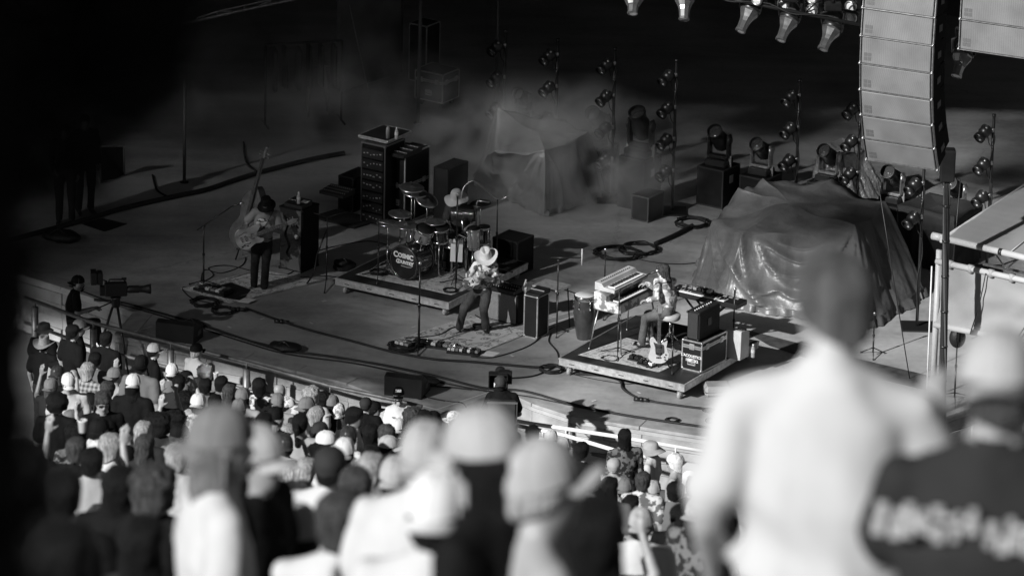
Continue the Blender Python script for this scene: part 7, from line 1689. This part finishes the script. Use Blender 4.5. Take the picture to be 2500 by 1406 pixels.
# -- further people filling the gaps between those named above
R_ = random.Random(12)
SEEN = {}
def lab16(t):
    t = 'person with '+t; w_ = t.split()[:16]
    while w_[-1] in ('a', 'the', 'and', 'with', 'of', 'in', 'over', 'an', 'by', 'to', 'at', 'below', 'behind', 'under', 'small', 'two', 'very', 'between', 'hidden', 'beside', 'near', 'before', 'right', 'left', 'whose', 'big', 'on', 'his', 'above', 'front', 'dark', 'pale', 'white', 'one', 'long', 'short'): w_ = w_[:-1]
    return ' '.join(w_)
def dv(v):
    xs = [880, 940, 1000, 1050, 1100, 1150, 1200, 1300, 1406]; ds = [84, 78, 71, 66, 60, 54, 48, 38, 30]
    return float(np.interp(v, xs, ds))
NAMED = list(PX); cnt = 0
for v in range(880, 1400, 35):
    st = int(FP*.40/dv(v)); u = 110+R_.randint(0, st)
    while u < 1740:
        uu, vv = u+R_.randint(-8, 8), v+R_.randint(-10, 10); u += st
        if vv < 800+.17*uu+ (60 if uu > 1150 else 34): continue
        if 900 < uu < 1045 and vv < 1060: continue
        if 1130 < uu < 1330 and vv < 1150: continue
        if uu > 1140 and vv < 1160+(uu-1140)*.02: continue
        dd = dv(vv)*R_.uniform(.96, 1.04); rad = FP*.2/dd
        if any(abs(uu-a)/(.50*max(rad, min(c, 90))) < 1 and abs(vv-b_)/(.50*max(rad, min(c, 90))) < 1 for a, b_, c, _ in PX): continue
        near = min(NAMED, key=lambda q: (q[0]-uu)**2+(q[1]-vv)**2); du, dvv = uu-near[0], vv-near[1]
        side = ('right of' if du > 0 else 'left of') if abs(du) > abs(dvv) else ('in front of' if dvv > 0 else 'behind')
        hr, hm_ = R_.choice([('short', 'dark'), ('short', 'brown'), ('long', 'brown'), ('long', 'dark'), ('curly', 'dark'), ('bob', 'brown'), ('short', 'dark'), ('long', 'dark'), ('vlong', 'brown'), ('bob', 'light')]); ht = R_.choice([None, None, 'capb', 'cap', 'capb', None]); hc = R_.choice('wgddkkggls') if ht else None
        tp = R_.choice(['d', 'k', 'k', 'g', 'k', 'lg', 'w', 'fd', 'pl', 'd', 'd'])
        nm = {'d': 'dark', 'k': 'black', 'g': 'grey', 'lg': 'light grey', 'w': 'white', 'fl': 'flowered', 'fd': 'dark patterned', 'pl': 'plaid', 'x': 'printed', 'l': 'leather', 's': 'straw coloured'}
        what = '%s cap and %s top' % (nm[hc], nm[tp]) if ht else '%s %s hair and %s top' % ({'dark': 'dark', 'brown': 'brown', 'light': 'fair'}[hm_], {'short': 'short', 'long': 'long', 'curly': 'curly', 'bob': 'chin length', 'vlong': 'flowing'}[hr], nm[tp])
        ns = near[3].replace('blurred person', 'person').replace(', farthest left at the rail', ''); ns = ' '.join(ns.replace('person ', 'one ').split()[:7])
        while ns.split()[-1] in ('a', 'the', 'and', 'with', 'of', 'in', 'over', 'an', 'by', 'to', 'at', 'below', 'behind', 'under', 'small', 'two', 'very', 'between', 'hidden', 'beside', 'near', 'before', 'right', 'left', 'whose', 'big', 'on', 'his', 'above', 'big'): ns = ' '.join(ns.split()[:-1])
        lb = lab16('%s, %s the %s' % (what, side, ns))
        if lb in SEEN: continue
        SEEN[lb] = 1
        C(uu, vv, 30, tp, hr, hm_, ht, hc, lb, rz=R_.uniform(-45, 20), dist=dd, skin=R_.choice([0, 0, 1]), sl=R_.choice('ttn'), bulk=R_.choice([1.0, 1.15]), hy=R_.choice([0, 0, 28, -35]), pose=R_.choice('sssssssssshfou')); cnt += 1
print('FILL', cnt)
# -- the two big foreground figures
def big(label, u, v, w, W_, pose, sl, mats, rz, key, hair, hm, bulk=1.05, vox=.016, hat=None, hatm=None, warp=.010):
    body_mesh(key, pose, sl, vox, bulk, sm=2, warp=warp); d = FP*W_/w; h = PD(u, v, d); hl = VAR[key][1].translation; R_ = Matrix.Rotation(radians(rz), 3, 'Z'); b0 = h-R_ @ V3(hl); GB.append(tuple(b0))
    return person(label, b0, rz, key, mats, hair, hm, hat, hatm, G2)
SHW = mat('big_tee_white', .40, .9)
big('big blurred person in a white tee with short hair, right foreground', 2035, 745, 178, .165, dict(shL=(-.195, -.01, 1.405), shR=(.195, -.01, 1.405), elL=(-.27, -.05, 1.13), wrL=(-.25, .12, .92), elR=(.27, .06, 1.18), wrR=(.12, .30, 1.12), hdR=(-.8, .5, 0), npR=(0, 0, -1), hed=(.0, .03, 1.635), nod=-6, yaw=32, loose=1, che=(0, -.012, 1.27)), 'short', [SK[0], SHW, JEAN, BOOT], -4, 'bigA', 'short', 'sandy', 1.04, .016, warp=.032)
r, H, J = big('big blurred person in a dark tee with pale lettering, far right', 2440, 950, 215, .195, dict(elR=(.26, .05, 1.18), wrR=(.12, .30, 1.15), hdR=(-.8, .5, 0), nod=-14, shL=(-.20, -.01, 1.41), elL=(-.24, .10, 1.18), wrL=(-.16, .30, 1.42), hdL=(.1, .2, 1), npL=(0, 1, 0)), 'short', [SK[0], mat('big_tee_dark', .02, .9), JEAN, BOOT], -6, 'bigB', 'short', 'brown', 1.2, .018, 'capb', HT['lg'])
# lettering on the back of the dark tee: blurred beyond reading in the photograph, kept as worn strokes
b = MB(); R_ = random.Random(4)
for row, (x0, x1, z0, hh) in enumerate(((-.25, -.035, 1.372, .055), (-.005, .22, 1.345, .055))):
    x_ = x0
    while x_ < x1:
        wd = R_.uniform(.02, .034)
        for s in range(4):
            px_, pz = x_+R_.uniform(0, wd), z0+R_.uniform(-hh/2, hh/2); b.box((px_, -.158-.0*abs(px_), pz), (R_.uniform(.010, .028), .012, R_.uniform(.012, hh*.8)), b=.002)
        x_ += wd+.003
b.build('shirt_lettering', mat('print_cream', .32, .8), r)
# small things held up in the crowd
def held(name, label, cat, u, v, d, build, rz=0):
    t = thing(name, label, cat, PD(u, v, d), rz); build(t)
def cup(t):
    b = MB(); b.lathe([(.030, -.055), (.042, .055)], 16, cap=False); b.lathe([(.001, -.055), (.030, -.055)], 16, cap=False); b.build('cup_wall', mat('clear_cup', .35, .2, coat=.5), t); b = MB(); b.lathe([(.041, .05), (.045, .054), (.041, .058)], 16, cap=False); b.build('cup_rim', WHT, t)
held('plastic_cup', 'clear plastic cup held up in the middle of the crowd', 'cup', 912, 1086, 72, cup)
held('plastic_cup', 'cup held up in front of the silver sequins', 'cup', 527, 918, 86, cup)
held('plastic_cup', 'bright cup raised beside the open hand at the left', 'cup', 201, 1040, 50, cup)
held('plastic_cup', 'small glass held low right of the leather cap', 'cup', 898, 1055, 74, cup)
def phone(t):
    b = MB(); b.box((0, 0, 0), (.075, .009, .15), b=.006); b.build('phone_case', BLK, t); b = MB(); b.box((0, -.006, 0), (.068, .002, .14)); b.build('phone_screen', mat('phone_screen', .08, .1), t)
held('phone', 'dark phone held up left of the beanie', 'phone', 830, 1035, 74, phone, 10)
held('phone', 'dark phone held by the person with a hand at the face', 'phone', 441, 946, 82, phone, -20)
def pack(t):
    b = MB(); b.box((0, 0, 0), (.26, .16, .34), b=.06); b.build('pack_body', mat('pack_grey', .35, .8, bump=.4), t); b = MB(); b.tube([(0, -.09, 0), (0, -.10, 0)], .10, n=24); o = b.build('round_patch', mat('pack_patch', .6, .8), t); b = MB(); b.tube([(0, -.101, 0), (0, -.104, 0)], .035, n=18); b.build('patch_centre', GRY, o)
held('backpack', 'grey backpack with a round pale patch near the big man', 'backpack', 1690, 1160, 72, pack, -20)
# ---- seating slope under the crowd
GBn = np.array(GB); xs = np.linspace(-26, 26, 105); ys = np.concatenate([np.linspace(-88, -40, 90), np.linspace(-39.6, -8.2, 90)]); V = []
GRES = GBn[:, 2]-np.array([gz(q) for q in GBn[:, 1]])
def gh(x, y):
    d2 = ((GBn[:, 0]-x)/1.0)**2+(GBn[:, 1]-y)**2; w_ = 1/(d2+.05)**2; res = GRES; k = w_.sum()
    return gz(y)+float((w_*res).sum()/(k+.15))
gm = bmesh.new(); gv = [[gm.verts.new((x, y, gh(x, y)-.02)) for y in ys] for x in xs]
for i in range(len(xs)-1):
    for j in range(len(ys)-1): gm.faces.new((gv[i][j], gv[i+1][j], gv[i+1][j+1], gv[i][j+1])).smooth = True
me = bpy.data.meshes.new('seating_slope'); gm.to_mesh(me); gm.free()
struct(link('seating_slope', me, mat('slope_stone', .12, .9, var=.3, vs=1)))
b = MB(); b.box((0, 20, PIT-.06), (300, 58.0, .1)); struct(b.build('pit_floor', mat('pit_ground', .10, .9, var=.3, vs=1)))
b = MB(); b.grid(lambda u, t: V3((-150+300*u, -130+121*t, gz(-130+121*t)-1.4)), 4, 24); struct(b.build('ground', mat('slope_stone', .12)))
SMK1, SMK2, SMK3 = 34.0, 3.0, 2.6
# ================================================================= dark tree close to the camera at the left
tb = PD(-30, 700, 6.0); gzt = gz(tb.y)-.2
t = thing('tree', 'dark out of focus tree with hanging foliage at the left edge', 'tree', (tb.x, tb.y, gzt))
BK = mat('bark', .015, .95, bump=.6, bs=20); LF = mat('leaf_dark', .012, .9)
b = MB(); b.tube([(0, 0, 0), (.0, .0, 1.2), (-.01, 0, 2.2), (-.05, -.02, 3.2)], [.06, .050, .045, .04], n=12); b.build('trunk', BK, t)
bc = PD(300, 30, 6.0)-V3((tb.x, tb.y, gzt))
b = MB(); b.tube([(-.02, 0, 2.9), (bc.x*.5, bc.y, 2.75), (bc.x, bc.y, bc.z+.35), (bc.x, bc.y, bc.z)], [.03, .025, .018, .008], n=8)
for k in range(6): b.tube([(-.04, 0, 2.6+.08*k), (-.5-.1*k, -.4+.1*k, 3.0+.12*k)], [.03, .01], n=6)
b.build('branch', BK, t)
R_ = random.Random(9); b = MB(); fs = []
def leaves(c, r, n, s):
    for _ in range(n):
        while True:
            q = V3((R_.uniform(-1, 1), R_.uniform(-1, 1), R_.uniform(-1, 1)))
            if q.length < 1: break
        p = c+V3((q.x*r[0], q.y*r[1], q.z*r[2])); a = V3((R_.gauss(0, 1), R_.gauss(0, 1), R_.gauss(0, 1))).normalized(); e = a.orthogonal().normalized(); L = s*R_.uniform(.6, 1.3)
        vs_ = [b.bm.verts.new(x) for x in (p-a*L, p+e*L*.35, p+a*L, p-e*L*.35)]; b.bm.faces.new(vs_)
leaves(bc, (.078, .09, .105), 900, .018); leaves(bc+V3((-.01, 0, .16)), (.09, .09, .08), 500, .018); leaves(PD(120, 260, 6.0)-V3((tb.x, tb.y, gzt)), (.085, .08, .12), 420, .018)
leaves(bc+V3((.02, 0, -.07)), (.05, .05, .06), 160, .016)
u_ = -LD  # sunward: unseen leaf clumps along this line are added to shade the visible foliage
for k, (dd, r, n) in enumerate(((.45, .26, 900), (.9, .40, 1300), (1.5, .5, 1300))): leaves(bc+u_*dd+V3((0, 0, .1)), (r, r, r*.8), n, .045)
for zz in range(34):
    h_ = .9+zz*.05; leaves(V3((-.02+.012*sin(zz*1.7)+max(0, 1.65-h_)*.12, 0, h_)), (.075, .08, .06), 150, .018)
tc = V3((0, 0, 1.9))
for dd, r, n in ((.5, .26, 900), (1.0, .42, 1300)): leaves(tc+u_*dd, (r, r, r*1.3), n, .045)
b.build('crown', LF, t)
# ================================================================= drifting stage smoke
c0 = P(1400, 520, 0); M3 = Matrix.Rotation(-radians(TH), 3, 'Z')
b = MB(); b.box((0, 0, 0), (15, 9, 2.7)); sm = b.build('smoke', None); sm.data.materials.clear(); sm.location = c0+V3((-2.6, 1.2, 1.42)); struct(sm, 'stuff')
m = bpy.data.materials.new('stage_smoke'); m.use_nodes = True; N = m.node_tree.nodes; L = m.node_tree.links; N.clear()
out = N.new('ShaderNodeOutputMaterial'); pv = N.new('ShaderNodeVolumePrincipled'); L.new(pv.outputs[0], out.inputs['Volume']); pv.inputs['Color'].default_value = (.9, .9, .9, 1); pv.inputs['Anisotropy'].default_value = .0
tc_ = N.new('ShaderNodeTexCoord')
def mth(op, a, b_):
    x = N.new('ShaderNodeMath'); x.operation = op
    for i, q in enumerate((a, b_)):
        if isinstance(q, (int, float)): x.inputs[i].default_value = q
        else: L.new(q, x.inputs[i])
    return x.outputs[0]
def blob(c, r):
    mp = N.new('ShaderNodeMapping'); mp.vector_type = 'TEXTURE'; mp.inputs['Location'].default_value = c; mp.inputs['Scale'].default_value = r; L.new(tc_.outputs['Object'], mp.inputs[0])
    g_ = N.new('ShaderNodeTexGradient'); g_.gradient_type = 'SPHERICAL'; L.new(mp.outputs[0], g_.inputs[0]); return mth('POWER', g_.outputs[1], 1.7)
nz = N.new('ShaderNodeTexNoise'); nz.inputs['Scale'].default_value = 1.1; nz.inputs['Detail'].default_value = 5; nz.inputs['Distortion'].default_value = .8; L.new(tc_.outputs['Object'], nz.inputs[0])
n2 = mth('MAXIMUM', mth('SUBTRACT', nz.outputs[0], .45), 0)
d_ = mth('MULTIPLY', n2, mth('ADD', mth('MULTIPLY', blob((2.2, -.2, -.7), (3.0, 2.4, 1.5)), SMK1), mth('ADD', mth('MULTIPLY', blob((-1.6, .6, .1), (5.0, 3.6, 1.7)), SMK2), mth('MULTIPLY', blob((-4.5, 2.0, .2), (3.2, 3.0, 1.6)), SMK3))))
L.new(d_, pv.inputs['Density']); sm.data.materials.append(m)
